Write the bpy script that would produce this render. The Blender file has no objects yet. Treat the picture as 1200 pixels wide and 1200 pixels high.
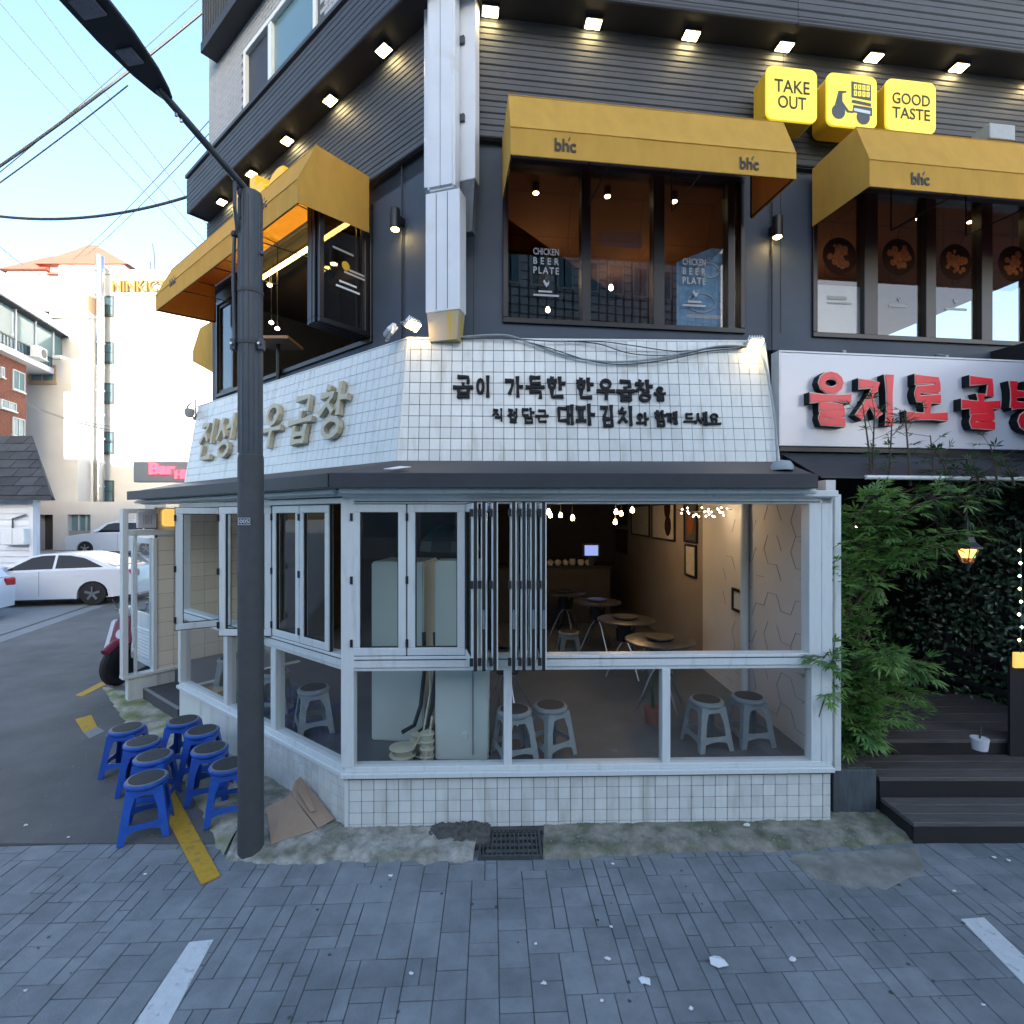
import bpy, bmesh, math, random
from mathutils import Matrix, Vector, noise
R = math.radians
random.seed(7)
S = bpy.context.scene
C = S.collection

# ------------------------------------------------------------------ camera
CAMZ = 2.5
cam = bpy.data.cameras.new('camera'); cam_o = bpy.data.objects.new('camera', cam); C.objects.link(cam_o)
cam_o.location = (0, 0, CAMZ); cam_o.rotation_euler = (R(90), 0, 0)
cam.sensor_width = 36; cam.lens = 18.0; cam.shift_y = 5 / 1200
cam.clip_start = 0.05; cam.clip_end = 2000
S.camera = cam_o

# ------------------------------------------------------------------ sky, sun, exposure
SUN_AZ, SUN_EL = R(170), R(7)       # azimuth clockwise from +Y: behind the camera, a little to the right
world = bpy.data.worlds.new('World'); S.world = world; world.use_nodes = True
wn = world.node_tree.nodes; wl = world.node_tree.links
sky = wn.new('ShaderNodeTexSky'); sky.sky_type = 'NISHITA'; sky.sun_disc = False
sky.sun_elevation = SUN_EL; sky.sun_rotation = SUN_AZ
sky.altitude = 50; sky.air_density = 0.7; sky.dust_density = 3.0; sky.ozone_density = 1.35
bg = wn['Background']; bg.inputs['Strength'].default_value = 0.15
wl.new(sky.outputs['Color'], bg.inputs['Color'])
sun = bpy.data.lights.new('sun', 'SUN'); sun.energy = 2.2; sun.angle = R(0.5); sun.color = (1.0, 0.97, 0.92)
sun_o = bpy.data.objects.new('sun', sun); C.objects.link(sun_o)
sdir = Vector((math.sin(SUN_AZ) * math.cos(SUN_EL), math.cos(SUN_AZ) * math.cos(SUN_EL), math.sin(SUN_EL)))
sun_o.rotation_euler = sdir.to_track_quat('Z', 'Y').to_euler(); sun_o.location = (0, -30, 40)
S.view_settings.view_transform = 'Standard'; S.view_settings.look = 'None'
S.view_settings.gamma = 1.0; S.view_settings.exposure = 2.9; S.view_settings.use_curve_mapping = False
S.cycles.max_bounces = 6; S.cycles.diffuse_bounces = 3; S.cycles.glossy_bounces = 4
S.cycles.transparent_max_bounces = 12; S.cycles.transmission_bounces = 4
S.cycles.use_denoising = True; S.cycles.sample_clamp_indirect = 4.0
S.cycles.caustics_reflective = False; S.cycles.caustics_refractive = False

# ------------------------------------------------------------------ materials
def lin(h):
    h = h.lstrip('#'); o = []
    for i in (0, 2, 4):
        c = int(h[i:i + 2], 16) / 255
        o.append(c / 12.92 if c <= 0.04045 else ((c + 0.055) / 1.055) ** 2.4)
    return tuple(o)
MATS = {}
def mat(name, col, rough=0.6, metal=0.0, noise=0.0, nscale=3.0, bump=0.0, bscale=40.0, rnd=0.0, spec=0.5,
        emit=0.0, ecol=None, col2=None, c2scale=2.0, c2lo=0.45, c2hi=0.6, transl=None, stretch=None, tfac=0.4):
    """Principled material: base colour, world-space noise mottling, per-object brightness, bump, optional second colour in patches."""
    m = bpy.data.materials.new(name); m.use_nodes = True
    nt = m.node_tree; n = nt.nodes; l = nt.links
    b = n['Principled BSDF']
    if isinstance(col, str): col = lin(col)
    b.inputs['Roughness'].default_value = rough; b.inputs['Metallic'].default_value = metal
    b.inputs['Specular IOR Level'].default_value = spec
    geo = n.new('ShaderNodeNewGeometry')
    pos = geo.outputs['Position']
    if stretch:
        mp = n.new('ShaderNodeMapping'); mp.inputs['Scale'].default_value = stretch
        l.new(pos, mp.inputs['Vector']); pos = mp.outputs['Vector']
    cur = None
    if col2 is not None:
        if isinstance(col2, str): col2 = lin(col2)
        t = n.new('ShaderNodeTexNoise'); t.inputs['Scale'].default_value = c2scale; t.inputs['Detail'].default_value = 6
        l.new(pos, t.inputs['Vector'])
        mr = n.new('ShaderNodeMapRange'); mr.inputs[1].default_value = c2lo; mr.inputs[2].default_value = c2hi
        l.new(t.outputs['Fac'], mr.inputs[0])
        mx = n.new('ShaderNodeMix'); mx.data_type = 'RGBA'
        mx.inputs[6].default_value = (*col, 1); mx.inputs[7].default_value = (*col2, 1)
        l.new(mr.outputs[0], mx.inputs[0]); cur = mx.outputs[2]
    if noise or rnd:
        v = None
        if noise:
            t = n.new('ShaderNodeTexNoise'); t.inputs['Scale'].default_value = nscale
            t.inputs['Detail'].default_value = 8; t.inputs['Roughness'].default_value = 0.65
            l.new(pos, t.inputs['Vector'])
            mr = n.new('ShaderNodeMapRange'); mr.inputs[1].default_value = 0.25; mr.inputs[2].default_value = 0.75
            mr.inputs[3].default_value = 1 - noise; mr.inputs[4].default_value = 1 + noise
            l.new(t.outputs['Fac'], mr.inputs[0]); v = mr.outputs[0]
        if rnd:
            oi = n.new('ShaderNodeObjectInfo')
            mr = n.new('ShaderNodeMapRange'); mr.inputs[3].default_value = 1 - rnd; mr.inputs[4].default_value = 1 + rnd
            l.new(oi.outputs['Random'], mr.inputs[0])
            if v:
                mu = n.new('ShaderNodeMath'); mu.operation = 'MULTIPLY'; l.new(v, mu.inputs[0]); l.new(mr.outputs[0], mu.inputs[1]); v = mu.outputs[0]
            else: v = mr.outputs[0]
        vm = n.new('ShaderNodeVectorMath'); vm.operation = 'SCALE'
        if cur: l.new(cur, vm.inputs[0])
        else: vm.inputs[0].default_value = col
        l.new(v, vm.inputs['Scale']); cur = vm.outputs[0]
    if cur: l.new(cur, b.inputs['Base Color'])
    else: b.inputs['Base Color'].default_value = (*col, 1)
    if bump:
        t = n.new('ShaderNodeTexNoise'); t.inputs['Scale'].default_value = bscale; t.inputs['Detail'].default_value = 6
        l.new(pos, t.inputs['Vector'])
        bp = n.new('ShaderNodeBump'); bp.inputs['Strength'].default_value = bump; bp.inputs['Distance'].default_value = 0.01
        l.new(t.outputs['Fac'], bp.inputs['Height']); l.new(bp.outputs[0], b.inputs['Normal'])
    if emit:
        b.inputs['Emission Color'].default_value = (*(ecol or col), 1); b.inputs['Emission Strength'].default_value = emit
    if transl:
        tr = n.new('ShaderNodeBsdfTranslucent'); tr.inputs['Color'].default_value = (*transl, 1)
        ms = n.new('ShaderNodeMixShader'); ms.inputs[0].default_value = tfac
        l.new(b.outputs[0], ms.inputs[1]); l.new(tr.outputs[0], ms.inputs[2]); l.new(ms.outputs[0], n['Material Output'].inputs['Surface'])
    MATS[name] = m
    return m
def glass(name, tint=(0.9, 0.95, 0.95), ior=1.5, rough=0.0):
    m = bpy.data.materials.new(name); m.use_nodes = True
    nt = m.node_tree; n = nt.nodes; l = nt.links; n.remove(n['Principled BSDF'])
    f = n.new('ShaderNodeFresnel'); ge = n.new('ShaderNodeNewGeometry'); mr = n.new('ShaderNodeMapRange')   # same reflectance on both faces of a pane
    mr.inputs[3].default_value = ior; mr.inputs[4].default_value = 1 / ior; l.new(ge.outputs['Backfacing'], mr.inputs[0]); l.new(mr.outputs[0], f.inputs['IOR'])
    t = n.new('ShaderNodeBsdfTransparent'); t.inputs['Color'].default_value = (*tint, 1)
    g = n.new('ShaderNodeBsdfGlossy'); g.inputs['Roughness'].default_value = rough
    ms = n.new('ShaderNodeMixShader'); l.new(f.outputs[0], ms.inputs[0]); l.new(t.outputs[0], ms.inputs[1]); l.new(g.outputs[0], ms.inputs[2])
    l.new(ms.outputs[0], n['Material Output'].inputs['Surface']); MATS[name] = m
    return m
mat('tile', (0.66, 0.69, 0.665), 0.28, rnd=0.08, noise=0.06, nscale=9, bump=0.03, bscale=25, col2=(0.47, 0.48, 0.43), c2scale=1.6, c2lo=0.55, c2hi=0.78, stretch=(5, 5, .9))
mat('grout', (0.085, 0.095, 0.10), 0.9, noise=0.2)
mat('white_frame', (0.65, 0.70, 0.695), 0.40, noise=0.05, nscale=9, col2=(0.50, 0.53, 0.52), c2scale=3, c2lo=0.58, c2hi=0.80, stretch=(5, 5, .8), bump=0.03, bscale=40)
mat('gasket', (0.012, 0.013, 0.015), 0.6)
mat('charcoal', (0.030, 0.034, 0.042), 0.55, noise=0.2, nscale=4, bump=0.1, bscale=30)
mat('cladding', (0.050, 0.058, 0.068), 0.6, noise=0.15, nscale=4, rnd=0.06)
mat('soffit', (0.022, 0.024, 0.029), 0.6)
mat('grey_wall', (0.058, 0.078, 0.108), 0.7, noise=0.07, nscale=2.5, bump=0.05, bscale=60, col2=(0.05, 0.068, 0.094), c2scale=1.5)
mat('black_frame', (0.008, 0.009, 0.012), 0.4)
mat('yellow_fabric', (0.70, 0.43, 0.085), 0.8, noise=0.10, nscale=3, stretch=(3, 3, 1), bump=0.12, bscale=120, transl=(0.70, 0.16, 0.01), tfac=.30, spec=0.3)
mat('yellow_sign', (0.78, 0.58, 0.05), 0.35, noise=0.06, nscale=6, emit=0.11, ecol=(1.0, 0.74, 0.04))
mat('yellow_side', (0.55, 0.36, 0.02), 0.4)
mat('dark_print', (0.02, 0.022, 0.02), 0.6)
mat('pole', (0.058, 0.068, 0.080), 0.5, noise=0.18, nscale=7, bump=0.05, bscale=50)
mat('pole_low', (0.058, 0.062, 0.064), 0.7, noise=0.15, nscale=9, bump=0.25, bscale=160)
mat('lamp_head', (0.014, 0.016, 0.022), 0.5)
mat('led', (0.22, 0.22, 0.25), 0.3, noise=0.35, nscale=60)
mat('wire', (0.05, 0.058, 0.062), 0.6)
mat('downlight', (1, 0.85, 0.55), 0.5, emit=8, ecol=(1.0, 0.76, 0.36))
mat('bulb', (1, 0.8, 0.5), 0.5, emit=8, ecol=(1.0, 0.66, 0.30))
mat('bulb_small', (1, 0.85, 0.6), 0.5, emit=5, ecol=(1.0, 0.80, 0.52))
mat('flood', (1, 0.9, 0.7), 0.5, emit=13, ecol=(1.0, 0.66, 0.24))
mat('strip_light', (1, 0.8, 0.4), 0.5, emit=4.0, ecol=(1.0, 0.60, 0.14))
mat('yellow_logo', (0.72, 0.40, 0.02), 0.45, emit=0.05, ecol=(1.0, 0.6, 0.02))
mat('duct_white', (0.66, 0.69, 0.72), 0.35, noise=0.05, nscale=4, col2=(0.55, 0.53, 0.46), c2scale=3, c2lo=0.6, c2hi=0.8)
mat('duct_end', (0.36, 0.34, 0.30), 0.6, col2=(0.46, 0.33, 0.06), c2scale=1.2, c2lo=0.44, c2hi=0.58, stretch=(11, 11, .6))
mat('paver', (0.212, 0.232, 0.245), 0.85, rnd=0.10, noise=0.22, nscale=6, bump=0.45, bscale=90, col2=(0.155, 0.175, 0.185), c2scale=1.4, c2lo=0.42, c2hi=0.64)
mat('paver_bed', (0.085, 0.092, 0.098), 0.95, noise=0.3, nscale=20)
mat('asphalt', (0.118, 0.118, 0.110), 0.92, noise=0.30, nscale=1.1, bump=0.6, bscale=110, col2=(0.155, 0.15, 0.145), c2scale=0.45, c2lo=0.42, c2hi=0.62)
mat('concrete', (0.24, 0.25, 0.25), 0.9, noise=0.15, nscale=2, bump=0.4, bscale=50)
mat('mossy', (0.40, 0.38, 0.31), 0.95, noise=0.5, nscale=9, bump=1.0, bscale=34, col2=(0.16, 0.185, 0.07), c2scale=4.5, c2lo=0.44, c2hi=0.62)
mat('mossy_dark', (0.24, 0.225, 0.185), 0.95, noise=0.45, nscale=9, bump=1.0, bscale=30, col2=(0.12, 0.13, 0.085), c2scale=5, c2lo=0.45, c2hi=0.6)
mat('ledge_grey', (0.34, 0.325, 0.285), 0.95, noise=0.5, nscale=11, bump=1.0, bscale=34, col2=(0.19, 0.19, 0.145), c2scale=6, c2lo=0.45, c2hi=0.62)
mat('rubble', (0.085, 0.082, 0.074), 0.95, noise=0.5, nscale=25, bump=1.0, bscale=40)
mat('yellow_paint', (0.52, 0.30, 0.02), 0.8, noise=0.25, nscale=14, bump=0.4, bscale=60, col2=(0.30, 0.19, 0.04), c2scale=14, c2lo=0.55, c2hi=0.66)
mat('white_paint', (0.58, 0.60, 0.60), 0.8, noise=0.12, nscale=18, bump=0.3, bscale=60, col2=(0.34, 0.36, 0.37), c2scale=24, c2lo=0.60, c2hi=0.72)
mat('iron', (0.10, 0.11, 0.11), 0.6, metal=0.6, noise=0.3, nscale=30)
mat('blue_plastic', (0.018, 0.090, 0.42), 0.42, noise=0.16, nscale=14, rnd=0.10, bump=0.08, bscale=60)
mat('pad', (0.030, 0.033, 0.036), 0.65, noise=0.35, nscale=20, rnd=.2)
mat('pad_rim', (0.16, 0.19, 0.24), 0.5, noise=0.2, nscale=30)
mat('grey_plastic', (0.29, 0.33, 0.345), 0.45, noise=0.12, nscale=12, rnd=.05)
mat('cardboard', (0.33, 0.24, 0.17), 0.9, noise=0.12, nscale=9, bump=0.15, bscale=30)
mat('steel', (0.45, 0.46, 0.47), 0.28, metal=1.0)
mat('table_top', (0.12, 0.12, 0.125), 0.35, metal=0.6)
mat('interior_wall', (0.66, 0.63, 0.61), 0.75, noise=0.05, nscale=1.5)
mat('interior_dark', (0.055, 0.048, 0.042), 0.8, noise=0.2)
mat('interior_floor', (0.125, 0.135, 0.145), 0.55, noise=0.2, nscale=3)
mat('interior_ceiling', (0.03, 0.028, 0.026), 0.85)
mat('wall_line', (0.26, 0.25, 0.26), 0.9)
mat('appliance', (0.60, 0.66, 0.62), 0.35, noise=0.04, nscale=3)
mat('pot', (0.55, 0.52, 0.40), 0.5, noise=0.1)
mat('poster', (0.50, 0.46, 0.39), 0.7, noise=0.25, nscale=14)
mat('poster_dark', (0.06, 0.045, 0.035), 0.7, noise=0.3, nscale=14)
mat('paper', (0.60, 0.62, 0.66), 0.7)
mat('screen', (0.2, 0.25, 0.6), 0.4, emit=0.12, ecol=(0.35, 0.45, 1.0))
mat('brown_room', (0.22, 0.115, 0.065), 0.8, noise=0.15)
mat('sign_white', (0.62, 0.63, 0.68), 0.22, noise=0.03, nscale=2)
mat('red_letter', (0.80, 0.014, 0.035), 0.35, noise=0.08, nscale=20)
mat('letter_rim', (0.75, 0.58, 0.50), 0.4)
mat('letter_black', (0.006, 0.007, 0.010), 0.6, spec=0.25)
mat('gold_letter', (0.46, 0.42, 0.29), 0.45, noise=0.12, nscale=25)
mat('leaf', (0.20, 0.34, 0.095), 0.45, noise=0.5, nscale=6, transl=(0.20, 0.38, 0.08), col2=(0.085, 0.20, 0.06), c2scale=4)
mat('leaf_dark', (0.05, 0.105, 0.045), 0.5, noise=0.45, nscale=6, transl=(0.05, 0.10, 0.03))
mat('leaf_ivy', (0.050, 0.095, 0.050), 0.22, noise=0.4, nscale=8)
mat('stem', (0.07, 0.055, 0.035), 0.85)
mat('wood_dark', (0.090, 0.080, 0.076), 0.75, noise=0.4, nscale=6, bump=0.3, bscale=25, stretch=(0.6, 8, 8), rnd=0.15)
mat('black_wood', (0.012, 0.012, 0.014), 0.7, noise=0.2)
mat('zinc', (0.085, 0.10, 0.115), 0.6, noise=0.35, nscale=5, stretch=(6, 6, 1), metal=0.2)
mat('lantern_metal', (0.03, 0.045, 0.05), 0.45)
mat('lantern_glass', (0.9, 0.5, 0.15), 0.4, emit=0.5, ecol=(1.0, 0.5, 0.12))
mat('car_white', (0.68, 0.71, 0.75), 0.18, spec=0.6)
mat('car_glass', (0.006, 0.007, 0.009), 0.05, spec=0.35)
mat('tyre', (0.018, 0.018, 0.02), 0.8)
mat('rim', (0.35, 0.36, 0.38), 0.3, metal=0.8)
mat('tail_red', (0.45, 0.01, 0.02), 0.25)
mat('scooter_red', (0.19, 0.012, 0.04), 0.3)
mat('chrome', (0.7, 0.7, 0.7), 0.15, metal=1.0)
mat('house_white', (0.62, 0.66, 0.72), 0.6, noise=0.05, rnd=0.05)
mat('shingle', (0.035, 0.040, 0.048), 0.85, noise=0.35, nscale=2.5, rnd=0.25)
mat('stucco', (0.54, 0.545, 0.53), 0.85, noise=0.10, nscale=0.5)
mat('stucco_seam', (0.45, 0.44, 0.40), 0.9)
mat('brick_red', (0.24, 0.085, 0.055), 0.85, noise=0.22, nscale=4, rnd=0.2)
mat('mortar', (0.20, 0.16, 0.14), 0.9)
mat('far_glass', (0.10, 0.19, 0.22), 0.08, spec=0.8)
mat('far_frame', (0.50, 0.54, 0.56), 0.5)
mat('apt', (0.70, 0.68, 0.66), 0.8)
mat('roof_red', (0.30, 0.085, 0.06), 0.8, noise=0.15, nscale=0.3)
mat('roof_tan', (0.40, 0.28, 0.18), 0.8)
mat('white_brick', (0.36, 0.38, 0.40), 0.7, rnd=0.12, noise=0.08)
mat('green_board', (0.03, 0.05, 0.04), 0.3)
mat('sticker', (0.42, 0.43, 0.44), 0.8, spec=0.1)
mat('sticker_blue', (0.22, 0.50, 0.85), 0.4, noise=0.3, nscale=12)
mat('sticker_sky_pale', (0.66, 0.74, 0.80), 0.4, noise=0.1)  # pale print, also the colour of the painted sky reflection
mat('sticker_pink', (0.55, 0.36, 0.31), 0.7, transl=(0.6, 0.4, 0.33))
mat('food_bowl', (0.030, 0.014, 0.010), 0.9, spec=0.05)
mat('food', (0.22, 0.075, 0.028), 0.9, spec=0.05, noise=0.6, nscale=45, bump=0.6, bscale=60)
mat('cream_tile', (0.74, 0.71, 0.60), 0.35, rnd=0.05)
mat('step_grey', (0.06, 0.062, 0.068), 0.8, noise=0.25, nscale=8, bump=0.3, bscale=60)
mat('rear_wall', (0.34, 0.34, 0.34), 0.8, noise=0.1, nscale=0.5)
mat('rear_tile', (0.55, 0.55, 0.56), 0.5, rnd=0.1)
mat('bar_sign', (0.10, 0.13, 0.15), 0.5)
mat('bar_red', (0.75, 0.03, 0.05), 0.4, emit=0.8, ecol=(1.0, 0.05, 0.08))
mat('yellow_far', (0.16, 0.09, 0.02), 0.6)
mat('litter', (0.75, 0.76, 0.76), 0.7)
mat('hose', (0.012, 0.012, 0.012), 0.5)
mat('plaster_lit', (0.5, 0.35, 0.1), 0.5, emit=.13, ecol=(1.0, 0.60, 0.14))
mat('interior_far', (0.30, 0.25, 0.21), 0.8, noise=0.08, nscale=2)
mat('sand', (0.25, 0.245, 0.22), 0.95, noise=0.4, nscale=14, bump=0.8, bscale=50, col2=(0.17, 0.17, 0.15), c2scale=7)
glass('glass_clear', (0.955, 0.97, 0.97), 1.45)
glass('glass_upper', (0.80, 0.79, 0.78), 1.6)
glass('glass_panel', (0.94, 0.97, 0.96), 1.45)
# ------------------------------------------------------------------ mesh helpers
class MB:
    """Collects shapes; build() links them as one mesh object."""
    def __init__(s): s.v = []; s.f = []
    def add(s, vs, fs):
        k = len(s.v); s.v += [tuple(p) for p in vs]; s.f += [tuple(i + k for i in q) for q in fs]; return s
    def box(s, x0, x1, y0, y1, z0, z1):
        x0, x1 = min(x0, x1), max(x0, x1); y0, y1 = min(y0, y1), max(y0, y1); z0, z1 = min(z0, z1), max(z0, z1)
        return s.add([(x0, y0, z0), (x1, y0, z0), (x1, y1, z0), (x0, y1, z0), (x0, y0, z1), (x1, y0, z1), (x1, y1, z1), (x0, y1, z1)],
                     [(0, 3, 2, 1), (4, 5, 6, 7), (0, 1, 5, 4), (1, 2, 6, 5), (2, 3, 7, 6), (3, 0, 4, 7)])
    def hexa(s, a, b):
        """Solid between two quads a and b (4 points each, same order)."""
        return s.add(list(a) + list(b), [(0, 3, 2, 1), (4, 5, 6, 7), (0, 1, 5, 4), (1, 2, 6, 5), (2, 3, 7, 6), (3, 0, 4, 7)])
    def prism(s, poly, a, b, axis='y'):
        """Extrude a polygon. axis y: poly in (x,z); axis x: poly in (y,z); axis z: poly in (x,y)."""
        def P(p, t):
            return (p[0], t, p[1]) if axis == 'y' else ((t, p[0], p[1]) if axis == 'x' else (p[0], p[1], t))
        n = len(poly); v = [P(p, a) for p in poly] + [P(p, b) for p in poly]
        f = [tuple(range(n)), tuple(range(2 * n - 1, n - 1, -1))] + [(i, n + i, n + (i + 1) % n, (i + 1) % n) for i in range(n)]
        return s.add(v, f)
    def tube(s, pts, r, n=8, cap=True):
        pts = [Vector(p) for p in pts]; rs = r if isinstance(r, (list, tuple)) else [r] * len(pts)
        base = len(s.v); up = None
        for i, p in enumerate(pts):
            d = (pts[min(i + 1, len(pts) - 1)] - pts[max(i - 1, 0)]).normalized()
            if up is None or abs(up.dot(d)) > 0.95:
                up = Vector((0, 0, 1)) if abs(d.z) < 0.9 else Vector((0, 1, 0))
            a = d.cross(up).normalized(); b = a.cross(d).normalized(); up = b
            for k in range(n):
                t = 2 * math.pi * k / n; s.v.append(tuple(p + (a * math.cos(t) + b * math.sin(t)) * rs[i]))
        for i in range(len(pts) - 1):
            for k in range(n):
                s.f.append((base + i * n + k, base + i * n + (k + 1) % n, base + (i + 1) * n + (k + 1) % n, base + (i + 1) * n + k))
        if cap:
            s.f.append(tuple(base + k for k in range(n - 1, -1, -1))); e = base + (len(pts) - 1) * n; s.f.append(tuple(e + k for k in range(n)))
        return s
    def lathe(s, prof, c=(0, 0, 0), n=20):
        base = len(s.v)
        for r, z in prof:
            for k in range(n):
                t = 2 * math.pi * k / n; s.v.append((c[0] + r * math.cos(t), c[1] + r * math.sin(t), c[2] + z))
        for i in range(len(prof) - 1):
            for k in range(n):
                s.f.append((base + i * n + k, base + i * n + (k + 1) % n, base + (i + 1) * n + (k + 1) % n, base + (i + 1) * n + k))
        s.f.append(tuple(base + k for k in range(n - 1, -1, -1))); e = base + (len(prof) - 1) * n; s.f.append(tuple(e + k for k in range(n)))
        return s
    def bar(s, p, q, w, h):
        p, q = Vector(p), Vector(q); d = (q - p).normalized()
        up = Vector((0, 0, 1)) if abs(d.z) < 0.9 else Vector((0, 1, 0))
        a = d.cross(up).normalized() * w / 2; b = a.cross(d).normalized() * h / 2
        return s.hexa([p - a - b, p + a - b, p + a + b, p - a + b], [q - a - b, q + a - b, q + a + b, q - a + b])
    def frame(s, x0, x1, z0, z1, w, y0, y1, wb=None):
        """Rectangular frame of four members in the xz plane."""
        wb = wb or w
        s.box(x0, x1, y0, y1, z0, z0 + wb); s.box(x0, x1, y0, y1, z1 - w, z1)
        s.box(x0, x0 + w, y0, y1, z0 + wb, z1 - w); return s.box(x1 - w, x1, y0, y1, z0 + wb, z1 - w)
    def xform(s, M):
        s.v = [tuple(M @ Vector(p)) for p in s.v]; return s
    def mesh(s, name, m=None, smooth=False, bevel=0.0, seg=1):
        me = bpy.data.meshes.new(name)
        me.from_pydata(s.v, [], s.f); 
        bm = bmesh.new(); bm.from_mesh(me)
        bmesh.ops.recalc_face_normals(bm, faces=bm.faces)
        if bevel:
            es = [e for e in bm.edges if len(e.link_faces) == 2 and e.calc_face_angle(0) > 0.5]
            bmesh.ops.bevel(bm, geom=es, offset=bevel, segments=seg, affect='EDGES', clamp_overlap=True)
        bm.to_mesh(me); bm.free()
        if smooth:
            for p in me.polygons: p.use_smooth = True
            me.set_sharp_from_angle(angle=R(38))
        if m: me.materials.append(MATS[m] if isinstance(m, str) else m)
        return me
WM = {}
I4 = Matrix.Identity(4)
def put(name, me, parent=None, M=None):
    """Link a mesh (or None for an Empty) with world matrix M under parent."""
    o = bpy.data.objects.new(name, me); C.objects.link(o)
    M = M.copy() if M is not None else (WM[parent.name].copy() if parent else I4.copy())
    if me is None: o.empty_display_size = 0.1
    if parent: o.parent = parent; o.matrix_basis = WM[parent.name].inverted() @ M
    else: o.matrix_basis = M
    WM[o.name] = M
    return o
def obj(name, mb, m, parent=None, M=None, smooth=False, bevel=0.0, seg=1, kind=None, label=None):
    o = put(name, mb.mesh(name, m, smooth, bevel, seg), parent, M)
    if kind: o['kind'] = kind
    if label: o['label'] = label
    return o
def tag(o, label, cat, group=None):
    o['label'] = label; o['category'] = cat
    if group: o['group'] = group
    return o
def thing(name, label, cat, M=None, group=None):
    return tag(put(name, None, None, M if M is not None else I4), label, cat, group)
def struct(name, mb, m, M=None, **k):
    o = obj(name, mb, m, None, M, **k); o['kind'] = 'structure'; return o
def copy_tree(o, parent=None, M=None):
    c = o.copy(); C.objects.link(c)
    if parent: c.parent = parent; W = WM[parent.name] @ o.matrix_basis
    else: W = M if M is not None else WM[o.name]; c.matrix_basis = W
    WM[c.name] = W.copy()
    for ch in list(o.children): copy_tree(ch, c)
    return c
def T(x, y, z): return Matrix.Translation((x, y, z))
def RZ(a): return Matrix.Rotation(R(a), 4, 'Z')
def RX(a): return Matrix.Rotation(R(a), 4, 'X')
def RY(a): return Matrix.Rotation(R(a), 4, 'Y')
# photo pixels -> places: a pixel gives a direction, the plane it is met with gives the distance
CAM = Vector((0, 0, CAMZ))
def ray(px, py): return Vector(((px - 600) / 600, 1, (605 - py) / 600))
def ground(px, py, z=0.0):
    r = ray(px, py); return CAM + r * ((z - CAMZ) / r.z)
def at(px, py, Y): return CAM + ray(px, py) * Y
class Fr:
    """Facade frame: local x to the right along the wall, y into the building, z up."""
    def __init__(s, M): s.M = M; s.I = M.inverted()
    def hit(s, px, py, d=0.0):
        o = s.I @ CAM; r = s.I.to_3x3() @ ray(px, py); t = (d - o.y) / r.y; p = o + r * t
        return p.x, p.z
    def w(s, x, y, z): return s.M @ Vector((x, y, z))
    def off(s, x=0, y=0, z=0): return s.M @ T(x, y, z)
Cn = (-1.30, 4.05)
FF = Fr(T(*Cn, 0) @ RZ(1.47))             # window front
LL = Fr(T(*Cn, 0) @ RZ(-38.1))            # left window side, x runs from negative to 0 at the corner
UR = Fr(T(-.69, 5.15, 0) @ RZ(6.98))      # upper building, street side
UL = Fr(T(-.69, 5.15, 0) @ RZ(-39.3))     # upper building, side street

# ------------------------------------------------------------------ lettering
def text_mb(s, x0, x1, z0, z1, depth, y=0.0, keep=False, bold=0.0, spacing=1.0):
    """Latin text in the built-in font, fitted into a rectangle of the local xz plane, facing -y."""
    cu = bpy.data.curves.new('txt', 'FONT'); cu.body = s; cu.size = 1.0; cu.offset = bold; cu.extrude = 0.0
    cu.space_character = spacing; cu.resolution_u = 3
    o = bpy.data.objects.new('txt', cu); C.objects.link(o)
    dg = bpy.context.evaluated_depsgraph_get(); me = bpy.data.meshes.new_from_object(o.evaluated_get(dg))
    bpy.data.objects.remove(o); bpy.data.curves.remove(cu)
    bm = bmesh.new(); bm.from_mesh(me); bpy.data.meshes.remove(me)
    bmesh.ops.remove_doubles(bm, verts=bm.verts, dist=0.0005)
    g = bmesh.ops.extrude_face_region(bm, geom=list(bm.faces))
    for v in [e for e in g['geom'] if isinstance(e, bmesh.types.BMVert)]: v.co.z -= 1
    xs = [v.co.x for v in bm.verts]; ys = [v.co.y for v in bm.verts]
    a, b, c, d = min(xs), max(xs), min(ys), max(ys)
    sx = (x1 - x0) / (b - a); sz = (z1 - z0) / (d - c)
    if keep:
        k = min(sx, sz); sx = sz = k
    cx, cz = (x0 + x1) / 2, (z0 + z1) / 2
    mb = MB(); bm.verts.index_update()
    mb.add([(cx + (v.co.x - (a + b) / 2) * sx, y - depth * (1 + v.co.z), cz + (v.co.y - (c + d) / 2) * sz) for v in bm.verts],
           [tuple(v.index for v in f.verts) for f in bm.faces])
    bm.free(); return mb
def circ(cx, cy, rx, ry, n=12, a0=90): return [(cx + rx * math.cos(R(a0 + 360 * k / n)), cy + ry * math.sin(R(a0 + 360 * k / n))) for k in range(n + 1)]
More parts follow.
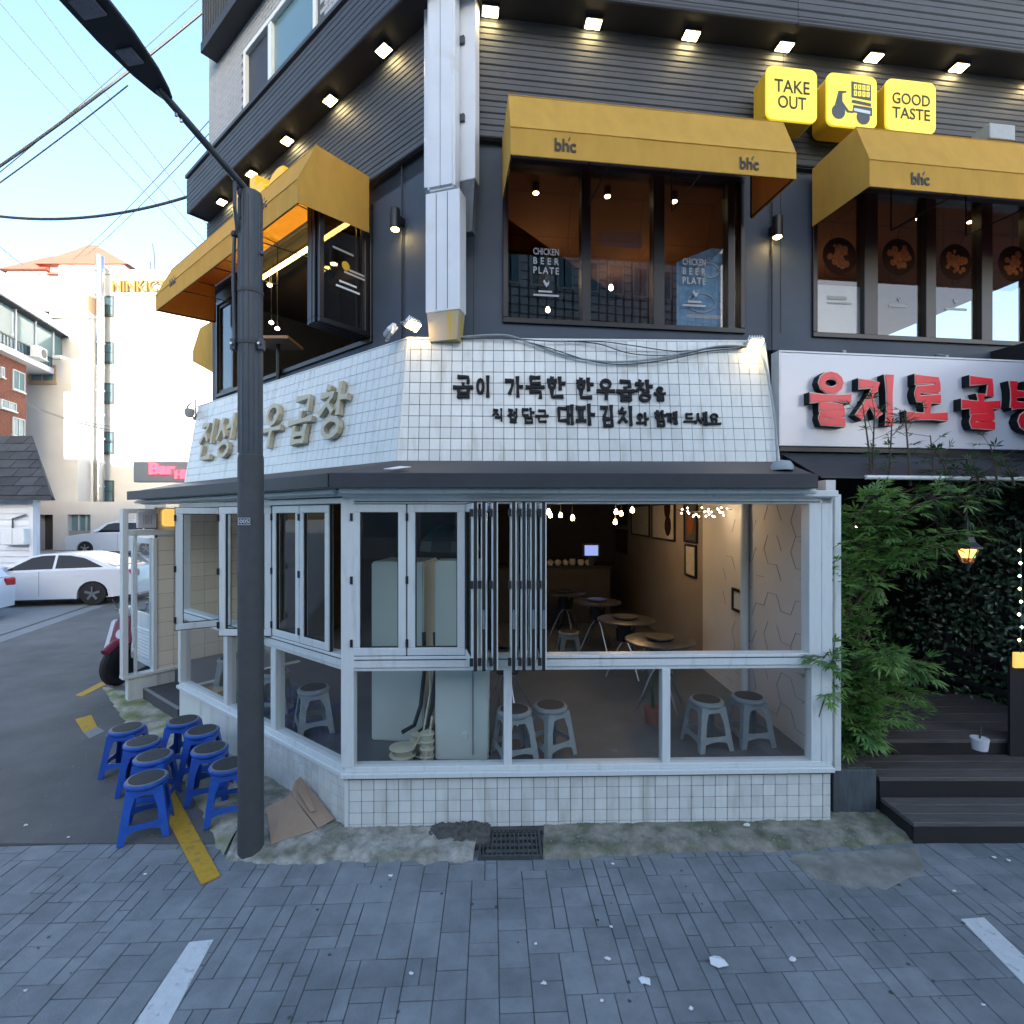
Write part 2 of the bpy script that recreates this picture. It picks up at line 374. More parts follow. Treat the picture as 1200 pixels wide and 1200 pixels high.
JA = {  # Hangul letters as brush strokes in a unit box, y up
 'ㄱ': [[(.05, .9), (.9, .92), (.75, .45), (.5, 0)]], 'ㄱb': [[(.02, .85), (.95, .85), (.92, 0)]],
 'ㄴ': [[(.1, 1), (.1, .12), (.98, .15)]], 'ㄷ': [[(.05, .95), (.95, .95)], [(.1, .95), (.1, .06), (.98, .08)]],
 'ㄹ': [[(.05, .98), (.92, .98), (.9, .53)], [(.9, .53), (.1, .5), (.1, .03), (1, .05)]],
 'ㅁ': [[(.1, .98), (.12, 0)], [(.1, .95), (.92, .95), (.9, 0)], [(.1, .05), (.9, .05)]],
 'ㅂ': [[(.1, 1), (.12, 0)], [(.9, 1), (.88, 0)], [(.1, .52), (.9, .52)], [(.1, .05), (.9, .05)]],
 'ㅅ': [[(.5, 1), (.38, .5), (0, 0)], [(.45, .62), (.98, .02)]],
 'ㅇ': [circ(.5, .48, .42, .46)], 'ㅈ': [[(.05, .92), (.92, .92), (.5, .45), (.02, 0)], [(.5, .5), (.98, .05)]],
 'ㅊ': [[(.38, 1.05), (.62, .98)], [(.02, .74), (.95, .74), (.5, .38), (.02, 0)], [(.5, .42), (.98, .02)]],
 'ㅍ': [[(.02, .95), (.98, .95)], [(.32, .95), (.35, .08)], [(.68, .95), (.65, .08)], [(0, .05), (1, .07)]],
 'ㅎ': [[(.35, 1.05), (.65, 1.0)], [(.02, .76), (.98, .78)], circ(.5, .3, .33, .3)],
 'ㄲ': [[(.0, .9), (.42, .9), (.3, .1)], [(.52, .9), (.98, .92), (.8, .0)]],
 'ㅏ': [[(.3, 1), (.35, 0)], [(.35, .52), (.98, .5)]], 'ㅐ': [[(.2, .95), (.22, .03)], [(.22, .5), (.8, .5)], [(.8, 1), (.82, 0)]],
 'ㅣ': [[(.5, 1), (.52, 0)]], 'ㅓ': [[(.7, 1), (.72, 0)], [(.05, .5), (.7, .52)]],
 'ㅔ': [[(.45, .95), (.47, .05)], [(.0, .5), (.45, .5)], [(.9, 1), (.92, 0)]],
 'ㅗ': [[(.5, .95), (.5, .3)], [(0, .25), (1, .28)]], 'ㅛ': [[(.32, .95), (.35, .3)], [(.68, .95), (.65, .3)], [(0, .22), (1, .25)]],
 'ㅜ': [[(0, .82), (1, .85)], [(.52, .82), (.5, 0)]], 'ㅡ': [[(0, .5), (1, .54)]]}
LEAD = 'ㄱㄲㄴㄷㄸㄹㅁㅂㅃㅅㅆㅇㅈㅉㅊㅋㅌㅍㅎ'
VOW = 'ㅏㅐㅑㅒㅓㅔㅕㅖㅗㅘㅙㅚㅛㅜㅝㅞㅟㅠㅡㅢㅣ'
TAIL = ['', 'ㄱ', 'ㄲ', 'ㄳ', 'ㄴ', 'ㄵ', 'ㄶ', 'ㄷ', 'ㄹ', 'ㄺ', 'ㄻ', 'ㄼ', 'ㄽ', 'ㄾ', 'ㄿ', 'ㅀ', 'ㅁ', 'ㅂ', 'ㅄ', 'ㅅ', 'ㅆ', 'ㅇ', 'ㅈ', 'ㅊ', 'ㅋ', 'ㅌ', 'ㅍ', 'ㅎ']
JA['ㅃ'] = [[(x * .44, y) for x, y in st] for st in JA['ㅂ']] + [[(.56 + x * .44, y) for x, y in st] for st in JA['ㅂ']]
def hangul(ch):
    i = ord(ch) - 0xAC00; L, V, t = LEAD[i // 588], VOW[(i % 588) // 28], TAIL[i % 28]
    out = []
    def pl(j, x0, y0, x1, y1):
        for st in JA[j]: out.append([(x0 + x * (x1 - x0), y0 + y * (y1 - y0)) for x, y in st])
    if V in 'ㅏㅐㅣㅓㅔ':
        if t: pl(L, .02, .48, .52, .97); pl(V, .58, .42, 1, 1.02); pl('ㄱb' if t == 'ㄱ' else t, .2, 0, .88, .36)
        else: pl(L, .02, .14, .52, .88); pl(V, .58, 0, 1, 1)
    elif V == 'ㅘ': pl(L, .08, .5, .52, .95); pl('ㅗ', 0, .08, .6, .46); pl('ㅏ', .62, 0, 1, 1)
    else:
        l2 = 'ㄱb' if L == 'ㄱ' else L
        if t: pl(l2, .22, .66, .8, 1); pl(V, 0, .38 if V != 'ㅡ' else .36, 1, .66 if V != 'ㅡ' else .64); pl('ㄱb' if t == 'ㄱ' else t, .2, 0, .84, .34)
        else: pl(l2, .18, .52, .82, 1); pl(V, 0, 0, 1, .48)
    return out
def stroke_mb(strokes, x0, x1, z0, z1, w, y_front, y_back, jit=0.0):
    """Brush strokes as extruded ribbons with swelling ends."""
    mb = MB()
    for si, st in enumerate(strokes):
        P = [Vector((x0 + x * (x1 - x0), z0 + y * (z1 - z0))) for x, y in st]
        Q = []                                   # resample
        for a, b in zip(P[:-1], P[1:]):
            k = 3 if len(P) < 8 else 1
            for q in range(k): Q.append(a.lerp(b, q / k))
        Q.append(P[-1]); n = len(Q); closed = (P[0] - P[-1]).length < 1e-4
        Lr = []; Rr = []
        for i, p in enumerate(Q):
            if closed: d = Q[(i + 1) % (n - 1)] - Q[(i - 1) % (n - 1)]
            else: d = Q[min(i + 1, n - 1)] - Q[max(i - 1, 0)]
            d.normalize(); nn = Vector((-d.y, d.x)); u = i / (n - 1)
            ww = w * (0.5 if closed else (0.62 - 0.22 * math.sin(math.pi * u) + 0.08 * (1 - u))) 
            ww *= 1 + jit * random.uniform(-1, 1)
            e = d * (w * 0.22) * ((-1 if i == 0 else (1 if i == n - 1 else 0)) if not closed else 0)
            Lr.append(p + nn * ww + e); Rr.append(p - nn * ww + e)
        yf = y_front - si * 0.0006
        k = len(mb.v)
        for a, b in zip(Lr, Rr): mb.v += [(a.x, yf, a.y), (b.x, yf, b.y), (a.x, y_back, a.y), (b.x, y_back, b.y)]
        for i in range(n - 1):
            a = k + 4 * i; b = a + 4
            mb.f += [(a, a + 1, b + 1, b), (a + 2, b + 2, b + 3, a + 3), (a, b, b + 2, a + 2), (a + 1, a + 3, b + 3, b + 1)]
        mb.f += [(k, k + 2, k + 3, k + 1)]; e = k + 4 * (n - 1); mb.f += [(e, e + 1, e + 3, e + 2)]
    return mb
# ================================================================== GROUND
struct('ground', MB().add([(-400, -400, -.06), (400, -400, -.06), (400, 600, -.06), (-400, 600, -.06)], [(0, 1, 2, 3)]), 'concrete')
# asphalt of the side street, going away on the left
struct('road', MB().prism([(-60, 3.90), (-1.72, 3.90), (-1.60, 4.35), (-6.0, 7.75), (-7.0, 16), (-9, 26), (-14, 60), (-60, 60)], -.05, .010, 'z'), 'asphalt')
# paler concrete verge beyond the gutter line, where the cars are parked
a, b = ground(0, 745), ground(120, 705)
d = (b - a)
p0 = a - d * 1.2; p1 = b + d * 3
struct('driveway', MB().prism([(p0.x, p0.y), (p1.x, p1.y), (-40, 60), (-60, 60), (-60, p0.y)], .0, .018, 'z'), 'concrete')
nn = Vector((d.y, -d.x, 0)).normalized()
struct('gutter', MB().prism([(p0.x, p0.y), (p0.x + nn.x * .42, p0.y + nn.y * .42), (p1.x + nn.x * .42, p1.y + nn.y * .42), (p1.x, p1.y)], .0, .015, 'z'), 'concrete')
struct('gutter_joint', MB().prism([(p0.x, p0.y), (p0.x + nn.x * .07, p0.y + nn.y * .07), (p1.x + nn.x * .07, p1.y + nn.y * .07), (p1.x, p1.y)], .002, .020, 'z'), 'rubble')
struct('parking_lot', MB().box(-60, -12, 21, 33, -.05, .52), 'concrete')

# paved forecourt: separate pavers on a dark bed
PAV = T(0, 0, 0) @ RZ(2.4)
bed = struct('pavement', MB().box(-9, 9, -2, 4.0, -.05, -.006), 'paver_bed', M=PAV)
cell = 0.086; NX, NY = 128, 56; gx0, gy0 = -5.2, -.78
occ = [[False] * NY for _ in range(NX)]
cands = []
rp = random.Random(11)
for j in range(NY):
    for i in range(NX):
        if occ[i][j]: continue
        opts = [(2, 2), (2, 3), (2, 2), (1, 2), (2, 1), (2, 3), (2, 2), (3, 2)]
        rp.shuffle(opts)
        for w, h in opts + [(1, 1)]:
            if i + w <= NX and j + h <= NY and all(not occ[i + a][j + b] for a in range(w) for b in range(h)):
                for a in range(w):
                    for b in range(h): occ[i + a][j + b] = True
                cands.append((gx0 + i * cell, gy0 + j * cell, w, h)); break
shared = {}
def paver_mesh(w, h):
    if (w, h) not in shared:
        g = 0.0022
        shared[(w, h)] = MB().box(-w * cell / 2 + g, w * cell / 2 - g, -h * cell / 2 + g, h * cell / 2 - g, -.02, 0).mesh('paver', 'paver', bevel=.003)
    return shared[(w, h)]
def vis_size(x, y, w, h):
    p = PAV @ Vector((x + w * cell / 2, y + h * cell / 2, 0))
    if p.y < 1.2: return 0
    px = 600 + 600 * p.x / p.y; py = 605 + 600 * CAMZ / p.y
    if not (-40 < px < 1240 and py < 1235): return 0
    return w * h / p.y ** 3
vis = sorted(cands, key=lambda c: -vis_size(*c))
front = [c for c in vis if vis_size(*c) > 0][:300]
fs = set(front)
for x, y, w, h in front:
    M = PAV @ T(x + w * cell / 2, y + h * cell / 2, .002 + rp.uniform(-.0025, .0015)) @ Matrix.Rotation(rp.uniform(-.006, .006), 4, 'X') @ Matrix.Rotation(rp.uniform(-.006, .006), 4, 'Y') @ Matrix.Rotation(rp.uniform(-.006, .006), 4, 'Z')
    put('paver', paver_mesh(w, h), bed, M)
mb = MB()
for x, y, w, h in cands:
    if (x, y, w, h) in fs: continue
    mb.box(x + .004, x + w * cell - .004, y + .004, y + h * cell - .004, -.02, .001)
obj('far_paving', mb, 'paver', bed, PAV, kind='stuff')

# painted markings
def paint(name, pts, z, m, label=None):
    g = [ground(*p) for p in pts]
    return struct(name, MB().prism([(p.x, p.y) for p in g], z - .012, z, 'z'), m)
paint('parking_line', [(222, 1105), (250, 1102), (190, 1215), (148, 1215)], .006, 'white_paint')
paint('parking_line', [(1126, 1078), (1153, 1076), (1240, 1160), (1240, 1195)], .006, 'white_paint')
paint('kerb_line', [(176, 925), (198, 918), (258, 1028), (236, 1038)], .016, 'yellow_paint')
paint('kerb_line', [(88, 816), (97, 817), (124, 803), (121, 799)], .014, 'yellow_paint')
paint('kerb_line', [(88, 844), (107, 839), (114, 853), (98, 860)], .014, 'yellow_paint')
paint('paint_patch', [(98, 860), (114, 853), (123, 858), (105, 867)], .014, 'concrete')

# uneven mossy concrete strip between the paving and the tiled base
def ledge(name, fr_pts, bk_pts, m, nz, h0=.045, kind='structure', na=None):
    """Sheet of rough concrete between two polylines (front is the low edge)."""
    na = (na or 50) * 3; nb = 22
    def samp(P, t):
        L = [0]
        for a, b in zip(P[:-1], P[1:]): L.append(L[-1] + (Vector(b) - Vector(a)).length)
        q = t * L[-1]
        for i in range(len(P) - 1):
            if q <= L[i + 1] or i == len(P) - 2:
                u = (q - L[i]) / max(1e-6, L[i + 1] - L[i]); return Vector(P[i]).lerp(Vector(P[i + 1]), u)
    rr = random.Random(nz); mb = MB()
    for i in range(na + 1):
        f = samp(fr_pts, i / na); k = samp(bk_pts, i / na)
        q_ = noise.noise(Vector((f.x * 9, f.y * 9, nz))) * .035 + noise.noise(Vector((f.x * 30, f.y * 30, nz))) * .012
        f = f + Vector((q_ * .4, q_))
        for j in range(nb + 1):
            u = j / nb; p = f.lerp(k, u)
            b_ = noise.noise(Vector((p.x * 7, p.y * 7, nz))) * .5 + noise.noise(Vector((p.x * 19, p.y * 19, nz))) * .35 + noise.noise(Vector((p.x * 48, p.y * 48, nz))) * .22
            z = h0 * min(1, u * 5) * (0.9 + .5 * b_) + .006
            if j == 0: z = -.02
            mb.v.append((p.x, p.y, z))
    for i in range(na):
        for j in range(nb):
            a = i * (nb + 1) + j; mb.f.append((a, a + nb + 1, a + nb + 2, a + 1))
    return obj(name, mb, m, kind=kind, smooth=True)
def g2(px, py): p = ground(px, py); return (p.x, p.y)
ledge('kerb_ledge', [g2(262, 1012), g2(330, 1017), g2(420, 1010), g2(500, 1013), g2(553, 1011)],
      [(-2.35, 4.95), (-1.36, 4.14), (-1.2, 4.08), (-.6, 4.10), (-.25, 4.11)], 'ledge_grey', 3)
ledge('kerb_ledge', [g2(636, 1009), g2(740, 1004), g2(800, 999), g2(900, 999), g2(1000, 994), g2(1072, 988)],
      [(.26, 4.12), (1.0, 4.13), (1.6, 4.15), (2.2, 4.17), (2.7, 4.28), (3.06, 4.3)], 'mossy_dark', 4, na=60)
ledge('kerb_ledge', [g2(258, 1008), g2(236, 962), g2(212, 918), g2(180, 884), g2(150, 856), g2(118, 806)],
      [(-2.3, 4.9), (-2.5, 5.05), (-3.0, 5.4), (-3.6, 5.9), (-4.2, 6.4), (-5.2, 7.1)], 'mossy', 5, h0=.035, na=60)
mb = MB(); n1, n2 = 46, 22                # rough dark mortar heaped against the tiles left of the drain
for i in range(n1 + 1):
    for j in range(n2 + 1):
        u, v = i / n1, j / n2; x = -.66 + .50 * u; y = 3.83 + .26 * v
        e = max(0, 1 - (2 * u - 1) ** 2) ** .5 * min(1, (v - .12 - .18 * noise.noise(Vector((x * 9, 0, 3)))) * 3.5)
        h = .03 + .050 * max(0, e) * (1 + .6 * noise.noise(Vector((x * 22, y * 22, 1)))) + .014 * noise.noise(Vector((x * 60, y * 60, 2)))
        mb.v.append((x, y, h if e > .02 else .0))
for i in range(n1):
    for j in range(n2): q = i * (n2 + 1) + j; mb.f.append((q, q + n2 + 1, q + n2 + 2, q + 1))
o = obj('rubble', mb, 'rubble', smooth=True); o['kind'] = 'stuff'
# dirt gap under the tiles
o = obj('dirt', MB().prism([(-1.3, 3.98), (2.6, 4.08), (2.6, 4.2), (-1.3, 4.12)], -.02, .028, 'z'), 'rubble'); o['kind'] = 'structure'

mb = MB(); rr = random.Random(31)          # grit and crumbs along the wall foot and gutter
for k in range(520):
    t_ = rr.random(); x = -1.7 + 4.5 * t_; y = 3.72 + .16 * t_ + abs(rr.gauss(0, .12)); s_ = rr.uniform(.003, .011)
    if -.27 < x < .24 and y < 4.06: continue
    z = .05 if y > 3.86 else .006
    mb.add([(x + s_ * rr.uniform(.7, 1.2) * math.cos(a), y + s_ * rr.uniform(.7, 1.2) * math.sin(a), z - .004) for a in (0, 1.6, 3.1, 4.7)] + [(x, y, z + s_ * .8)], [(0, 1, 4), (1, 2, 4), (2, 3, 4), (3, 0, 4), (3, 2, 1, 0)])
for k in range(260):
    x = rr.uniform(-5.5, -1.9); y = rr.uniform(3.95, 7.0); s_ = rr.uniform(.003, .010)
    mb.add([(x + s_ * math.cos(a), y + s_ * math.sin(a), .008) for a in (0, 1.6, 3.1, 4.7)] + [(x, y, .012 + s_ * .7)], [(0, 1, 4), (1, 2, 4), (2, 3, 4), (3, 0, 4), (3, 2, 1, 0)])
o = obj('grit', mb, 'concrete'); o['kind'] = 'stuff'
ledge('sand_patch', [g2(925, 1010), g2(955, 1030), g2(1000, 1044), g2(1050, 1040), g2(1085, 1020)], [g2(930, 1003), g2(960, 1001), g2(1000, 999), g2(1045, 996), g2(1075, 994)], 'sand', 9, h0=.004, na=24)
mb = MB(); rr = random.Random(77)          # trodden gum and oil spots on the paving
for k in range(70):
    x = rr.uniform(-4.2, 4.2); y = rr.uniform(2.3, 3.7); s_ = rr.uniform(.004, .014); n = 9; b0_ = len(mb.v)
    mb.v += [(x + s_ * rr.uniform(.7, 1.25) * math.cos(6.2832 * q / n), y + s_ * rr.uniform(.7, 1.25) * math.sin(6.2832 * q / n), .0042) for q in range(n)]; mb.f.append(tuple(range(b0_, b0_ + n)))
o = obj('gum_spots', mb, 'step_grey'); o['kind'] = 'stuff'
# drain grate
gm = T(-.015, 3.885, .012) @ RZ(1)
g = thing('drain_grate', 'rusty steel drain grate set in front of the white tiled base', 'grate', gm)
obj('pit', MB().box(-.22, .22, -.15, .15, -.05, -.012), 'gasket', g, gm)
obj('rim_frame', MB().frame(-.235, .235, -.165, .165, .018, -.02, .018).xform(Matrix.Rotation(R(-90), 4, 'X')), 'iron', g, gm)
for k in range(13):
    x = -.20 + k * .4 / 12; obj('bar', MB().box(x - .005, x + .005, -.15, .15, -.012, .016), 'iron', g, gm)
for k in range(4):
    y = -.11 + k * .073; obj('cross_bar', MB().box(-.22, .22, y - .005, y + .005, -.010, .012), 'iron', g, gm)

# litter on the paving
lit = [(756, 1152, .045, 'crumpled white tissue on the dark paving beside a joint'), (842, 1130, .06, 'torn white plastic scrap lying flat on the grey paving'),
       (712, 1126, .018, None), (638, 1155, .02, None), (458, 1028, .022, None), (930, 1127, .022, None), (875, 977, .035, 'small white paper slip on the mossy kerb ledge'),
       (1165, 1006, .014, None), (1182, 1010, .016, None), (716, 1088, .014, None), (718, 1014, .012, None), (1077, 945, 0, None), (482, 1143, .014, None), (30, 1163, .012, None), (170, 1026, .012, None),
       (30, 970, .018, None), (80, 984, .012, None), (1152, 1180, .012, None), (628, 1108, .01, None), (810, 1184, .014, None), (705, 1175, .012, None), (1118, 1046, .014, None)]
rr = random.Random(8)
for px, py, s_, lb in lit:
    if s_ <= 0: continue
    p = ground(px, py); z = .012 if py > 990 else .022
    if 960 < py < 990 and px > 300: z = .07
    n = 7; mb = MB()
    ring = [(s_ * rr.uniform(.45, 1.2) * math.cos(6.283 * k / n), s_ * .75 * rr.uniform(.45, 1.2) * math.sin(6.283 * k / n), rr.uniform(0, s_ * .25)) for k in range(n)]
    mb.add(ring + [(0, 0, s_ * .3)] + [(x, y, zz - .004) for x, y, zz in ring], [(k, (k + 1) % n, n) for k in range(n)] + [(k, k + n + 1, (k + 1) % n + n + 1, (k + 1) % n) for k in range(n)] + [tuple(range(2 * n, n, -1))])
    o = obj('litter_scrap', mb, 'litter', M=T(p.x, p.y, z))
    tag(o, lb or 'tiny white scrap of litter on the ground', 'litter', 'scraps of white litter on the ground')
# ================================================================== RESTAURANT GROUND FLOOR
FLOOR = .42
# ---- tiled base
base = thing('tiled_base', 'low white square-tiled plinth wall under the restaurant windows', 'wall', FF.M)
FW = 3.88; LW = 3.42
mbk = MB().prism([(0, 0), (FW, 0), (FW, .12), (.08, .12)], .02, .44, 'z')
obj('core', mbk, 'grout', base, FF.M)
obj('core', MB().prism([(-LW, 0.0), (-.004, 0.0), (-.09, .12), (-LW, .12)], .02, .44, 'z'), 'grout', base, LL.M)
shared_t = {}
def tile_mesh(w, h, m='tile'):
    k = (round(w, 4), round(h, 4), m)
    if k not in shared_t: shared_t[k] = MB().box(-w / 2, w / 2, -.007, .003, -h / 2, h / 2).mesh('tile', m, bevel=.0018)
    return shared_t[k]
rt = random.Random(21)
def lay_tiles(parent, fr, x0, x1, z0, z1, tw, th, g=.0046, limit=10 ** 6, from_right=False, m='tile', xl=None, xr=None, M=None):
    """Grid of tiles; slanted ends are cut. Past the limit the tiles join one mesh."""
    M = M if M is not None else fr.M
    n = 0; rest = MB()
    rows = []
    z = z1
    while z - z0 > .012:
        h = min(th, z - z0); rows.append((z - h, z)); z -= h
    cols = []
    if from_right:
        x = x1
        while x - x0 > .012: w = min(tw, x - x0); cols.append((x - w, x)); x -= w
    else:
        x = x0
        while x1 - x > .012: w = min(tw, x1 - x); cols.append((x, x + w)); x += w
    for (xa, xb) in cols:
        for (za, zb) in rows:
            A = [xa, xb, xb, xa]; cut = False
            zz = [za, za, zb, zb]
            if xl or xr:
                B = []
                for q, zq in zip(A, zz):
                    lo = xl(zq) if xl else -1e9; hi = xr(zq) if xr else 1e9
                    B.append(min(max(q, lo), hi))
                if max(abs(p - q) for p, q in zip(A, B)) > 1e-5: cut = True
                A = B
            if max(A[1] - A[0], A[2] - A[3]) < .008: continue
            yo = rt.uniform(-.0008, .0006)
            if cut or n >= limit:
                P = [(A[0] + g / 2, za + g / 2), (A[1] - g / 2, za + g / 2), (A[2] - g / 2, zb - g / 2), (A[3] + g / 2, zb - g / 2)]
                if P[1][0] - P[0][0] < .002: P[0] = P[1] = ((P[0][0] + P[1][0]) / 2, P[0][1]); P = P[1:]
                elif P[2][0] - P[3][0] < .002: P[2] = ((P[2][0] + P[3][0]) / 2, P[2][1]); P = P[:3]
                mbt = MB().prism(P, -.007 + yo, .003, 'y')
                if n >= limit: rest.add(mbt.v, mbt.f)
                else: obj('tile', mbt, m, parent, M); n += 1
            else:
                put('tile', tile_mesh(xb - xa - g, zb - za - g, m), parent, M @ T((xa + xb) / 2, yo, (za + zb) / 2) @ Matrix.Rotation(rt.uniform(-.003, .003), 4, 'Z') @ Matrix.Rotation(rt.uniform(-.003, .003), 4, 'X')); n += 1
    if rest.v: obj('far_tiles', rest, m, parent, M, kind='stuff')
    return n
k = lay_tiles(base, FF, 0.012, FW, .03, .425, .0975, .0905)
lay_tiles(base, LL, -1.45, -.03, .03, .425, .0975, .0905, limit=max(0, 300 - k), from_right=True)
obj('painted_panel', MB().box(-LW, -1.455, -.008, .004, .03, .425), 'tile', base, LL.M)
obj('corner_trim', MB().box(-.022, .010, -.012, .012, .02, .43), 'white_frame', base, FF.off(0, .002, 0))

# ---- window front: sill, posts, rails, panes
wf = thing('window_front', 'white aluminium shopfront frame with large panes wrapping the restaurant corner', 'shopfront', FF.M)
def mem(name, fr, x0, x1, y0, y1, z0, z1, m='white_frame', bevel=.004): return obj(name, MB().box(x0, x1, y0, y1, z0, z1), m, wf, fr.M, bevel=bevel)
Z1, Z2, Z3, Z4 = .445, .525, 1.285, 1.395   # sill bottom, glass bottom, rail bottom, rail top
ZT, ZH = 2.60, 2.71
# front
mem('sill', FF, -.045, FW + .01, -.050, .10, Z1 - .002, Z1 + .038)
mem('bottom_rail', FF, -.02, FW, -.022, .08, Z1 + .038, Z2)
mem('middle_rail', FF, 0.03, FW - .03, -.026, .085, Z3 + .02, Z4)
mem('rail_lip', FF, 0.03, FW - .03, -.012, .07, Z3 - .01, Z3 + .018)
mem('top_rail', FF, 0.0, FW, -.024, .085, ZT, ZT + .05)
mem('header', FF, -.06, FW + .02, -.075, .10, ZT + .055, ZH - .004)
mem('header_lip', FF, -.03, FW, -.05, .09, ZT + .045, ZT + .06, 'white_frame')
mem('corner_post', FF, -.045, .055, -.028, .075, Z2 - .003, ZT + .04)
mem('end_post', FF, FW - .19, FW - .09, -.030, .085, Z4 - .01, ZT + .002)
mem('end_post', FF, FW - .085, FW + .005, -.024, .085, Z2 - .003, ZT + .052)
mem('end_post', FF, FW - .165, FW - .085, -.018, .08, Z2, Z3 + .02)
for z in (Z4 - .03, ZT + .012): obj('track', MB().box(.06, FW - .1, -.0285, -.0262, z, z + .007), 'gasket', wf, FF.M)
obj('track', MB().box(-LW + .1, -.05, -.0265, -.0242, Z4 - .03, Z4 - .023), 'gasket', wf, LL.M)
obj('sill_black_strip', MB().box(-.02, FW, -.03, -.008, Z1 - .016, Z1 - .003), 'gasket', wf, FF.M)  # thin black strip below the sill
for px in (595, 780):
    x = FF.hit(px, 830)[0]; mem('lower_post', FF, x - .033, x + .033, -.020, .075, Z2 - .002, Z3 - .008)
xs = [.05, FF.hit(595, 830)[0], FF.hit(780, 830)[0], FW - .16]
for a, b in zip(xs[:-1], xs[1:]):
    obj('pane', MB().box(a + .02, b - .02, .028, .034, Z2 - .01, Z3), 'glass_clear', wf, FF.M)
# left side
mem('sill', LL, -LW, .04, -.045, .10, Z1 - .002, Z1 + .036)
mem('bottom_rail', LL, -LW + .02, .015, -.020, .08, Z1 + .036, Z2)
mem('middle_rail', LL, -LW + .02, -.01, -.024, .085, Z3 + .02, Z4 - .002)
mem('rail_lip', LL, -LW + .03, -.01, -.012, .07, Z3 - .01, Z3 + .018)
mem('top_rail', LL, -LW + .02, .0, -.020, .085, ZT + .002, ZT + .048)
mem('header', LL, -4.62, .02, -.070, .09, ZT + .057, ZH - .006)
mem('end_post', LL, -LW + .015, -LW + .085, -.03, .085, Z2 - .003, ZT)
lpost = [LL.hit(p, 800)[0] for p in (266, 322)]
for x in lpost: mem('lower_post', LL, x - .045, x + .045, -.018, .075, Z2 - .002, Z3 - .008)
xs = [-LW + .08] + lpost + [-.05]
for a, b in zip(xs[:-1], xs[1:]):
    obj('pane', MB().box(a + .02, b - .02, .028, .034, Z2 - .01, Z3), 'glass_clear', wf, LL.M)

# ---- folding sashes of the upper opening
SH = ZT - Z4 - .012
sash_me = {}
def sash(label, M, w, group=None, h=SH, hinge=True):
    """White framed folding sash: local x along its width, y is its thickness."""
    t = thing('folding_sash', label, 'window', M, group or 'folding window sashes')
    fw = .062 if w > .3 else .05
    obj('sash_frame', MB().frame(0, w, 0, h, fw, -.022, .022), 'white_frame', t, M, bevel=.004)
    obj('gasket', MB().frame(fw - .006, w - fw + .006, fw - .006, h - fw + .006, .012, -.012, .012), 'gasket', t, M)
    obj('pane', MB().box(fw - .002, w - fw + .002, -.003, .003, fw - .002, h - fw + .002), 'glass_panel', t, M)
    obj('edge_seal', MB().frame(-.007, w + .007, -.007, h + .007, .007, -.012, .012), 'gasket', t, M)
    if hinge:
        for z in (.10, h * .5, h - .10): obj('hinge', MB().box(-.012, .008, -.034, -.02, z - .03, z + .03), 'gasket', t, M)
    return t
g0 = FF.hit(409, 680)[0]; g1 = FF.hit(478, 680)[0]; g2_ = FF.hit(547, 680)[0]
sash('closed white folding sash beside the corner post, pale cabinet behind it', FF.off(g0 + .03, -.005, Z4 + .006), g1 - g0 - .04)
sash('closed white folding sash next to the folded stack, tall white unit behind it', FF.off(g1, -.005, Z4 + .006), g2_ - g1 - .012)
# stack of folded sashes standing at right angles, sticking out over the rail
sw = .43
stack = [(554, 0, 'folded sash whose glass faces the closed pair, first of the folded stack'), (564, 1, 'folded sash standing edge-on, second of the folded stack'), (577, 2, 'folded sash standing edge-on, third of the folded stack'),
         (599, 3, 'folded sash standing edge-on in the middle of the folded stack'), (611, 4, 'folded sash standing edge-on, third from the open gap'), (622, 5, 'folded sash standing edge-on, second from the open gap'), (634, 6, 'folded sash standing edge-on beside the open gap')]
for px, k, lb in stack:
    # outer edge of each sash is seen at this pixel; the sash runs back through the window plane
    yo = -.36
    x = FF.hit(px + 3, 700, yo)[0]
    ang = 90 + {0: 12, 1: -3, 2: 6, 3: 0, 4: 2, 5: -1, 6: 1}[k]
    M = FF.off(x, yo, Z4 - .012) @ RZ(ang)
    t = sash(lb, M, sw, h=SH + .02, hinge=False)
    if k in (1, 3, 5, 6): obj('handle', MB().box(-.016, 0, -.009, .009, .30, .42).box(-.026, -.016, -.007, .007, .32, .44), 'steel', t, M)
    for z in (.06, SH * .52, SH - .05): obj('hinge', MB().box(-.014, .004, .018, .042, z - .028, z + .028), 'gasket', t, M)
# left side: a closed pair at the corner, two sashes swung out beyond it
a = LL.hit(389, 680)[0]; b = LL.hit(354, 680)[0]; c_ = LL.hit(322, 680)[0]
sash('closed sash on the side street face, right beside the corner post', LL.off(b, -.004, Z4 + .004), a - b - .006)
sash('closed sash on the side street face, second from the corner post', LL.off(c_, -.004, Z4 + .004), b - c_ - .008)
P0 = LL.w(c_ - .01, -.01, Z4 - .004)
sash('open sash swung out behind the grey lamp post', T(P0.x - .50, P0.y + .01, P0.z) @ RZ(-1), .49)
P1 = Vector((-2.88, 5.24, Z4 - .004)); P2 = Vector((-3.28, 4.99, Z4 - .004))
dd = P1 - P2
sash('open sash swung out farthest towards the entrance steps', T(*P2) @ RZ(math.degrees(math.atan2(dd.y, dd.x))), dd.length)

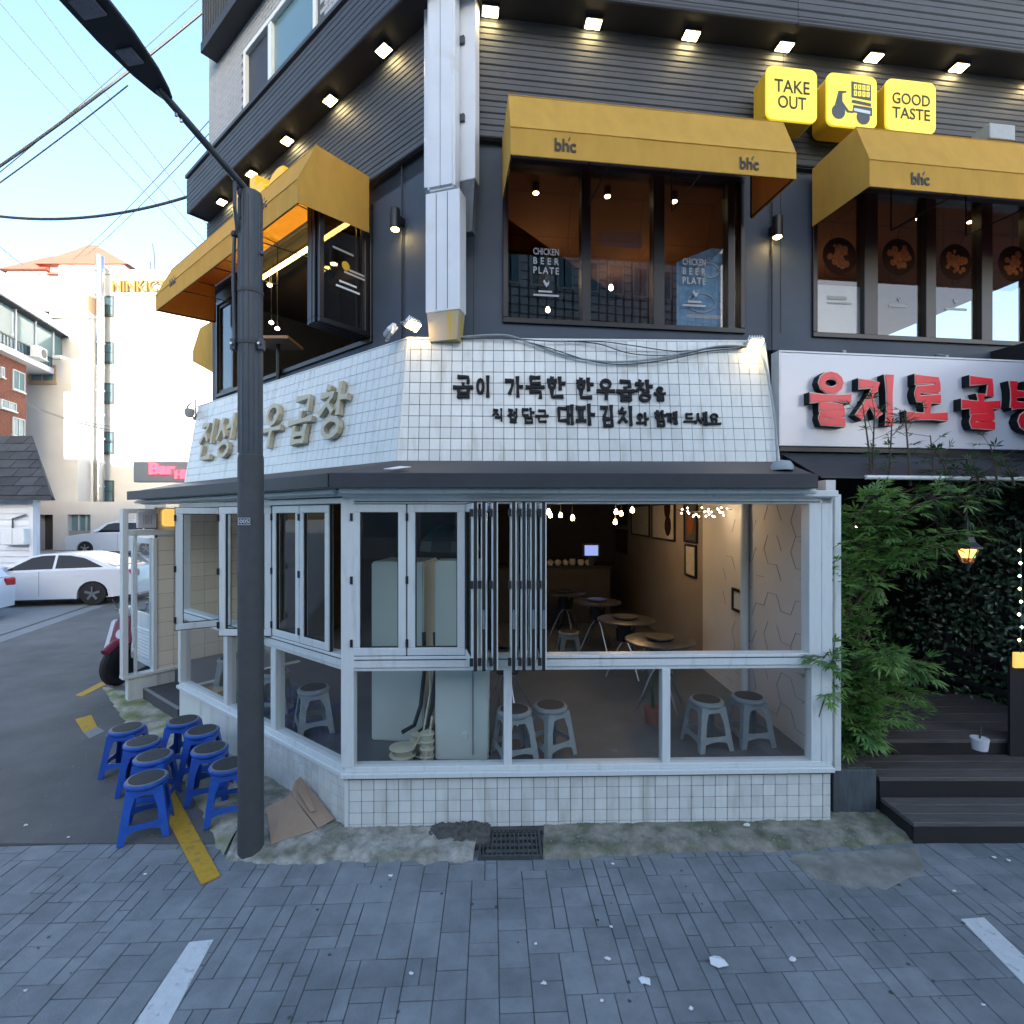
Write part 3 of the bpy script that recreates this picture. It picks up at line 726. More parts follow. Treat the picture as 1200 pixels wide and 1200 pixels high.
# ---- lean-to roof over the windows (charcoal sheet) and gutter
roof = thing('lean_to_roof', 'dark charcoal lean-to roof edge between tiled sign wall and windows', 'roof', FF.M)
B0 = Vector((-1.065, 4.73, 3.005))
def corner_at(t):  # corner of the outline pushed outwards (t<0) or inwards
    return Vector((Cn[0] + .345 * t, Cn[1] + t))
zt, zb = 2.815, 2.715
cf = corner_at(-.20); cb = corner_at(.70)
uF = Vector((math.cos(R(1.47)), math.sin(R(1.47)))); uL = Vector((-math.cos(R(-38.1)), -math.sin(R(-38.1))))
def v3(p, z): return (p.x, p.y, z)
eF = cf + uF * 3.72; eFb = cb + uF * 3.62
eL = cf + uL * 4.66; eLb = cb + uL * 5.0
obj('sheet', MB().hexa([v3(cf, zt), v3(eF, zt), v3(eFb, 3.02), v3(cb, 3.02)], [v3(cf, zt - .03), v3(eF, zt - .03), v3(eFb, 2.99), v3(cb, 2.99)]), 'charcoal', roof, FF.M @ T(0, 0, 0) if False else I4)
obj('sheet', MB().hexa([v3(eL, zt), v3(cf, zt), v3(cb, 3.02), v3(eLb, 3.02)], [v3(eL, zt - .03), v3(cf, zt - .03), v3(cb, 2.99), v3(eLb, 2.99)]), 'charcoal', roof, I4)
nF = Vector((uF.y, -uF.x)); nL = Vector((-uL.y, uL.x)) * -1
nL = Vector((-.617, -.787))
def fascia(a, b, n, m, z0, z1, th, name):
    q = [a, b, b + n * th, a + n * th]
    obj(name, MB().prism([(p.x, p.y) for p in q], z0, z1, 'z'), m, roof, I4, bevel=.004)
fascia(cf, eF, nF, 'charcoal', zb, zt + .012, .02, 'fascia')
fascia(eL, cf, nL, 'charcoal', zb, zt + .010, .02, 'fascia')
obj('soffit_board', MB().prism([(cf.x, cf.y), (eF.x, eF.y), (eF.x + .02, eF.y + .5), (-1.1, 4.5), ], 2.716, 2.73, 'z'), 'white_frame', roof, I4)
obj('soffit_board', MB().prism([(eL.x, eL.y), (cf.x, cf.y), (-1.1, 4.5), (eL.x + .4, eL.y + .5)], 2.718, 2.729, 'z'), 'white_frame', roof, I4)
a = cf + nF * -.03; 
obj('gutter', MB().tube([v3(cf + Vector((.05, .075)), 2.695), v3(cf + uF * 3.75 + Vector((0, .075)), 2.695)], .022, 8), 'white_frame', roof, I4, smooth=True)
obj('gutter', MB().tube([v3(cf + Vector((-.0, .10)), 2.69), v3(eL + Vector((.02, .10)), 2.69)], .020, 8), 'white_frame', roof, I4, smooth=True)
obj('torn_tape', MB().add([(p[0], p[1], p[2]) for p in [(-1.0, 3.99, 2.868), (-.93, 3.97, 2.864), (-.80, 4.06, 2.890), (-.90, 4.12, 2.900)]] + [(p[0], p[1], p[2] + .004) for p in [(-1.0, 3.99, 2.868), (-.93, 3.97, 2.864), (-.80, 4.06, 2.890), (-.90, 4.12, 2.900)]],
    [(0, 1, 2, 3), (7, 6, 5, 4), (0, 4, 5, 1), (1, 5, 6, 2), (2, 6, 7, 3), (3, 7, 4, 0)]), 'litter', roof, I4)
obj('end_vent', MB().lathe([(.0, 0), (.085, .0), (.085, .04), (.06, .075), (.0, .085)], n=16).xform(T(eF.x - .12, eF.y + .28, 2.88) @ RX(0)), 'grey_plastic', roof, I4, smooth=True)

# ---- tiled sign wall leaning back above the lean-to roof
SFm = T(B0.x, B0.y, B0.z) @ RZ(1.47) @ RX(-9); SF = Fr(SFm)
SLm = T(B0.x, B0.y, B0.z) @ RZ(-38.1) @ RX(-9); SL = Fr(SLm)
SHT = 1.21
sign = thing('tiled_sign_wall', 'white square-tiled wall leaning back above the restaurant windows, lettered', 'wall', T(*B0))
kx = .0545                                    # the corner moves along x as the wall leans back
xr_b = SF.hit(911, 545)[0]; xr_t = SF.hit(894, 411)[0]; xl_b = SL.hit(219, 551)[0]; xl_t = SL.hit(231, 482)[0]
fl = lambda z: kx * z; fr_ = lambda z: xr_b + (xr_t - xr_b) * z / SHT
gl = lambda z: xl_b + (xl_t - xl_b) * z / SHT; gr = lambda z: -kx * z
obj('backing', MB().prism([(fl(0), 0), (fr_(0), 0), (fr_(SHT), SHT), (fl(SHT), SHT)], .001, .06, 'y'), 'grout', sign, SFm)
obj('backing', MB().prism([(gl(0), 0), (gr(0), 0), (gr(SHT), SHT), (gl(SHT), SHT)], .001, .06, 'y'), 'grout', sign, SLm)
lay_tiles(sign, SF, 0.0, xr_b + .0, 0, SHT, xr_b / 36, SHT / 11, limit=300, xl=fl, xr=fr_)
lay_tiles(sign, SL, xl_b, 0, 0, SHT, .105, SHT / 11, limit=0, from_right=True, xl=gl, xr=gr)
obj('cap', MB().box(fl(SHT) - .01, fr_(SHT) + .01, -.012, .08, SHT - .002, SHT + .018), 'white_frame', sign, SFm, bevel=.003)
obj('cap', MB().box(gl(SHT) - .01, gr(SHT) + .01, -.012, .08, SHT, SHT + .016), 'white_frame', sign, SLm, bevel=.003)
obj('corner_bead', MB().tube([B0, SF.w(fl(SHT), 0, SHT)], .010, 8), 'tile', sign, I4, smooth=True)
obj('end_board', MB().prism([(fr_(0) + .002, 0), (fr_(0) + .03, 0), (fr_(SHT) + .03, SHT), (fr_(SHT) + .002, SHT)], -.004, .3, 'y'), 'white_frame', sign, SFm)
# flat roof behind the sign wall
obj('roof_deck', MB().prism([(-1.0, 4.96), (2.4, 5.06), (2.4, 5.9), (-.9, 5.6), (-5.0, 8.9), (-5.3, 8.5)], 4.10, 4.15, 'z'), 'charcoal', sign, I4)

# ---- lettering
def brush_sign(name, label, fr, items, w, proud, back, m, depth_lift=.0):
    t = thing(name, label, 'sign', fr.M)
    for ch, x0, x1, y0, y1 in items:
        a = fr.hit((x0 + x1) / 2, (y0 + y1) / 2, -back)
        xa = fr.hit(x0, (y0 + y1) / 2, -back)[0]; xb = fr.hit(x1, (y0 + y1) / 2, -back)[0]
        za = fr.hit((x0 + x1) / 2, y1, -back)[1]; zb_ = fr.hit((x0 + x1) / 2, y0, -back)[1]
        obj('letter', stroke_mb(hangul(ch), xa, xb, za, zb_, w * min(1.0, (zb_ - za) / .19), -back - proud, -back, .08), m, t, fr.M)
    return t
def row(s, ox, oy, k, boxes): return [(c, ox + a * k, ox + b * k, oy + t * k, oy + u * k) for c, (a, b, t, u) in zip(s, boxes)]
r1 = row('곱이가득한한우곱창을', 500, 420, .3, [(105, 180, 70, 152), (195, 250, 72, 150), (305, 375, 75, 150), (388, 458, 75, 155), (470, 540, 78, 155), (585, 650, 82, 158), (665, 732, 85, 160), (742, 808, 88, 165), (815, 880, 90, 168), (888, 930, 115, 165)])
r2 = row('직접담근대파김치와함께드세요', 500, 420, .3, [(258, 300, 200, 245), (318, 355, 200, 250), (372, 420, 198, 252), (425, 475, 203, 250), (512, 572, 185, 258), (582, 655, 182, 260), (678, 732, 188, 265), (748, 808, 190, 262), (818, 865, 215, 262), (890, 932, 208, 265), (936, 975, 210, 258), (1003, 1045, 218, 258), (1047, 1092, 212, 262), (1098, 1145, 218, 262)])
brush_sign('lettering', 'upper row of black raised Korean brush letters on white tiles', SF, r1, .027, .022, .009, 'letter_black')
brush_sign('lettering', 'lower row of black raised Korean brush letters on white tiles', SF, r2, .025, .022, .009, 'letter_black')
gold = [('진', 238, 255, 496, 539), ('성', 258, 277, 490, 535), ('한', 284, 304, 483, 530), ('우', 311, 333, 476, 524), ('곱', 344, 369, 466, 519), ('창', 378, 409, 454, 513)]
brush_sign('lettering', 'row of gold raised Korean letters on the side street tiled wall', SL, gold, .055, .05, .02, 'gold_letter')
# ================================================================== RESTAURANT INTERIOR
XR = 2.60
struct('interior_floor', MB().prism([(-1.18, 4.14), (XR, 4.24), (XR, 13), (-2.5, 13), (-3.9, 8.0), (-4.9, 7.6), (-4.0, 6.35)], FLOOR - .4, FLOOR, 'z'), 'interior_floor')
iw = thing('interior_wall', 'plain restaurant side wall with hexagon line pattern inside the open window', 'wall', T(XR, 4.2, FLOOR))
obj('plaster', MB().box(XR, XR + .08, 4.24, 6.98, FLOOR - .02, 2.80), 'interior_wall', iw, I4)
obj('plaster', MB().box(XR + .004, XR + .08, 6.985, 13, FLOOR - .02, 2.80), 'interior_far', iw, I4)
# hexagon outline fragments scribed into the near wall
rh = random.Random(3); mb = MB()
hx = .17
for r_ in range(9):
    for c in range(12):
        cy = 4.35 + c * hx * 1.5; cz = .55 + r_ * hx * 1.73 + (c % 2) * hx * .866
        if cy > 6.3 or cz > 2.55: continue
        pts = [(cy + hx * math.cos(R(60 * k)), cz + hx * math.sin(R(60 * k))) for k in range(6)]
        for k in rh.sample(range(6), 2 if cy < 5.7 else 1):
            a, b = pts[k], pts[(k + 1) % 6]
            if min(a[0], b[0]) < 4.27: continue
            mb.bar((XR - .001, a[0], a[1]), (XR - .001, b[0], b[1]), .004, .004)
obj('hexagon_line', mb, 'wall_line', iw, I4, kind='stuff')
o = thing('back_wall', 'dark rear wall at the far end of the restaurant room', 'wall', T(0, 12.9, FLOOR))
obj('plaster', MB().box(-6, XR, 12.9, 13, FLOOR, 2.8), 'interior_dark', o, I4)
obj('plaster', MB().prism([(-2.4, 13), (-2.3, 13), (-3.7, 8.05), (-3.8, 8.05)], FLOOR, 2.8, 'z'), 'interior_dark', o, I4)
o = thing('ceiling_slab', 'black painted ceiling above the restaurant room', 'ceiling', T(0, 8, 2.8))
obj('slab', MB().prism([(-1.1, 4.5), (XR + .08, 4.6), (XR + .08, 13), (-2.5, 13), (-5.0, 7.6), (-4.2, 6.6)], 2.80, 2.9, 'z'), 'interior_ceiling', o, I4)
# white pipe running up the wall
o = obj('wall_pipe', MB().tube([(XR - .05, 5.62, FLOOR), (XR - .05, 5.62, 2.8)], .045, 12), 'white_frame', smooth=True)
tag(o, 'white vertical pipe against the inside wall by the open window', 'pipe')
# frames and papers on the wall (plane x = XR)
def wall_hit(px, py, x=XR):
    r = ray(px, py); t = x / r.x; p = CAM + r * t; return p.y, p.z
def framed(px0, px1, py0, py1, m, label, fm='black_frame', name='wall_poster', cat='poster'):
    ya, za = wall_hit(px1, py1); yb, zb_ = wall_hit(px0, py0)
    za = wall_hit((px0 + px1) / 2, py1)[1]; zb_ = min(2.78, wall_hit((px0 + px1) / 2, py0)[1])
    t = thing(name, label, cat, T(XR, (ya + yb) / 2, za))
    w = .03
    obj('poster_frame', MB().box(XR - .03, XR - .003, ya, yb, za, za + w).box(XR - .03, XR - .003, ya, yb, zb_ - w, zb_).box(XR - .03, XR - .003, ya, ya + w, za + w, zb_ - w).box(XR - .03, XR - .003, yb - w, yb, za + w, zb_ - w), fm, t, I4)
    obj('sheet', MB().box(XR - .014, XR - .004, ya + w, yb - w, za + w, zb_ - w), m, t, I4)
    return t, ya, yb, za, zb_
framed(710, 721, 619, 645, 'poster_dark', 'small dark framed picture on the brown wall, deeper in the room')
framed(723, 736, 620, 648, 'poster_dark', 'small dark framed picture below the certificates on the brown wall')
framed(711, 736, 592, 615, 'poster_dark', 'wide dark framed picture high on the brown wall')
framed(741, 762, 592, 628, 'poster', 'pale framed certificate between dark pictures and menu poster')
t, ya, yb, za, zb_ = framed(765, 792, 590, 633, 'poster', 'framed menu poster with two round dish pictures')
for u, v in ((.3, .85), (.28, .4)):
    obj('dish_print', MB().lathe([(.0, 0), (.17, 0), (.17, .004), (.0, .005)], n=18).xform(T(XR - .015, ya + (yb - ya) * u, za + (zb_ - za) * v) @ RY(-90)), 'food_bowl', t, I4)
t, ya, yb, za, zb_ = framed(803, 818, 590, 636, 'poster_dark', 'narrow menu poster under the warm string lights')
obj('dish_print', MB().lathe([(.0, 0), (.13, 0), (.13, .004), (.0, .005)], n=18).xform(T(XR - .015, (ya + yb) / 2, za + (zb_ - za) * .45) @ RY(-90)), 'food', t, I4)
framed(804, 817, 638, 676, 'poster', 'narrow printed notice below the menu poster')
framed(860, 876, 691, 718, 'paper', 'white paper notice taped beside the wall pipe')
# monitor and counter at the back
mo = thing('monitor', 'small lit monitor on the counter at the back of the room', 'monitor', T(1.55, 9.9, 1.6))
p = at(693, 645, 10.0)
obj('bezel', MB().box(p.x - .17, p.x + .17, 10.0, 10.05, p.z - .13, p.z + .13), 'black_frame', mo, I4)
obj('screen', MB().box(p.x - .13, p.x + .13, 9.99, 9.998, p.z - .10, p.z + .10), 'screen', mo, I4)
obj('stand', MB().box(p.x - .05, p.x + .05, 10.0, 10.05, 1.55, p.z - .13), 'black_frame', mo, I4)
ct = thing('counter', 'dark serving counter with dishes at the back of the room', 'counter', T(.9, 10.3, FLOOR))
obj('cabinet', MB().box(-1.0, 1.9, 9.95, 10.5, FLOOR, 1.50), 'interior_dark', ct, I4)
obj('worktop', MB().box(-1.05, 1.95, 9.90, 10.55, 1.50, 1.54), 'black_wood', ct, I4)
cr = random.Random(4)
for k in range(6):
    x = .75 + k * .15
    o = obj('dish_stack', MB().lathe([(.0, 0), (.05, 0), (.07, .05), (.06, .07 + .05 * cr.random()), (0, .12)], (x, 10.1 + cr.uniform(-.08, .1), 1.54), 10), 'poster', smooth=True)
    tag(o, 'small dish stack on the dark counter at the back', 'dishes', 'dishes on the counter')
# ceiling string bulbs
blb = [(643, 600), (645, 604), (657, 604), (671, 607), (722, 600), (728, 602), (741, 598), (721, 612), (633, 606)]
for i, (px, py) in enumerate(blb):
    Y = 7.2 + (i % 3) * .4; p = at(px, py, Y)
    t = thing('pendant_bulb', 'small glowing filament bulb hanging from the dark ceiling', 'lamp', T(*p), 'glowing bulbs inside the restaurant')
    obj('bulb', MB().lathe([(0, -.035), (.022, -.028), (.030, 0), (.018, .03), (.008, .045), (0, .046)], p, 10), 'bulb', t, I4, smooth=True)
    obj('cord', MB().tube([(p.x, p.y, p.z + .045), (p.x, p.y, 2.80)], .004, 5), 'wire', t, I4)
cl = thing('string_light_cluster', 'cluster of warm amber string lights hung under the ceiling near the side wall', 'lights', T(1.9, 5.9, 2.6))
for k in range(26):
    p = at(cr.uniform(796, 852), cr.uniform(594, 606), cr.uniform(5.6, 6.2))
    obj('bulb', MB().lathe([(0, -.010), (.011, 0), (0, .010)], p, 6), 'bulb_small', cl, I4)
obj('string', MB().tube([at(790, 597, 6.2), at(815, 600, 5.9), at(838, 596, 5.8), at(858, 597, 5.7)], .004, 5), 'wire', cl, I4)
for nm, loc, en, cc in (('string_light_cluster_glow', at(815, 600, 5.9), .75, (1, .66, .34)), ('pendant_glow', at(728, 606, 7.5), 1.4, (1, .62, .3)), ('pendant_glow', at(655, 604, 7.6), .6, (1, .62, .3))):
    L_ = bpy.data.lights.new(nm, 'POINT'); L_.energy = en; L_.color = cc; L_.shadow_soft_size = .08
    lo = bpy.data.objects.new(nm, L_); C.objects.link(lo); lo.location = (loc.x, loc.y, min(loc.z, 2.62) - .04)

# ---- plastic stools: one builder, two colours
def stool(name, label, M, m, group, pad='pad', rim='pad_rim'):
    t = thing(name, label, 'stool', M, group)
    H = .412; tb, bb = .118, .168
    obj('seat', MB().lathe([(.0, H - .035), (.128, H - .045), (.146, H - .030), (.150, H - .012), (.146, H - .003), (.138, H)], n=28), m, t, M, smooth=True)
    obj('seat_rim', MB().lathe([(.0, H - .004), (.138, H - .004), (.137, H + .006), (.122, H + .007), (.0, H + .005)], n=28), rim, t, M, smooth=True)
    obj('seat_pad', MB().lathe([(.013, H + .0045), (.120, H + .0050), (.119, H + .011), (.013, H + .010)], n=28), pad, t, M, smooth=True)
    obj('hole', MB().lathe([(0, H + .006), (.0125, H + .006), (.0125, H + .0102), (0, H + .0102)], n=12), 'gasket', t, M)
    for sx in (-1, 1):
        for sy in (-1, 1):
            mb = MB(); q = .034; th = .007
            def cn(z): k = (H - .03 - z) / (H - .03); return tb + (bb - tb) * k, .056 - .010 * k
            zs = [0, .12, .23, .322, H - .03]
            prev = None
            for z in zs:
                c, w = cn(z); w += .014 if z >= .32 else 0; w += .02 if z > .36 else 0; w += .008 if z == .12 else 0
                sec = [(sx * c, sy * c, z), (sx * (c - w), sy * c, z), (sx * (c - w), sy * (c - th), z), (sx * (c - th), sy * (c - th), z), (sx * (c - th), sy * (c - w), z), (sx * c, sy * (c - w), z)]
                k = len(mb.v); mb.v += sec
                if prev is not None:
                    for i in range(6): mb.f.append((prev + i, prev + (i + 1) % 6, k + (i + 1) % 6, k + i))
                else: mb.f.append(tuple(k + i for i in range(6)))
                prev = k
            mb.f.append(tuple(prev + i for i in range(6)))
            obj('leg', mb, m, t, M, bevel=.002)
    for a in range(4):                       # arched stretcher and apron on each side
        c1 = bb - (bb - tb) * .30; c0 = bb - (bb - tb) * .20
        mb = MB(); n = 8
        for i in range(n):
            u0, u1 = -1 + 2 * i / n, -1 + 2 * (i + 1) / n
            f = lambda u: .062 + .030 * (1 - u * u); g_ = lambda u: .138 - .006 * (1 - u * u)
            k = c0 - .028
            mb.hexa([(u0 * k, -c0, f(u0)), (u1 * k, -c0, f(u1)), (u1 * k, -c1, g_(u1)), (u0 * k, -c1, g_(u0))],
                    [(u0 * k, -c0 + .008, f(u0)), (u1 * k, -c0 + .008, f(u1)), (u1 * k, -c1 + .008, g_(u1)), (u0 * k, -c1 + .008, g_(u0))])
        obj('stretcher', mb.xform(RZ(90 * a)), m, t, M)
        mb = MB(); c3 = tb + .003; c2 = tb + (bb - tb) * .16
        for i in range(n):
            u0, u1 = -1 + 2 * i / n, -1 + 2 * (i + 1) / n
            f = lambda u: H - .135 + .055 * (1 - u ** 4)
            k = .10
            mb.hexa([(u0 * k, -c2, f(u0)), (u1 * k, -c2, f(u1)), (u1 * k, -c3, H - .032), (u0 * k, -c3, H - .032)],
                    [(u0 * k, -c2 + .007, f(u0)), (u1 * k, -c2 + .007, f(u1)), (u1 * k, -c3 + .007, H - .032), (u0 * k, -c3 + .007, H - .032)])
        obj('apron', mb.xform(RZ(90 * a)), m, t, M)
    return t
gs = stool('plastic_stool', 'grey plastic stool inside by the window, left of the pair near the side wall', T(1.77, 4.66, FLOOR) @ RZ(12), 'grey_plastic', 'grey stools inside the restaurant', rim='grey_plastic')
def grey(label, x, y, rz):
    c = copy_tree(gs, None, T(x, y, FLOOR) @ RZ(rz)); c['label'] = label; return c
grey('grey plastic stool inside by the window, closest to the hexagon-patterned wall', 2.19, 4.74, 8)
grey('grey plastic stool behind the lower pane under the folded sashes', .02, 4.42, 20)
grey('grey plastic stool behind the wide lower pane right of the folded sashes', .34, 4.52, 35)
grey('grey plastic stool behind the side street pane beside the corner', -1.93, 4.98, 30)
grey('grey plastic stool behind the side street pane nearest the entrance', -3.30, 6.02, 15)
grey('grey plastic stool behind the lamp post inside the side street window', -2.55, 5.50, 10)
grey('pale grey stool deep in the room beside the row of round tables', .82, 7.4, 5)
grey('grey stool half hidden beside the second round table', 1.95, 6.9, 5)
# ---- round grill tables
def table(label, x, y, m='table_top'):
    M = T(x, y, FLOOR); t = thing('round_table', label, 'table', M, 'round grill tables')
    obj('table_top', MB().lathe([(.0, .70), (.36, .70), (.375, .71), (.375, .725), (.36, .73), (.0, .73)], n=32), m, t, M, smooth=True)
    obj('grill_pan', MB().lathe([(.0, .732), (.11, .732), (.15, .75), (.155, .765), (.13, .762), (.0, .745)], n=20), 'steel', t, M, smooth=True)
    obj('burner', MB().lathe([(.0, .45), (.12, .45), (.14, .70), (.0, .70)], n=16), 'black_frame', t, M, smooth=True)
    for a in (20, 110, 200, 290):
        c, s_ = math.cos(R(a)), math.sin(R(a))
        obj('leg', MB().tube([(-c * .20, -s_ * .20, .70), (c * .12, s_ * .12, .35), (c * .30, s_ * .30, 0)], .011, 6), 'steel', t, M, smooth=True)
    return t
table('round steel grill table just behind the open sill', 1.62, 5.62)
table('round steel grill table in the middle of the row', 1.50, 6.75)
table('round steel grill table third back in the row', 1.36, 8.15)
table('round steel grill table farthest back by the counter', .95, 9.1)
table('round steel grill table behind the folded sashes', -.05, 5.35)
# ---- appliances and clutter behind the closed sashes
ac = thing('standing_unit', 'tall pale green-white appliance cabinet behind the closed sash', 'appliance', T(-.43, 4.5, FLOOR))
obj('body', MB().box(-.655, -.20, 4.36, 4.62, FLOOR, 2.12), 'appliance', ac, I4, bevel=.012, seg=2)
obj('seam', MB().box(-.335, -.330, 4.352, 4.36, FLOOR + .05, 2.08), 'gasket', ac, I4)
obj('knob', MB().lathe([(0, 0), (.035, 0), (.03, .008), (0, .009)], n=18).xform(T(-.40, 4.359, FLOOR + .21) @ RX(90)), 'appliance', ac, I4, smooth=True)
fr2 = thing('freezer_cabinet', 'pale cabinet turned with its plain back to the corner window', 'appliance', T(-1.0, 4.7, FLOOR))
obj('body', MB().box(-1.28, -.78, 4.72, 5.25, FLOOR, 2.08), 'appliance', fr2, T(-1.03, 4.98, 0) @ RZ(-6) @ T(1.03, -4.98, 0), bevel=.015, seg=2)
obj('top_cloth', MB().lathe([(.02, .0), (.30, .0), (.28, .10), (.18, .22), (.05, .27)], (-.62, 5.1, 2.16), 9), 'charcoal', fr2, I4)
def pots(label, x, y, n, r):
    M = T(x, y, FLOOR); t = thing('pot_stack', label, 'pots', M, 'beige pots on the floor behind the corner window')
    for k in range(n):
        obj('pot', MB().lathe([(.0, 0), (r * .75, 0), (r, .05), (r * 1.05, .055), (r * .9, .062), (0, .06)], (0, 0, k * .063), 20), 'pot', t, M, smooth=True)
pots('low stack of beige pots closest to the corner post', -.93, 4.36, 2, .11); pots('beige pot stack beside the black hoses', -.80, 4.5, 3, .09); pots('beige pot stack next to the tall appliance', -.72, 4.34, 4, .06)
for i, (a, b, lb) in enumerate(((-.80, .07, 'thick black hose hanging down behind the corner pane'), (-.70, .05, 'black hose curling to the floor beside the tall appliance'))):
    o = obj('rubber_hose', MB().tube([(a, 4.64, 1.45), (a + .01, 4.62, 1.1), (a - b * .3, 4.60, .80), (a - b, 4.56, .64), (a - b * 2.4, 4.50, .60)], .018, 8), 'hose', smooth=True); tag(o, lb, 'hose')
o = obj('power_cable', MB().tube([(-.74, 4.62, 1.3), (-.72, 4.5, .95), (-.76, 4.40, .66), (-.86, 4.30, .50), (-.72, 4.27, .47), (-.68, 4.36, .80)], .008, 6), 'pot', smooth=True); tag(o, 'pale loose cable among the pots behind the corner pane', 'cable')
pt = thing('flower_pot', 'small potted plant standing inside behind the lower pane', 'plant', T(1.42, 5.15, FLOOR))
obj('pot', MB().lathe([(.0, 0), (.07, 0), (.09, .15), (.095, .15), (.09, .16), (0, .15)], (1.42, 5.15, FLOOR), 16), 'brick_red', pt, I4, smooth=True)
obj('stem', MB().tube([(1.42, 5.15, FLOOR + .15), (1.41, 5.16, FLOOR + .34), (1.43, 5.15, FLOOR + .50)], [.02, .016, .008], 6), 'leaf_dark', pt, I4)

# ---- entrance beside the window: steps, tiled end wall with doorway, louvred door
LEN = 4.72
SWo = LL.w(-LEN, 0, 0)
SW = Fr(T(SWo.x, SWo.y, 0) @ RZ(-38.1 + 90))      # x runs into the building, y away from the window side
ew = thing('entrance_wall', 'cream-tiled entrance wall with a white framed doorway above dark steps', 'wall', SW.M)
xd = SW.hit(184, 700)[0]; xe = xd + 1.5; xj = SW.hit(143, 700)[0]; xk = SW.hit(150, 700)[0]; xg = SW.hit(158, 700)[0]
obj('core', MB().box(xd, xe, 0, .10, .02, 2.62), 'grout', ew, SW.M)
lay_tiles(ew, SW, xd + .002, xe, .36, 2.62, .20, .20, m='cream_tile', g=.004)
obj('plinth', MB().box(xk, xd - .002, -.01, .12, .0, .33), 'tile', ew, SW.M)
obj('plinth', MB().box(xd, xe, -.012, -.001, .02, .34), 'tile', ew, SW.M)
obj('threshold', MB().box(xj, xe, -.03, .12, .331, .372), 'white_frame', ew, SW.M, bevel=.004)
obj('jamb', MB().box(xj, xk, -.02, .10, .372, 2.60), 'white_frame', ew, SW.M, bevel=.004)
obj('jamb', MB().box(xd - .05, xd + .0, -.02, .10, .372, 2.20), 'white_frame', ew, SW.M, bevel=.004)
obj('transom', MB().box(xk, xd + .4, -.022, .09, 2.24, 2.32), 'white_frame', ew, SW.M, bevel=.004)
obj('transom', MB().box(xk, xd, -.022, .09, 2.54, 2.60), 'white_frame', ew, SW.M, bevel=.004)
obj('pane', MB().box(xk, xg, .03, .036, .372, 2.24), 'glass_clear', ew, SW.M)
obj('fanlight_pane', MB().box(xk, xg, .03, .036, 2.32, 2.54), 'glass_clear', ew, SW.M)
obj('sash_bar', MB().box(xg, xg + .03, .0, .06, .372, 2.24), 'white_frame', ew, SW.M, bevel=.004)
nb_ = thing('notice_box', 'white notice box with grey lettering above the entrance doorway', 'sign', SW.M)
obj('box', MB().box(xg + .02, xd - .02, -.05, .02, 2.34, 2.57), 'sign_white', nb_, SW.M, bevel=.006)
obj('lettering', text_mb('1011', xg + .08, xd - .08, 2.39, 2.52, .004, -.051), 'grey_plastic', nb_, SW.M)
lp = obj('wall_light', MB().box(xd + .05, xd + .28, -.05, -.009, 2.36, 2.60), 'plaster_lit', M=SW.M, bevel=.02, seg=2); tag(lp, 'amber lit panel above the cream tiles by the entrance', 'lamp')
# louvred door standing open behind the doorway
DR = Fr(T(*(SW.w(xd - .03, .06, 0))) @ RZ(-38.1))
dw = .86
dr = thing('louvred_door', 'white door with glass panel and louvres standing open at the entrance', 'door', DR.M)
obj('door_frame', MB().frame(-dw, 0, .40, 2.20, .085, -.02, .02), 'white_frame', dr, DR.M, bevel=.004)
obj('glass_pane', MB().box(-dw + .08, -.08, -.003, .003, 1.12, 2.12), 'glass_panel', dr, DR.M)
obj('panel', MB().box(-dw + .08, -.08, -.012, .012, .92, 1.12), 'white_frame', dr, DR.M)
for k in range(9):
    z = .50 + k * .047; obj('slat', MB().hexa([(-dw + .08, -.022, z), (-.08, -.022, z), (-.08, .012, z + .03), (-dw + .08, .012, z + .03)], [(-dw + .08, -.022, z + .012), (-.08, -.022, z + .012), (-.08, .012, z + .042), (-dw + .08, .012, z + .042)]), 'white_frame', dr, DR.M)
obj('backing', MB().box(-dw + .08, -.08, .013, .017, .48, .92), 'white_frame', dr, DR.M)
obj('handle', MB().tube([(-.05, -.02, 1.30), (-.05, -.06, 1.30), (-.05, -.06, 1.18), (-.05, -.02, 1.18)], .009, 6), 'steel', dr, DR.M)
st = thing('entrance_steps', 'two dark grey steps leading up beside the side street windows', 'steps', LL.off(-4.0, 0, 0))
obj('step', MB().box(-LEN + .05, -LW - .02, -.02, .36, 0, .175), 'step_grey', st, LL.M, bevel=.008)
obj('step', MB().box(-LEN + .05, -LW - .02, .36, 1.5, 0, .345), 'step_grey', st, LL.M, bevel=.008)
obj('nosing', MB().box(-LEN + .05, -LW - .02, -.024, .02, .175, .180), 'concrete', st, LL.M)
obj('side_cheek', MB().box(-LW, -LW + .06, .10, 1.5, .02, .44), 'tile', st, LL.M)
# ================================================================== UPPER STOREYS OF THE CORNER BUILDING
ub = thing('corner_building', 'dark grey corner building with ribbed cladding over the tiled restaurant', 'building', T(-.69, 5.15, 0))
w1a, w1b = UR.hit(589, 378)[0], UR.hit(872, 391)[0]
w2a, w2b = UR.hit(951, 394)[0], 7.6
WZ0, WZ1 = 4.47, 6.15
XE = 9.0
def uw(fr, x0, x1, z0, z1, y0=0, y1=.2, m='grey_wall', name='wall'): return obj(name, MB().box(x0, x1, y0, y1, z0, z1), m, ub, fr.M)
uw(UR, 0, XE, 4.0, WZ0)
uw(UR, 0, w1a, WZ0, 6.3); uw(UR, w1b, w2a, WZ0, 6.3); uw(UR, w2b, XE, WZ0, 6.3)
uw(UR, w1a, w1b, WZ1, 6.3); uw(UR, w2a, w2b, WZ1, 6.3)
uw(UR, 0, XE, 6.3, 11)
LXE = UL.hit(249, 440)[0]
l1b = UL.hit(437, 380)[0]; l1a = LXE + .20
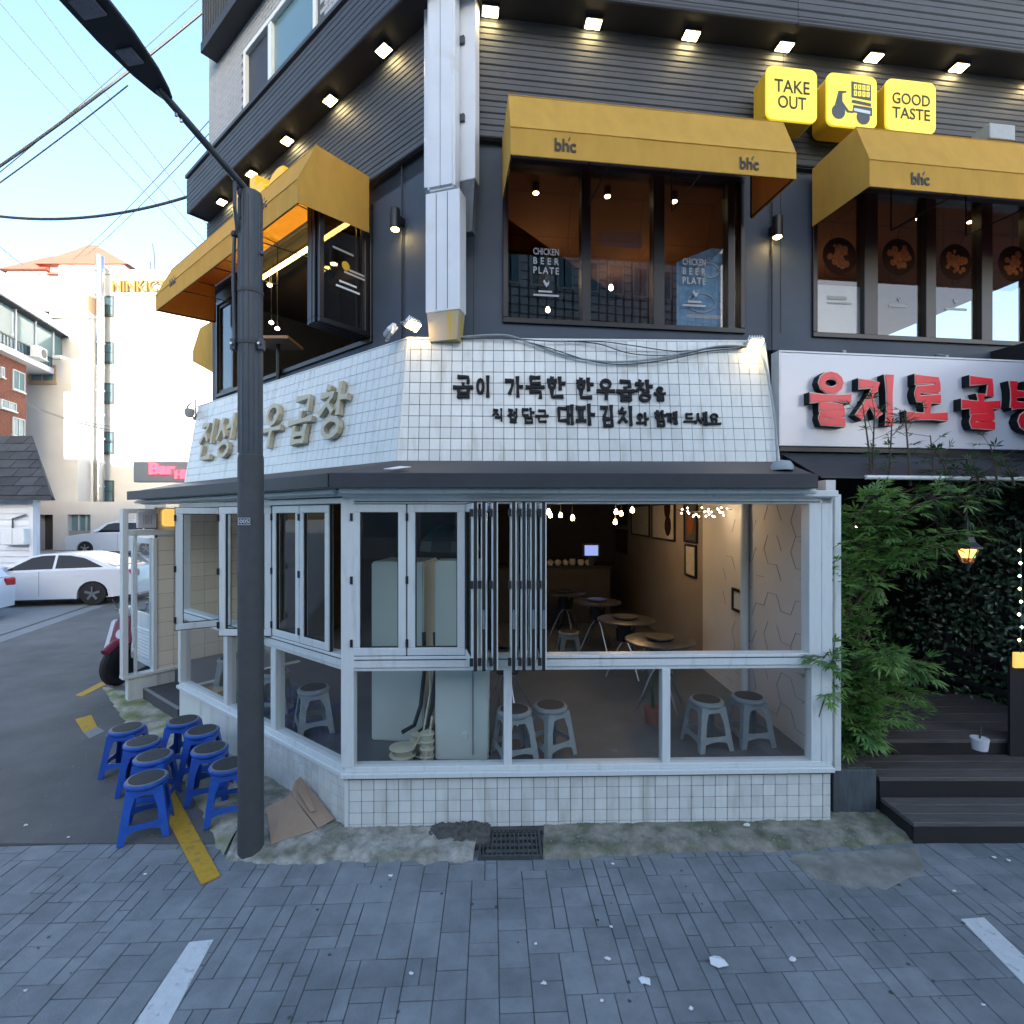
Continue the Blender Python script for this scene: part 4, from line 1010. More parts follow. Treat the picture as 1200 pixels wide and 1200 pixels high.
LZ0, LZ1 = 4.50, 6.1
uw(UL, LXE, 0, 3.7, LZ0); uw(UL, l1b, 0, LZ0, 6.3); uw(UL, LXE, l1a, LZ0, 6.3); uw(UL, LXE, 0, LZ1, 6.3)
uw(UL, LXE, 0, 6.3, 8.0)
uw(UL, LXE - .001, LXE + .2, 3.7, 8.0, .2, 7.0)     # far end wall
obj('joint', MB().box(w1b + .42, w1b + .428, -.004, .01, 4.5, 6.25), 'gasket', ub, UR.M)
obj('joint', MB().box(.30, .306, -.004, .01, 4.1, 6.25), 'gasket', ub, UR.M)
# rooms behind the windows
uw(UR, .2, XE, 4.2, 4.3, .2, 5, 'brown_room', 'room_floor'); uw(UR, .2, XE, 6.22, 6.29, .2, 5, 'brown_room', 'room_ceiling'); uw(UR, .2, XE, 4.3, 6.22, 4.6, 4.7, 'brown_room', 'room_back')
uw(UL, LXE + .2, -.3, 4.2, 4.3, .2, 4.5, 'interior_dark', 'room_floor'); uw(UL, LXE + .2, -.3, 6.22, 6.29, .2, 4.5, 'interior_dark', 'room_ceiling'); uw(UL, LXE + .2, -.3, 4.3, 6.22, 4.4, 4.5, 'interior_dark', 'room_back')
# ribbed cladding, one board at a time
def board(fr, x0, x1, z0, h, y):
    prof = [(0, z0 + .001), (-.020, z0 + .001), (-.030, z0 + h * .10), (-.030, z0 + h * .44), (-.025, z0 + h * .48), (-.025, z0 + h * .54), (-.030, z0 + h * .58), (-.030, z0 + h * .92), (-.020, z0 + h - .001), (0, z0 + h - .001)]
    return MB().prism([(y + a, b) for a, b in prof], x0, x1, 'x')
bh = .121; CZ0 = 6.29
for fr, xa, xb in ((UR, 0.0, 3.62), (UR, 3.625, XE), (UL, LXE, 0.0)):
    for k in range(10):
        obj('cladding_board', board(fr, xa, xb, CZ0 + k * bh, bh, -.06), 'cladding', ub, fr.M)
    obj('cladding_batten', MB().box(xa, xb, -.06, -.001, CZ0 - .01, CZ0 + 1.2), 'soffit', ub, fr.M)
SZ = 7.50
OV = .42
FLX = UL.hit(219, 220, -OV)[0]
obj('eaves_soffit', MB().prism([(-.06, -OV), (XE, -OV), (XE, 0), (0, 0)], SZ, SZ + .02, 'z'), 'soffit', ub, UR.M)
obj('eaves_soffit', MB().prism([(FLX, -OV), (.06, -OV), (0, 0), (FLX, 0)], SZ + .002, SZ + .022, 'z'), 'soffit', ub, UL.M)
obj('eaves_core', MB().box(-.15, XE, -OV + .03, .0, SZ + .02, 8.05), 'soffit', ub, UR.M)
obj('eaves_core', MB().box(FLX, .1, -OV + .03, .0, SZ + .02, 8.02), 'soffit', ub, UL.M)
for fr, xa, xb in ((UR, -.18, 3.55), (UR, 3.555, XE), (UL, FLX, .18)):
    for k in range(4):
        obj('fascia_board', board(fr, xa, xb, SZ - .03 + k * .14, .14, -OV + .03), 'cladding', ub, fr.M)
obj('eaves_end', MB().box(FLX - .01, FLX, -OV, 0, SZ - .02, 8.03), 'cladding', ub, UL.M)
obj('eaves_cap', MB().box(-.15, XE, -OV - .03, 0, 8.05, 8.10), 'cladding', ub, UR.M); obj('eaves_cap', MB().box(FLX, .15, -OV - .03, 0, 8.04, 8.09), 'cladding', ub, UL.M)
# pale brick storey above the side street eaves
bw = UL.hit(245, 140)[0]
wx0, wx1 = UL.hit(287, 90)[0], UL.hit(372, 0)[0]
wz0, wz1 = 8.15, 9.75
obj('brick_backing', MB().box(bw, wx0, .004, .2, 8.0, 12).box(wx1, 0, .004, .2, 8.0, 12).box(wx0, wx1, .004, .2, 8.0, wz0).box(wx0, wx1, .004, .2, wz1, 12), 'grout', ub, UL.M)
mb = MB(); r = 0; z = 8.02
while z < 12:
    x = bw + (-.10 if r % 2 else 0)
    while x < 0:
        a, b = max(x, bw), min(x + .193, 0)
        if not (a < wx1 + .0 and b > wx0 and z + .06 > wz0 and z < wz1) and b - a > .02: mb.box(a + .004, b - .004, -.004, .006, z + .004, z + .062)
        x += .20
    z += .067; r += 1
obj('brickwork', mb, 'white_brick', ub, UL.M, kind='stuff')
wt = obj('window', MB().frame(wx0, wx1, wz0, wz1, .07, -.03, .08), 'white_frame', ub, UL.M, bevel=.005)
xm = wx0 + (wx1 - wx0) * .40
obj('mullion', MB().box(xm - .05, xm + .05, -.02, .07, wz0 + .07, wz1 - .07), 'white_frame', wt, UL.M)
obj('pane', MB().box(wx0 + .06, xm - .05, .03, .04, wz0 + .06, wz1 - .06), 'charcoal', wt, UL.M)
obj('pane', MB().box(xm + .05, wx1 - .06, .03, .04, wz0 + .06, wz1 - .06), 'far_glass', wt, UL.M)
# balcony high at the far end
bx0 = UL.hit(235, 63, -.26)[0]; bx1 = bx0 + 2.3; bz = UL.hit(235, 62, -.26)[1]
bal = thing('balcony', 'dark balcony with railing and plants high on the side street face', 'balcony', UL.off(bx0, 0, bz))
obj('slab', MB().box(bx0, bx1, -.26, .0, bz, bz + .16), 'soffit', bal, UL.M)
obj('kick_panel', MB().box(bx0 + .02, bx1 - .02, -.22, -.21, bz + .16, bz + .95), 'charcoal', bal, UL.M)
for k in range(27): obj('baluster', MB().box(bx0 + .02 + k * .098, bx0 + .045 + k * .098, -.245, -.225, bz + .16, bz + 1.05), 'cladding', bal, UL.M)
for k in range(3): obj('baluster', MB().box(bx0 + .005, bx0 + .02, -.22 + k * .07, -.195 + k * .07, bz + .16, bz + 1.05), 'cladding', bal, UL.M)
obj('handrail', MB().box(bx0, bx1, -.26, -.22, bz + 1.05, bz + 1.10), 'cladding', bal, UL.M)

# eaves downlights
def downlight(fr, x, y):
    t = thing('downlight', 'square warm downlight in the eaves over the street side awnings' if fr is UR else 'square warm downlight in the side street eaves under the brick storey', 'lamp', fr.off(x, y, SZ), 'downlights in the eaves')
    obj('housing', MB().box(x - .085, x + .085, y - .06, y + .06, SZ - .035, SZ), 'soffit', t, fr.M)
    obj('lens', MB().box(x - .075, x + .075, y - .05, y + .05, SZ - .042, SZ - .0355), 'downlight', t, fr.M)
for k in range(8): downlight(UR, .46 + 1.04 * k, -.17)
for k in range(5): downlight(UL, -.72 - 1.04 * k, -.19)

# ---- yellow awnings
def awning(label, fr, x0, x1, prof, ribs, light=False, letters=()):
    """prof: back-bottom, back-top, ridge, front-top, front-bottom as (y,z)."""
    t = thing('yellow_awning', label, 'awning', fr.off(x0, 0, prof[0][1]), 'yellow fabric awnings')
    (yb, zb0), (_, zb1), (yr, zr), (yf, zf1), (_, zf0) = prof
    th = .006
    def sheet(nm, q, n): # fabric sheet that sags a little between the ribs and ripples
        q = [Vector(p) for p in q]; n = Vector(n).normalized(); mb = MB(); na, nb = 12 * ribs, 6
        for lay in (0, th):
            for i in range(na + 1):
                u = i / na
                for j in range(nb + 1):
                    v = j / nb; p = q[0].lerp(q[1], u).lerp(q[3].lerp(q[2], u), v)
                    d = .016 * abs(math.sin(math.pi * ribs * u)) * 4 * v * (1 - v) + .006 * noise.noise(Vector((p.x * 3.5, p.z * 5, p.y * 5))) + .0025 * noise.noise(Vector((p.x * 14, p.z * 9, p.y * 9)))
                    e = .3 if nm == 'valance' else (0 if j in (0, nb) else 1)
                    mb.v.append(tuple(p + n * (lay + d * e)))
        k = (na + 1) * (nb + 1)
        for i in range(na):
            for j in range(nb):
                a_ = i * (nb + 1) + j; f_ = (a_, a_ + 1, a_ + nb + 2, a_ + nb + 1); mb.f += [f_, tuple(w_ + k for w_ in reversed(f_))]
        rim_ = [i * (nb + 1) for i in range(na + 1)] + [na * (nb + 1) + j for j in range(1, nb + 1)] + [i * (nb + 1) + nb for i in range(na - 1, -1, -1)] + [j for j in range(nb - 1, 0, -1)]
        for a_, b_ in zip(rim_, rim_[1:] + rim_[:1]): mb.f.append((a_, b_, b_ + k, a_ + k))
        obj(nm, mb, 'yellow_fabric', t, fr.M, smooth=True)
    sheet('top_panel', [(x0, yb, zb1), (x1, yb, zb1), (x1, yr, zr), (x0, yr, zr)], (0, 0, -1))
    sheet('slope_panel', [(x0, yr, zr), (x1, yr, zr), (x1, yf, zf1), (x0, yf, zf1)], (0, .9, -.4))
    sheet('valance', [(x0, yf, zf1), (x1, yf, zf1), (x1, yf, zf0), (x0, yf, zf0)], (0, 1, 0))
    for x, s_ in ((x0, 1), (x1, -1)):
        obj('side_panel', MB().prism([(y, z) for y, z in prof], x, x + s_ * th, 'x'), 'yellow_fabric', t, fr.M)
    xs = [x0 + .012 + (x1 - x0 - .024) * k / ribs for k in range(ribs + 1)]
    for x in xs:
        P = [(x, yb, zb0 + .02), (x, yb, zb1 - .03), (x, yr + .02, zr - .03), (x, yf + .02, zf1 - .02), (x, yf + .02, zf0 + .015)]
        obj('rib', MB().tube(P, .009, 6), 'black_frame', t, fr.M)
        obj('rib', MB().tube([(x, yb, zb0 + .02), (x, yf + .02, zf0 + .015)], .008, 6), 'black_frame', t, fr.M)
    for y, z in ((yf + .02, zf0 + .015), (yf + .02, zf1 - .02), (yr + .02, zr - .03)):
        obj('rail', MB().tube([(x0 + .01, y, z), (x1 - .01, y, z)], .008, 6), 'black_frame', t, fr.M)
    for y, z in ((yf - .001, zf1), (yr - .001, zr + .001), (yf - .001, zf0)):
        obj('piping', MB().tube([(x0 - .002, y, z), (x1 + .002, y, z)], .0055, 5), 'yellow_fabric', t, fr.M)
    for px0, px1, py0, py1 in letters:
        a = fr.hit(px0, (py0 + py1) / 2, yf)[0]; b = fr.hit(px1, (py0 + py1) / 2, yf)[0]
        c = fr.hit((px0 + px1) / 2, py1, yf)[1]; d = fr.hit((px0 + px1) / 2, py0 + 3, yf)[1]
        obj('lettering', text_mb('bhc', a, b, c, d, .003, yf - .001, bold=.02), 'dark_print', t, fr.M)
        m_ = a + (b - a) * .62; q = d - c
        obj('accent_mark', MB().hexa([(m_, yf - .004, d - q * .12), (m_ + q * .10, yf - .004, d - q * .12), (m_ + q * .22, yf - .004, d + q * .16), (m_ + q * .12, yf - .004, d + q * .16)],
            [(m_, yf - .001, d - q * .12), (m_ + q * .10, yf - .001, d - q * .12), (m_ + q * .22, yf - .001, d + q * .16), (m_ + q * .12, yf - .001, d + q * .16)]), 'dark_print', t, fr.M)
    return t
pA = [(-.10, 5.66), (-.10, 6.27), (-.62, 6.29), (-.80, 5.87), (-.80, 5.63)]
awning('yellow awning with two printed logos over the three-pane window', UR, .585, UR.hit(933, 195, -.80)[0], pA, 3, letters=[(650, 675, 160, 178), (867, 889, 182, 199)])
pB = [(-.10, 5.63), (-.10, 6.25), (-.70, 6.25), (-.86, 5.83), (-.86, 5.58)]
awning('yellow awning over the window with round food pictures, below the lit signs', UR, 3.95, 7.7, pB, 4, letters=[(1068, 1089, 200, 217)])
lx1 = UL.hit(437, 191, -.05)[0]; lx0 = UL.hit(186, 342, -.9)[0]
pL = [(-.10, 5.70), (-.10, 6.33), (-.74, 6.33), (-.94, 5.88), (-.94, 5.64)]
awning('long yellow awning on the side street face with glowing orange underside', UL, lx0, lx1, pL, 4, letters=[(303, 313, 232, 246), (199, 206, 322, 334)])
o = obj('light_strip', MB().box(lx0 + 1.25, lx1 - .35, -.16, -.12, 5.90, 5.93), 'strip_light', M=UL.M); tag(o, 'glowing light strip under the long side street awning', 'lamp')
EW = Fr(UL.off(LXE, 0, 0) @ RZ(-90))            # end wall of the building, x runs out to the street
awning('small yellow awning on the far end wall of the dark building', EW, -2.0, -.06, [(-.03, 4.96), (-.03, 5.92), (-.74, 5.92), (-1.08, 5.58), (-1.08, 5.38)], 2)
eb_ = obj('end_wall_lamp', MB().box(-.34, -.16, -.20, -.01, 5.34, 5.54), 'black_frame', M=EW.M, bevel=.01); tag(eb_, 'small black box lamp on the end wall beside the small awning', 'lamp')
# raised yellow logo letters standing above the long awning
lg = thing('logo_letters', 'thick yellow raised letters standing on top of the long awning', 'sign', UL.off(-3, -.3, 6.3))
for ch, x, s_ in (('c', -2.35, .34), ('h', -2.85, .52), ('b', -3.35, .52)):
    obj('letter', text_mb(ch, x - .2, x + .2, 6.36, 6.36 + s_, .22, -.34, bold=.05), 'yellow_logo', lg, UL.M, bevel=.004)

# ---- street side windows
def win(label, fr, x0, x1, z0, z1, muls, gm='glass_upper', extra=None):
    t = thing('upper_window', label, 'window', fr.off(x0, 0, z0))
    obj('window_frame', MB().frame(x0, x1, z0, z1, .055, -.03, .12), 'black_frame', t, fr.M, bevel=.005)
    edges = [x0 + .05]
    for a, b in muls:
        obj('mullion', MB().box(a, b, -.025, .10, z0 + .05, z1 - .05), 'black_frame', t, fr.M, bevel=.005); edges += [a, b]
    edges.append(x1 - .05)
    for a, b in zip(edges[::2], edges[1::2]): obj('pane', MB().box(a - .005, b + .005, .03, .036, z0 + .05, z1 - .05), gm, t, fr.M)
    return t
m1 = [(UR.hit(a, 385)[0], UR.hit(b, 385)[0]) for a, b in ((681, 692), (765, 778))]
W1 = win('black framed three-pane window under the yellow awning with two logos', UR, w1a, w1b, WZ0, WZ1, m1 + [(w1b - .20, w1b - .12)])
m2 = [(UR.hit(a, 395)[0], UR.hit(b, 395)[0]) for a, b in ((1011, 1027), (1083, 1095), (1148, 1161))]
W2 = win('black framed window with round food pictures beside the lit signs', UR, w2a, w2b, WZ0, WZ1, m2 + [(6.75, 6.9)])
def rect(fr, px0, px1, py0, py1, d):
    xa = fr.hit(px0, (py0 + py1) / 2, d)[0]; xb = fr.hit(px1, (py0 + py1) / 2, d)[0]
    za = fr.hit((px0 + px1) / 2, py1, d)[1]; zb_ = fr.hit((px0 + px1) / 2, py0, d)[1]
    return xa, xb, za, zb_
def sticker(parent, fr, s, px0, px1, py0, py1, m='sticker', name='lettering', d=.027, **k):
    xa, xb, za, zb_ = rect(fr, px0, px1, py0, py1, d)
    return obj(name, text_mb(s, xa, xb, za, zb_, .001, d, **k), m, parent, fr.M)
def rooster(parent, fr, cx, cy, s, d=.027):
    x, z = fr.hit(cx, cy, d)
    P = [(-.5, .55), (-.42, .80), (-.2, .70), (-.1, .45), (.15, .25), (.35, .35), (.55, .75), (.62, .3), (.45, -.15), (.15, -.4), (.05, -.75), (-.02, -.4), (-.3, -.1), (-.45, .3), (-.62, .42)]
    obj('rooster_mark', MB().prism([(x + a * s, z + b * s) for a, b in P], d - .001, d, 'y'), 'sticker', parent, fr.M)
for ox, oy in ((625, 291), (800, 303)):
    w_ = 30 if ox < 700 else 27
    sticker(W1, UR, 'CHICKEN', ox, ox + w_, oy, oy + 8, bold=.02); sticker(W1, UR, 'BEER', ox, ox + w_, oy + 11, oy + 19, bold=.02, spacing=1.8); sticker(W1, UR, 'PLATE', ox, ox + w_, oy + 22, oy + 30, bold=.02, spacing=1.3)
    rooster(W1, UR, ox + 15, oy + 42, .055)
    for q0, q1, q2 in ((6, 22, 49.5), (0, w_, 54)):
        xa, xb, za, zb_ = rect(UR, ox + q0, ox + q1, oy + q2, oy + q2 + 2.2, .027); obj('print_line', MB().box(xa, xb, .026, .027, za, zb_), 'sticker', W1, UR.M)
xa, xb, za, zb_ = rect(UR, 700, 752, 271, 290, .045); obj('paper_strip', MB().box(xa, xb, .042, .045, za, zb_), 'sticker_pink', W1, UR.M)
xa, xb, za, zb_ = rect(UR, 793, 846, 290, 385, .06)
bn = thing('banner', 'blue printed banner standing inside the three-pane window', 'banner', UR.off(xa, .06, za))
obj('sheet', MB().prism([(xa, za), (xb, za), (xb, zb_), (xb - .12, zb_), (xa + .1, za + .75), (xa, za + .7)], .060, .064, 'y'), 'sticker_blue', bn, UR.M)
for cx, cy, rr_ in ((830, 317, .10), (822, 355, .13)):
    x, z = UR.hit(cx, cy, .055)
    n = 24; ringv = []
    mbk = MB().tube([(x + rr_ * math.cos(6.2832 * k / n) * 1.2, .056, z + rr_ * .8 * math.sin(6.2832 * k / n)) for k in range(n + 1)], .010, 6, cap=False)
    obj('swirl', mbk, 'sticker_sky_pale', bn, UR.M, smooth=True)
xa, xb, za, zb_ = rect(UR, 804, 846, 369, 373, .056); obj('stripe', MB().box(xa, xb, .056, .059, za, zb_), 'sticker_sky_pale', bn, UR.M)
for cx, cy in ((984, 300), (1053, 301), (1120, 307), (1188, 309)):
    x, z = UR.hit(cx, cy, .026)
    t = thing('food_picture', 'round picture of fried chicken in a dark bowl on the window glass', 'picture', UR.off(x, .026, z), 'round food pictures on the window')
    obj('bowl', MB().lathe([(0, 0), (.205, 0), (.205, .002), (0, .002)], n=28).xform(T(x, .026, z) @ RX(90)), 'food_bowl', t, UR.M)
    rq = random.Random(cx)
    mb = MB()
    for q in range(34):
        a, rd = rq.uniform(0, 6.28), rq.uniform(0, .13); s_ = rq.uniform(.022, .045)
        mb.lathe([(0, 0), (s_, 0), (s_ * .8, .003), (0, .004)], (0, 0, 0), 7); k7 = len(mb.v) - 4 * 7
        for i in range(k7, len(mb.v)):
            v = mb.v[i]; mb.v[i] = (x + rd * math.cos(a) + v[0], .024 - v[2] - q * .0002, z + rd * math.sin(a) + v[1])
    obj('chicken', mb, 'food', t, UR.M)
xa, xb, za, zb_ = rect(UR, 957, 1010, 335, 391, .04)
ps = thing('reflection_sheet', 'painted pale blue-white sky film sheet on the lower half of the window pane', 'reflection', UR.off(xa, .04, za))
obj('sheet', MB().box(xa, xb, .037, .043, za, zb_), 'sticker_sky_pale', ps, UR.M)  # pale sheet paints the sky's reflection onto the glass
for par, a_, b_, c_2, d_ in ((ps, 970, 992, 347, 351), (ps, 970, 998, 354, 356), (W2, 1042, 1064, 357, 360), (W2, 1108, 1133, 361, 364)):
    xa, xb, za, zb_ = rect(UR, a_, b_, c_2, d_, .027); obj('print_line', MB().box(xa, xb, .026, .027, za, zb_), 'grey_plastic' if par is ps else 'sticker', par, UR.M)
rooster(W2, UR, 1120, 354, .05); rooster(W2, UR, 1054, 352, .04)
# ceiling spots in the upper rooms
for px, py in ((628, 226), (712, 230), (790, 236), (1077, 256), (1137, 260)):
    r = ray(px, py); t_ = (6.12 - CAMZ) / r.z; p = CAM + r * t_
    lm = thing('room_spot', 'small ceiling spot glowing behind the upper window', 'lamp', T(*p), 'spots in the upper room')
    obj('can', MB().lathe([(0, .0), (.04, 0), (.04, .14), (0, .14)], (p.x, p.y, p.z), 12), 'black_frame', lm, I4)
    obj('lens', MB().lathe([(0, -.006), (.032, -.006), (.032, -.0005), (0, -.0005)], (p.x, p.y, p.z), 12), 'downlight', lm, I4)
for k, (lx_, ly_) in enumerate(((1.3, 1.6), (2.8, 1.8), (5.2, 1.8))):
    L_ = bpy.data.lights.new('room_spot_glow', 'POINT'); L_.energy = .75; L_.color = (1, .62, .30); L_.shadow_soft_size = .1
    lo = bpy.data.objects.new('room_spot_glow', L_); C.objects.link(lo); lo.location = UR.w(lx_, ly_, 5.7)
for px, py, Y in ((675, 295, 7.5), (716, 337, 7.8), (642, 363, 8.2)):
    p = at(px, py, Y); lm = thing('room_pendant', 'bare pendant bulb deep in the upper room', 'lamp', T(*p), 'pendants in the upper room')
    obj('bulb', MB().lathe([(0, -.05), (.03, -.03), (.035, 0), (.02, .04), (0, .045)], p, 10), 'bulb_small', lm, I4, smooth=True)
    obj('cord', MB().tube([(p.x, p.y, p.z + .04), (p.x, p.y, 6.2)], .004, 5), 'wire', lm, I4)
# ---- side street opening with folded black sashes
wl_ = thing('upper_window', 'black framed open window under the long side street awning', 'window', UL.off(l1a, 0, LZ0))
obj('window_frame', MB().frame(l1a, l1b, LZ0, LZ1, .06, -.03, .12), 'black_frame', wl_, UL.M, bevel=.005)
obj('end_sash', MB().frame(l1a + .06, l1a + .62, LZ0 + .06, LZ1 - .06, .05, .0, .05), 'black_frame', wl_, UL.M)
obj('pane', MB().box(l1a + .1, l1a + .58, .02, .026, LZ0 + .1, LZ1 - .1), 'glass_upper', wl_, UL.M)
for k, (x, y0, y1) in enumerate(((l1b - .03, -.04, -.66), (l1b - .10, -.02, -.68), (l1b - .16, 0, -.68), (l1b - .22, -.02, -.67))):
    M = UL.off(x, y0, LZ0 + .06) @ RZ(-90)
    t = thing('folded_sash', ['black folded sash with white logo print facing the corner', 'black folded sash behind the logo sash', 'black folded sash, third in the folded set', 'black folded sash at the open side of the set'][k], 'window', M, 'black folded sashes')
    w_ = y0 - y1; h_ = LZ1 - LZ0 - .12
    obj('sash_frame', MB().frame(0, w_, 0, h_, .055, -.02, .02), 'black_frame', t, M, bevel=.004)
    obj('pane', MB().box(.05, w_ - .05, -.003, .003, .05, h_ - .05), 'glass_upper', t, M)
    if k == 0:
        # print on the outer face, which looks towards +x of the wall
        Mp = UL.off(x + .008, 0, LZ0 + .06) @ RZ(90)     # local x runs from the street to the wall, -y looks out
        for x0_, x1_, z0_, m_ in ((-.50, -.24, .84, 'grey_plastic'), (-.30, -.10, .66, 'sticker'), (-.36, -.06, .62, 'sticker'), (-.46, -.16, .44, 'sticker_sky_pale'), (-.42, -.20, .50, 'sticker_sky_pale')):
            obj('print_line', MB().box(x0_, x1_, -.002, -.001, z0_, z0_ + .022), m_, t, Mp)
        obj('round_print', MB().lathe([(0, 0), (.05, 0), (.05, .001), (0, .001)], n=14).xform(T(-.34, -.001, .70) @ RX(90)), 'yellow_side', t, Mp)
for px, py in ((316, 334), (325, 385), (318, 378)):
    p = at(px, py, 7.3); lm = thing('room_pendant', 'bare pendant bulb deep in the dark side street room', 'lamp', T(*p), 'pendants in the side street room')
    obj('bulb', MB().lathe([(0, -.03), (.03, -.01), (.03, .01), (0, .03)], p, 10), 'bulb_small', lm, I4, smooth=True)
    obj('cord', MB().tube([(p.x, p.y, p.z + .03), (p.x, p.y, 6.2)], .004, 5), 'wire', lm, I4)
p = at(326, 402, 7.2); lm = thing('room_table', 'small lit table inside the dark side street room', 'table', T(p.x, p.y, 4.3))
obj('table_top', MB().box(p.x - .25, p.x + .25, p.y - .25, p.y + .25, p.z - .02, p.z + .02), 'cardboard', lm, I4); obj('leg', MB().tube([(p.x, p.y, 4.3), (p.x, p.y, p.z - .02)], .03, 8), 'black_frame', lm, I4)

# ---- white trunking at the corner
DU = Fr(T(-.69, 5.15, 0) @ RZ(-16.2))
du = thing('corner_duct', 'tall white boxed duct running up the corner of the dark building', 'duct', DU.off(0, -.1, 4.2))
ddx = DU.hit(516, 300, -.28)[0]
obj('back_plate', MB().box(ddx - .24, ddx + .30, -.14, -.02, 5.74, 11), 'duct_white', du, DU.M, bevel=.006)
obj('upper_trunk', MB().box(ddx - .135, ddx + .15, -.30, -.14, 5.60, 11), 'duct_white', du, DU.M, bevel=.025, seg=3)
obj('trunk_seam', MB().box(ddx + .005, ddx + .011, -.303, -.29, 5.62, 11), 'grey_plastic', du, DU.M)
obj('lower_trunk', MB().box(ddx - .15, ddx + .20, -.29, -.12, 4.44, 5.575), 'duct_white', du, DU.M, bevel=.006)
for x in (ddx - .04, ddx + .075): obj('trunk_seam', MB().box(x, x + .005, -.2925, -.28, 4.46, 5.56), 'gasket', du, DU.M)
obj('outlet', MB().hexa([(ddx - .14, -.28, 4.44), (ddx + .19, -.28, 4.44), (ddx + .19, -.13, 4.44), (ddx - .14, -.13, 4.44)], [(ddx - .115, -.27, 4.17), (ddx + .165, -.27, 4.17), (ddx + .165, -.14, 4.17), (ddx - .115, -.14, 4.17)]), 'duct_end', du, DU.M)
obj('side_skirt', MB().hexa([(ddx - .23, -.13, 5.74), (ddx + .29, -.13, 5.74), (ddx + .29, -.03, 5.74), (ddx - .23, -.03, 5.74)], [(ddx - .20, -.12, 5.25), (ddx + .26, -.12, 5.25), (ddx + .26, -.03, 5.25), (ddx - .20, -.03, 5.25)]), 'zinc', du, DU.M)
for z in (6.35, 7.1):
    obj('clip', MB().box(ddx - .18, ddx - .135, -.165, -.14, z, z + .07).box(ddx + .15, ddx + .195, -.165, -.14, z - .05, z + .02), 'cladding', du, DU.M)
# wall spot lamps
def wallspot(fr, px, py, label, zc):
    x, z = fr.hit(px, py, -.12)
    t = thing('wall_spot', label, 'lamp', fr.off(x, -.12, z))
    obj('barrel', MB().lathe([(0, .11), (.050, .11), (.054, .10), (.054, -.10), (.046, -.105), (0, -.10)], (x, -.12, z), 18), 'black_frame', t, fr.M, smooth=True)
    obj('bracket', MB().box(x - .02, x + .02, -.07, .0, z - .03, z + .05), 'black_frame', t, fr.M)
    obj('lens', MB().lathe([(0, -.112), (.040, -.112), (.040, -.106), (0, -.106)], (x, -.12, z), 16), 'flood', t, fr.M)
    obj('conduit', MB().tube([(x, -.03, z - .02), (x, -.03, 4.15)], .010, 6).tube([(x, -.03, z + .05), (x, -.03, 6.3)], .008, 6), 'soffit', t, fr.M)
wallspot(UL, 463, 257, 'black cylinder wall lamp left of the white corner duct', 0)
wallspot(UR, 911, 266, 'black cylinder wall lamp between the two street side awnings', 0)
# flood lamps on top of the tiled wall
def flood(label, fr, px, py, yaw, tilt, lit=True):
    x, z = fr.hit(px, py, -.06); M = fr.off(x, -.06, z) @ RZ(yaw) @ RX(tilt)
    t = thing('flood_lamp', label, 'lamp', M, 'flood lamps on the tiled wall')
    obj('body', MB().box(-.075, .075, -.012, .03, -.055, .055), 'duct_white', t, M, bevel=.01, seg=2)
    for k in range(6): obj('fin', MB().box(-.065 + k * .024, -.058 + k * .024, .03, .05, -.05, .05), 'duct_white', t, M)
    obj('lens', MB().box(-.062, .062, -.017, -.0125, -.043, .043), 'flood' if lit else 'paper', t, M)
    obj('bracket', MB().tube([(-.085, .01, 0), (-.085, .05, -.06), (0, .07, -.09), (.085, .05, -.06), (.085, .01, 0)], .007, 6), 'steel', t, M)
flood('white flood lamp on the tiled wall corner, turned to the side street', SF, 456, 386, -60, -40, False)
flood('white flood lamp on the tiled wall corner, shining down at the tiles', SF, 484, 381, 50, 62)
flood('white flood lamp at the far end of the tiled wall near the white shop sign', SF, 885, 402, 0, 66)
# slack cables along the tiled wall
def cable(label, pts, r, m='wire'):
    P = [SF.w(*(lambda q: (q[0], -.03 - .02 * i % .03, q[1]))(SF.hit(px, py, -.03))) for i, (px, py) in enumerate(pts)]
    n = []
    for i in range(len(P) - 1):
        a = P[max(i - 1, 0)]; b = P[i]; c = P[i + 1]; d = P[min(i + 2, len(P) - 1)]
        for k in range(6):
            u = k / 6; n.append(.5 * ((2 * b) + (c - a) * u + (2 * a - 5 * b + 4 * c - d) * u * u + (3 * b - a - 3 * c + d) * u ** 3))
    n.append(P[-1]); o = obj('cable', MB().tube(n, r, 6), m, smooth=True); return tag(o, label, 'cable', 'cables slung along the tiled wall')
cable('grey cable bundle sagging along the top of the white tiles', [(540, 395), (590, 394), (620, 402), (660, 416), (710, 425), (760, 422), (800, 414), (840, 407), (872, 406)], .010, 'grey_plastic')
cable('thin black cable sagging along the top of the white tiles', [(540, 397), (600, 398), (650, 401), (700, 400), (740, 406), (790, 412), (840, 408), (874, 407)], .005)
cable('thin black cable looping below the others on the tiles', [(600, 396), (640, 408), (690, 423), (730, 427), (780, 423), (830, 412), (870, 408)], .005)
cable('thin black cable crossing the tile tops to the far flood lamp', [(665, 400), (700, 404), (740, 415), (790, 416), (840, 408), (876, 408)], .005)
o = obj('cable', MB().tube([SF.w(*(lambda q: (q[0], -.04, q[1]))(SF.hit(px, py, -.04))) for px, py in ((890, 410), (896, 425), (900, 440), (905, 470), (909, 500), (911, 540))], .012, 6), 'grey_plastic', smooth=True)
tag(o, 'grey cable hanging down between tiled wall and white shop sign', 'cable', 'cables slung along the tiled wall')

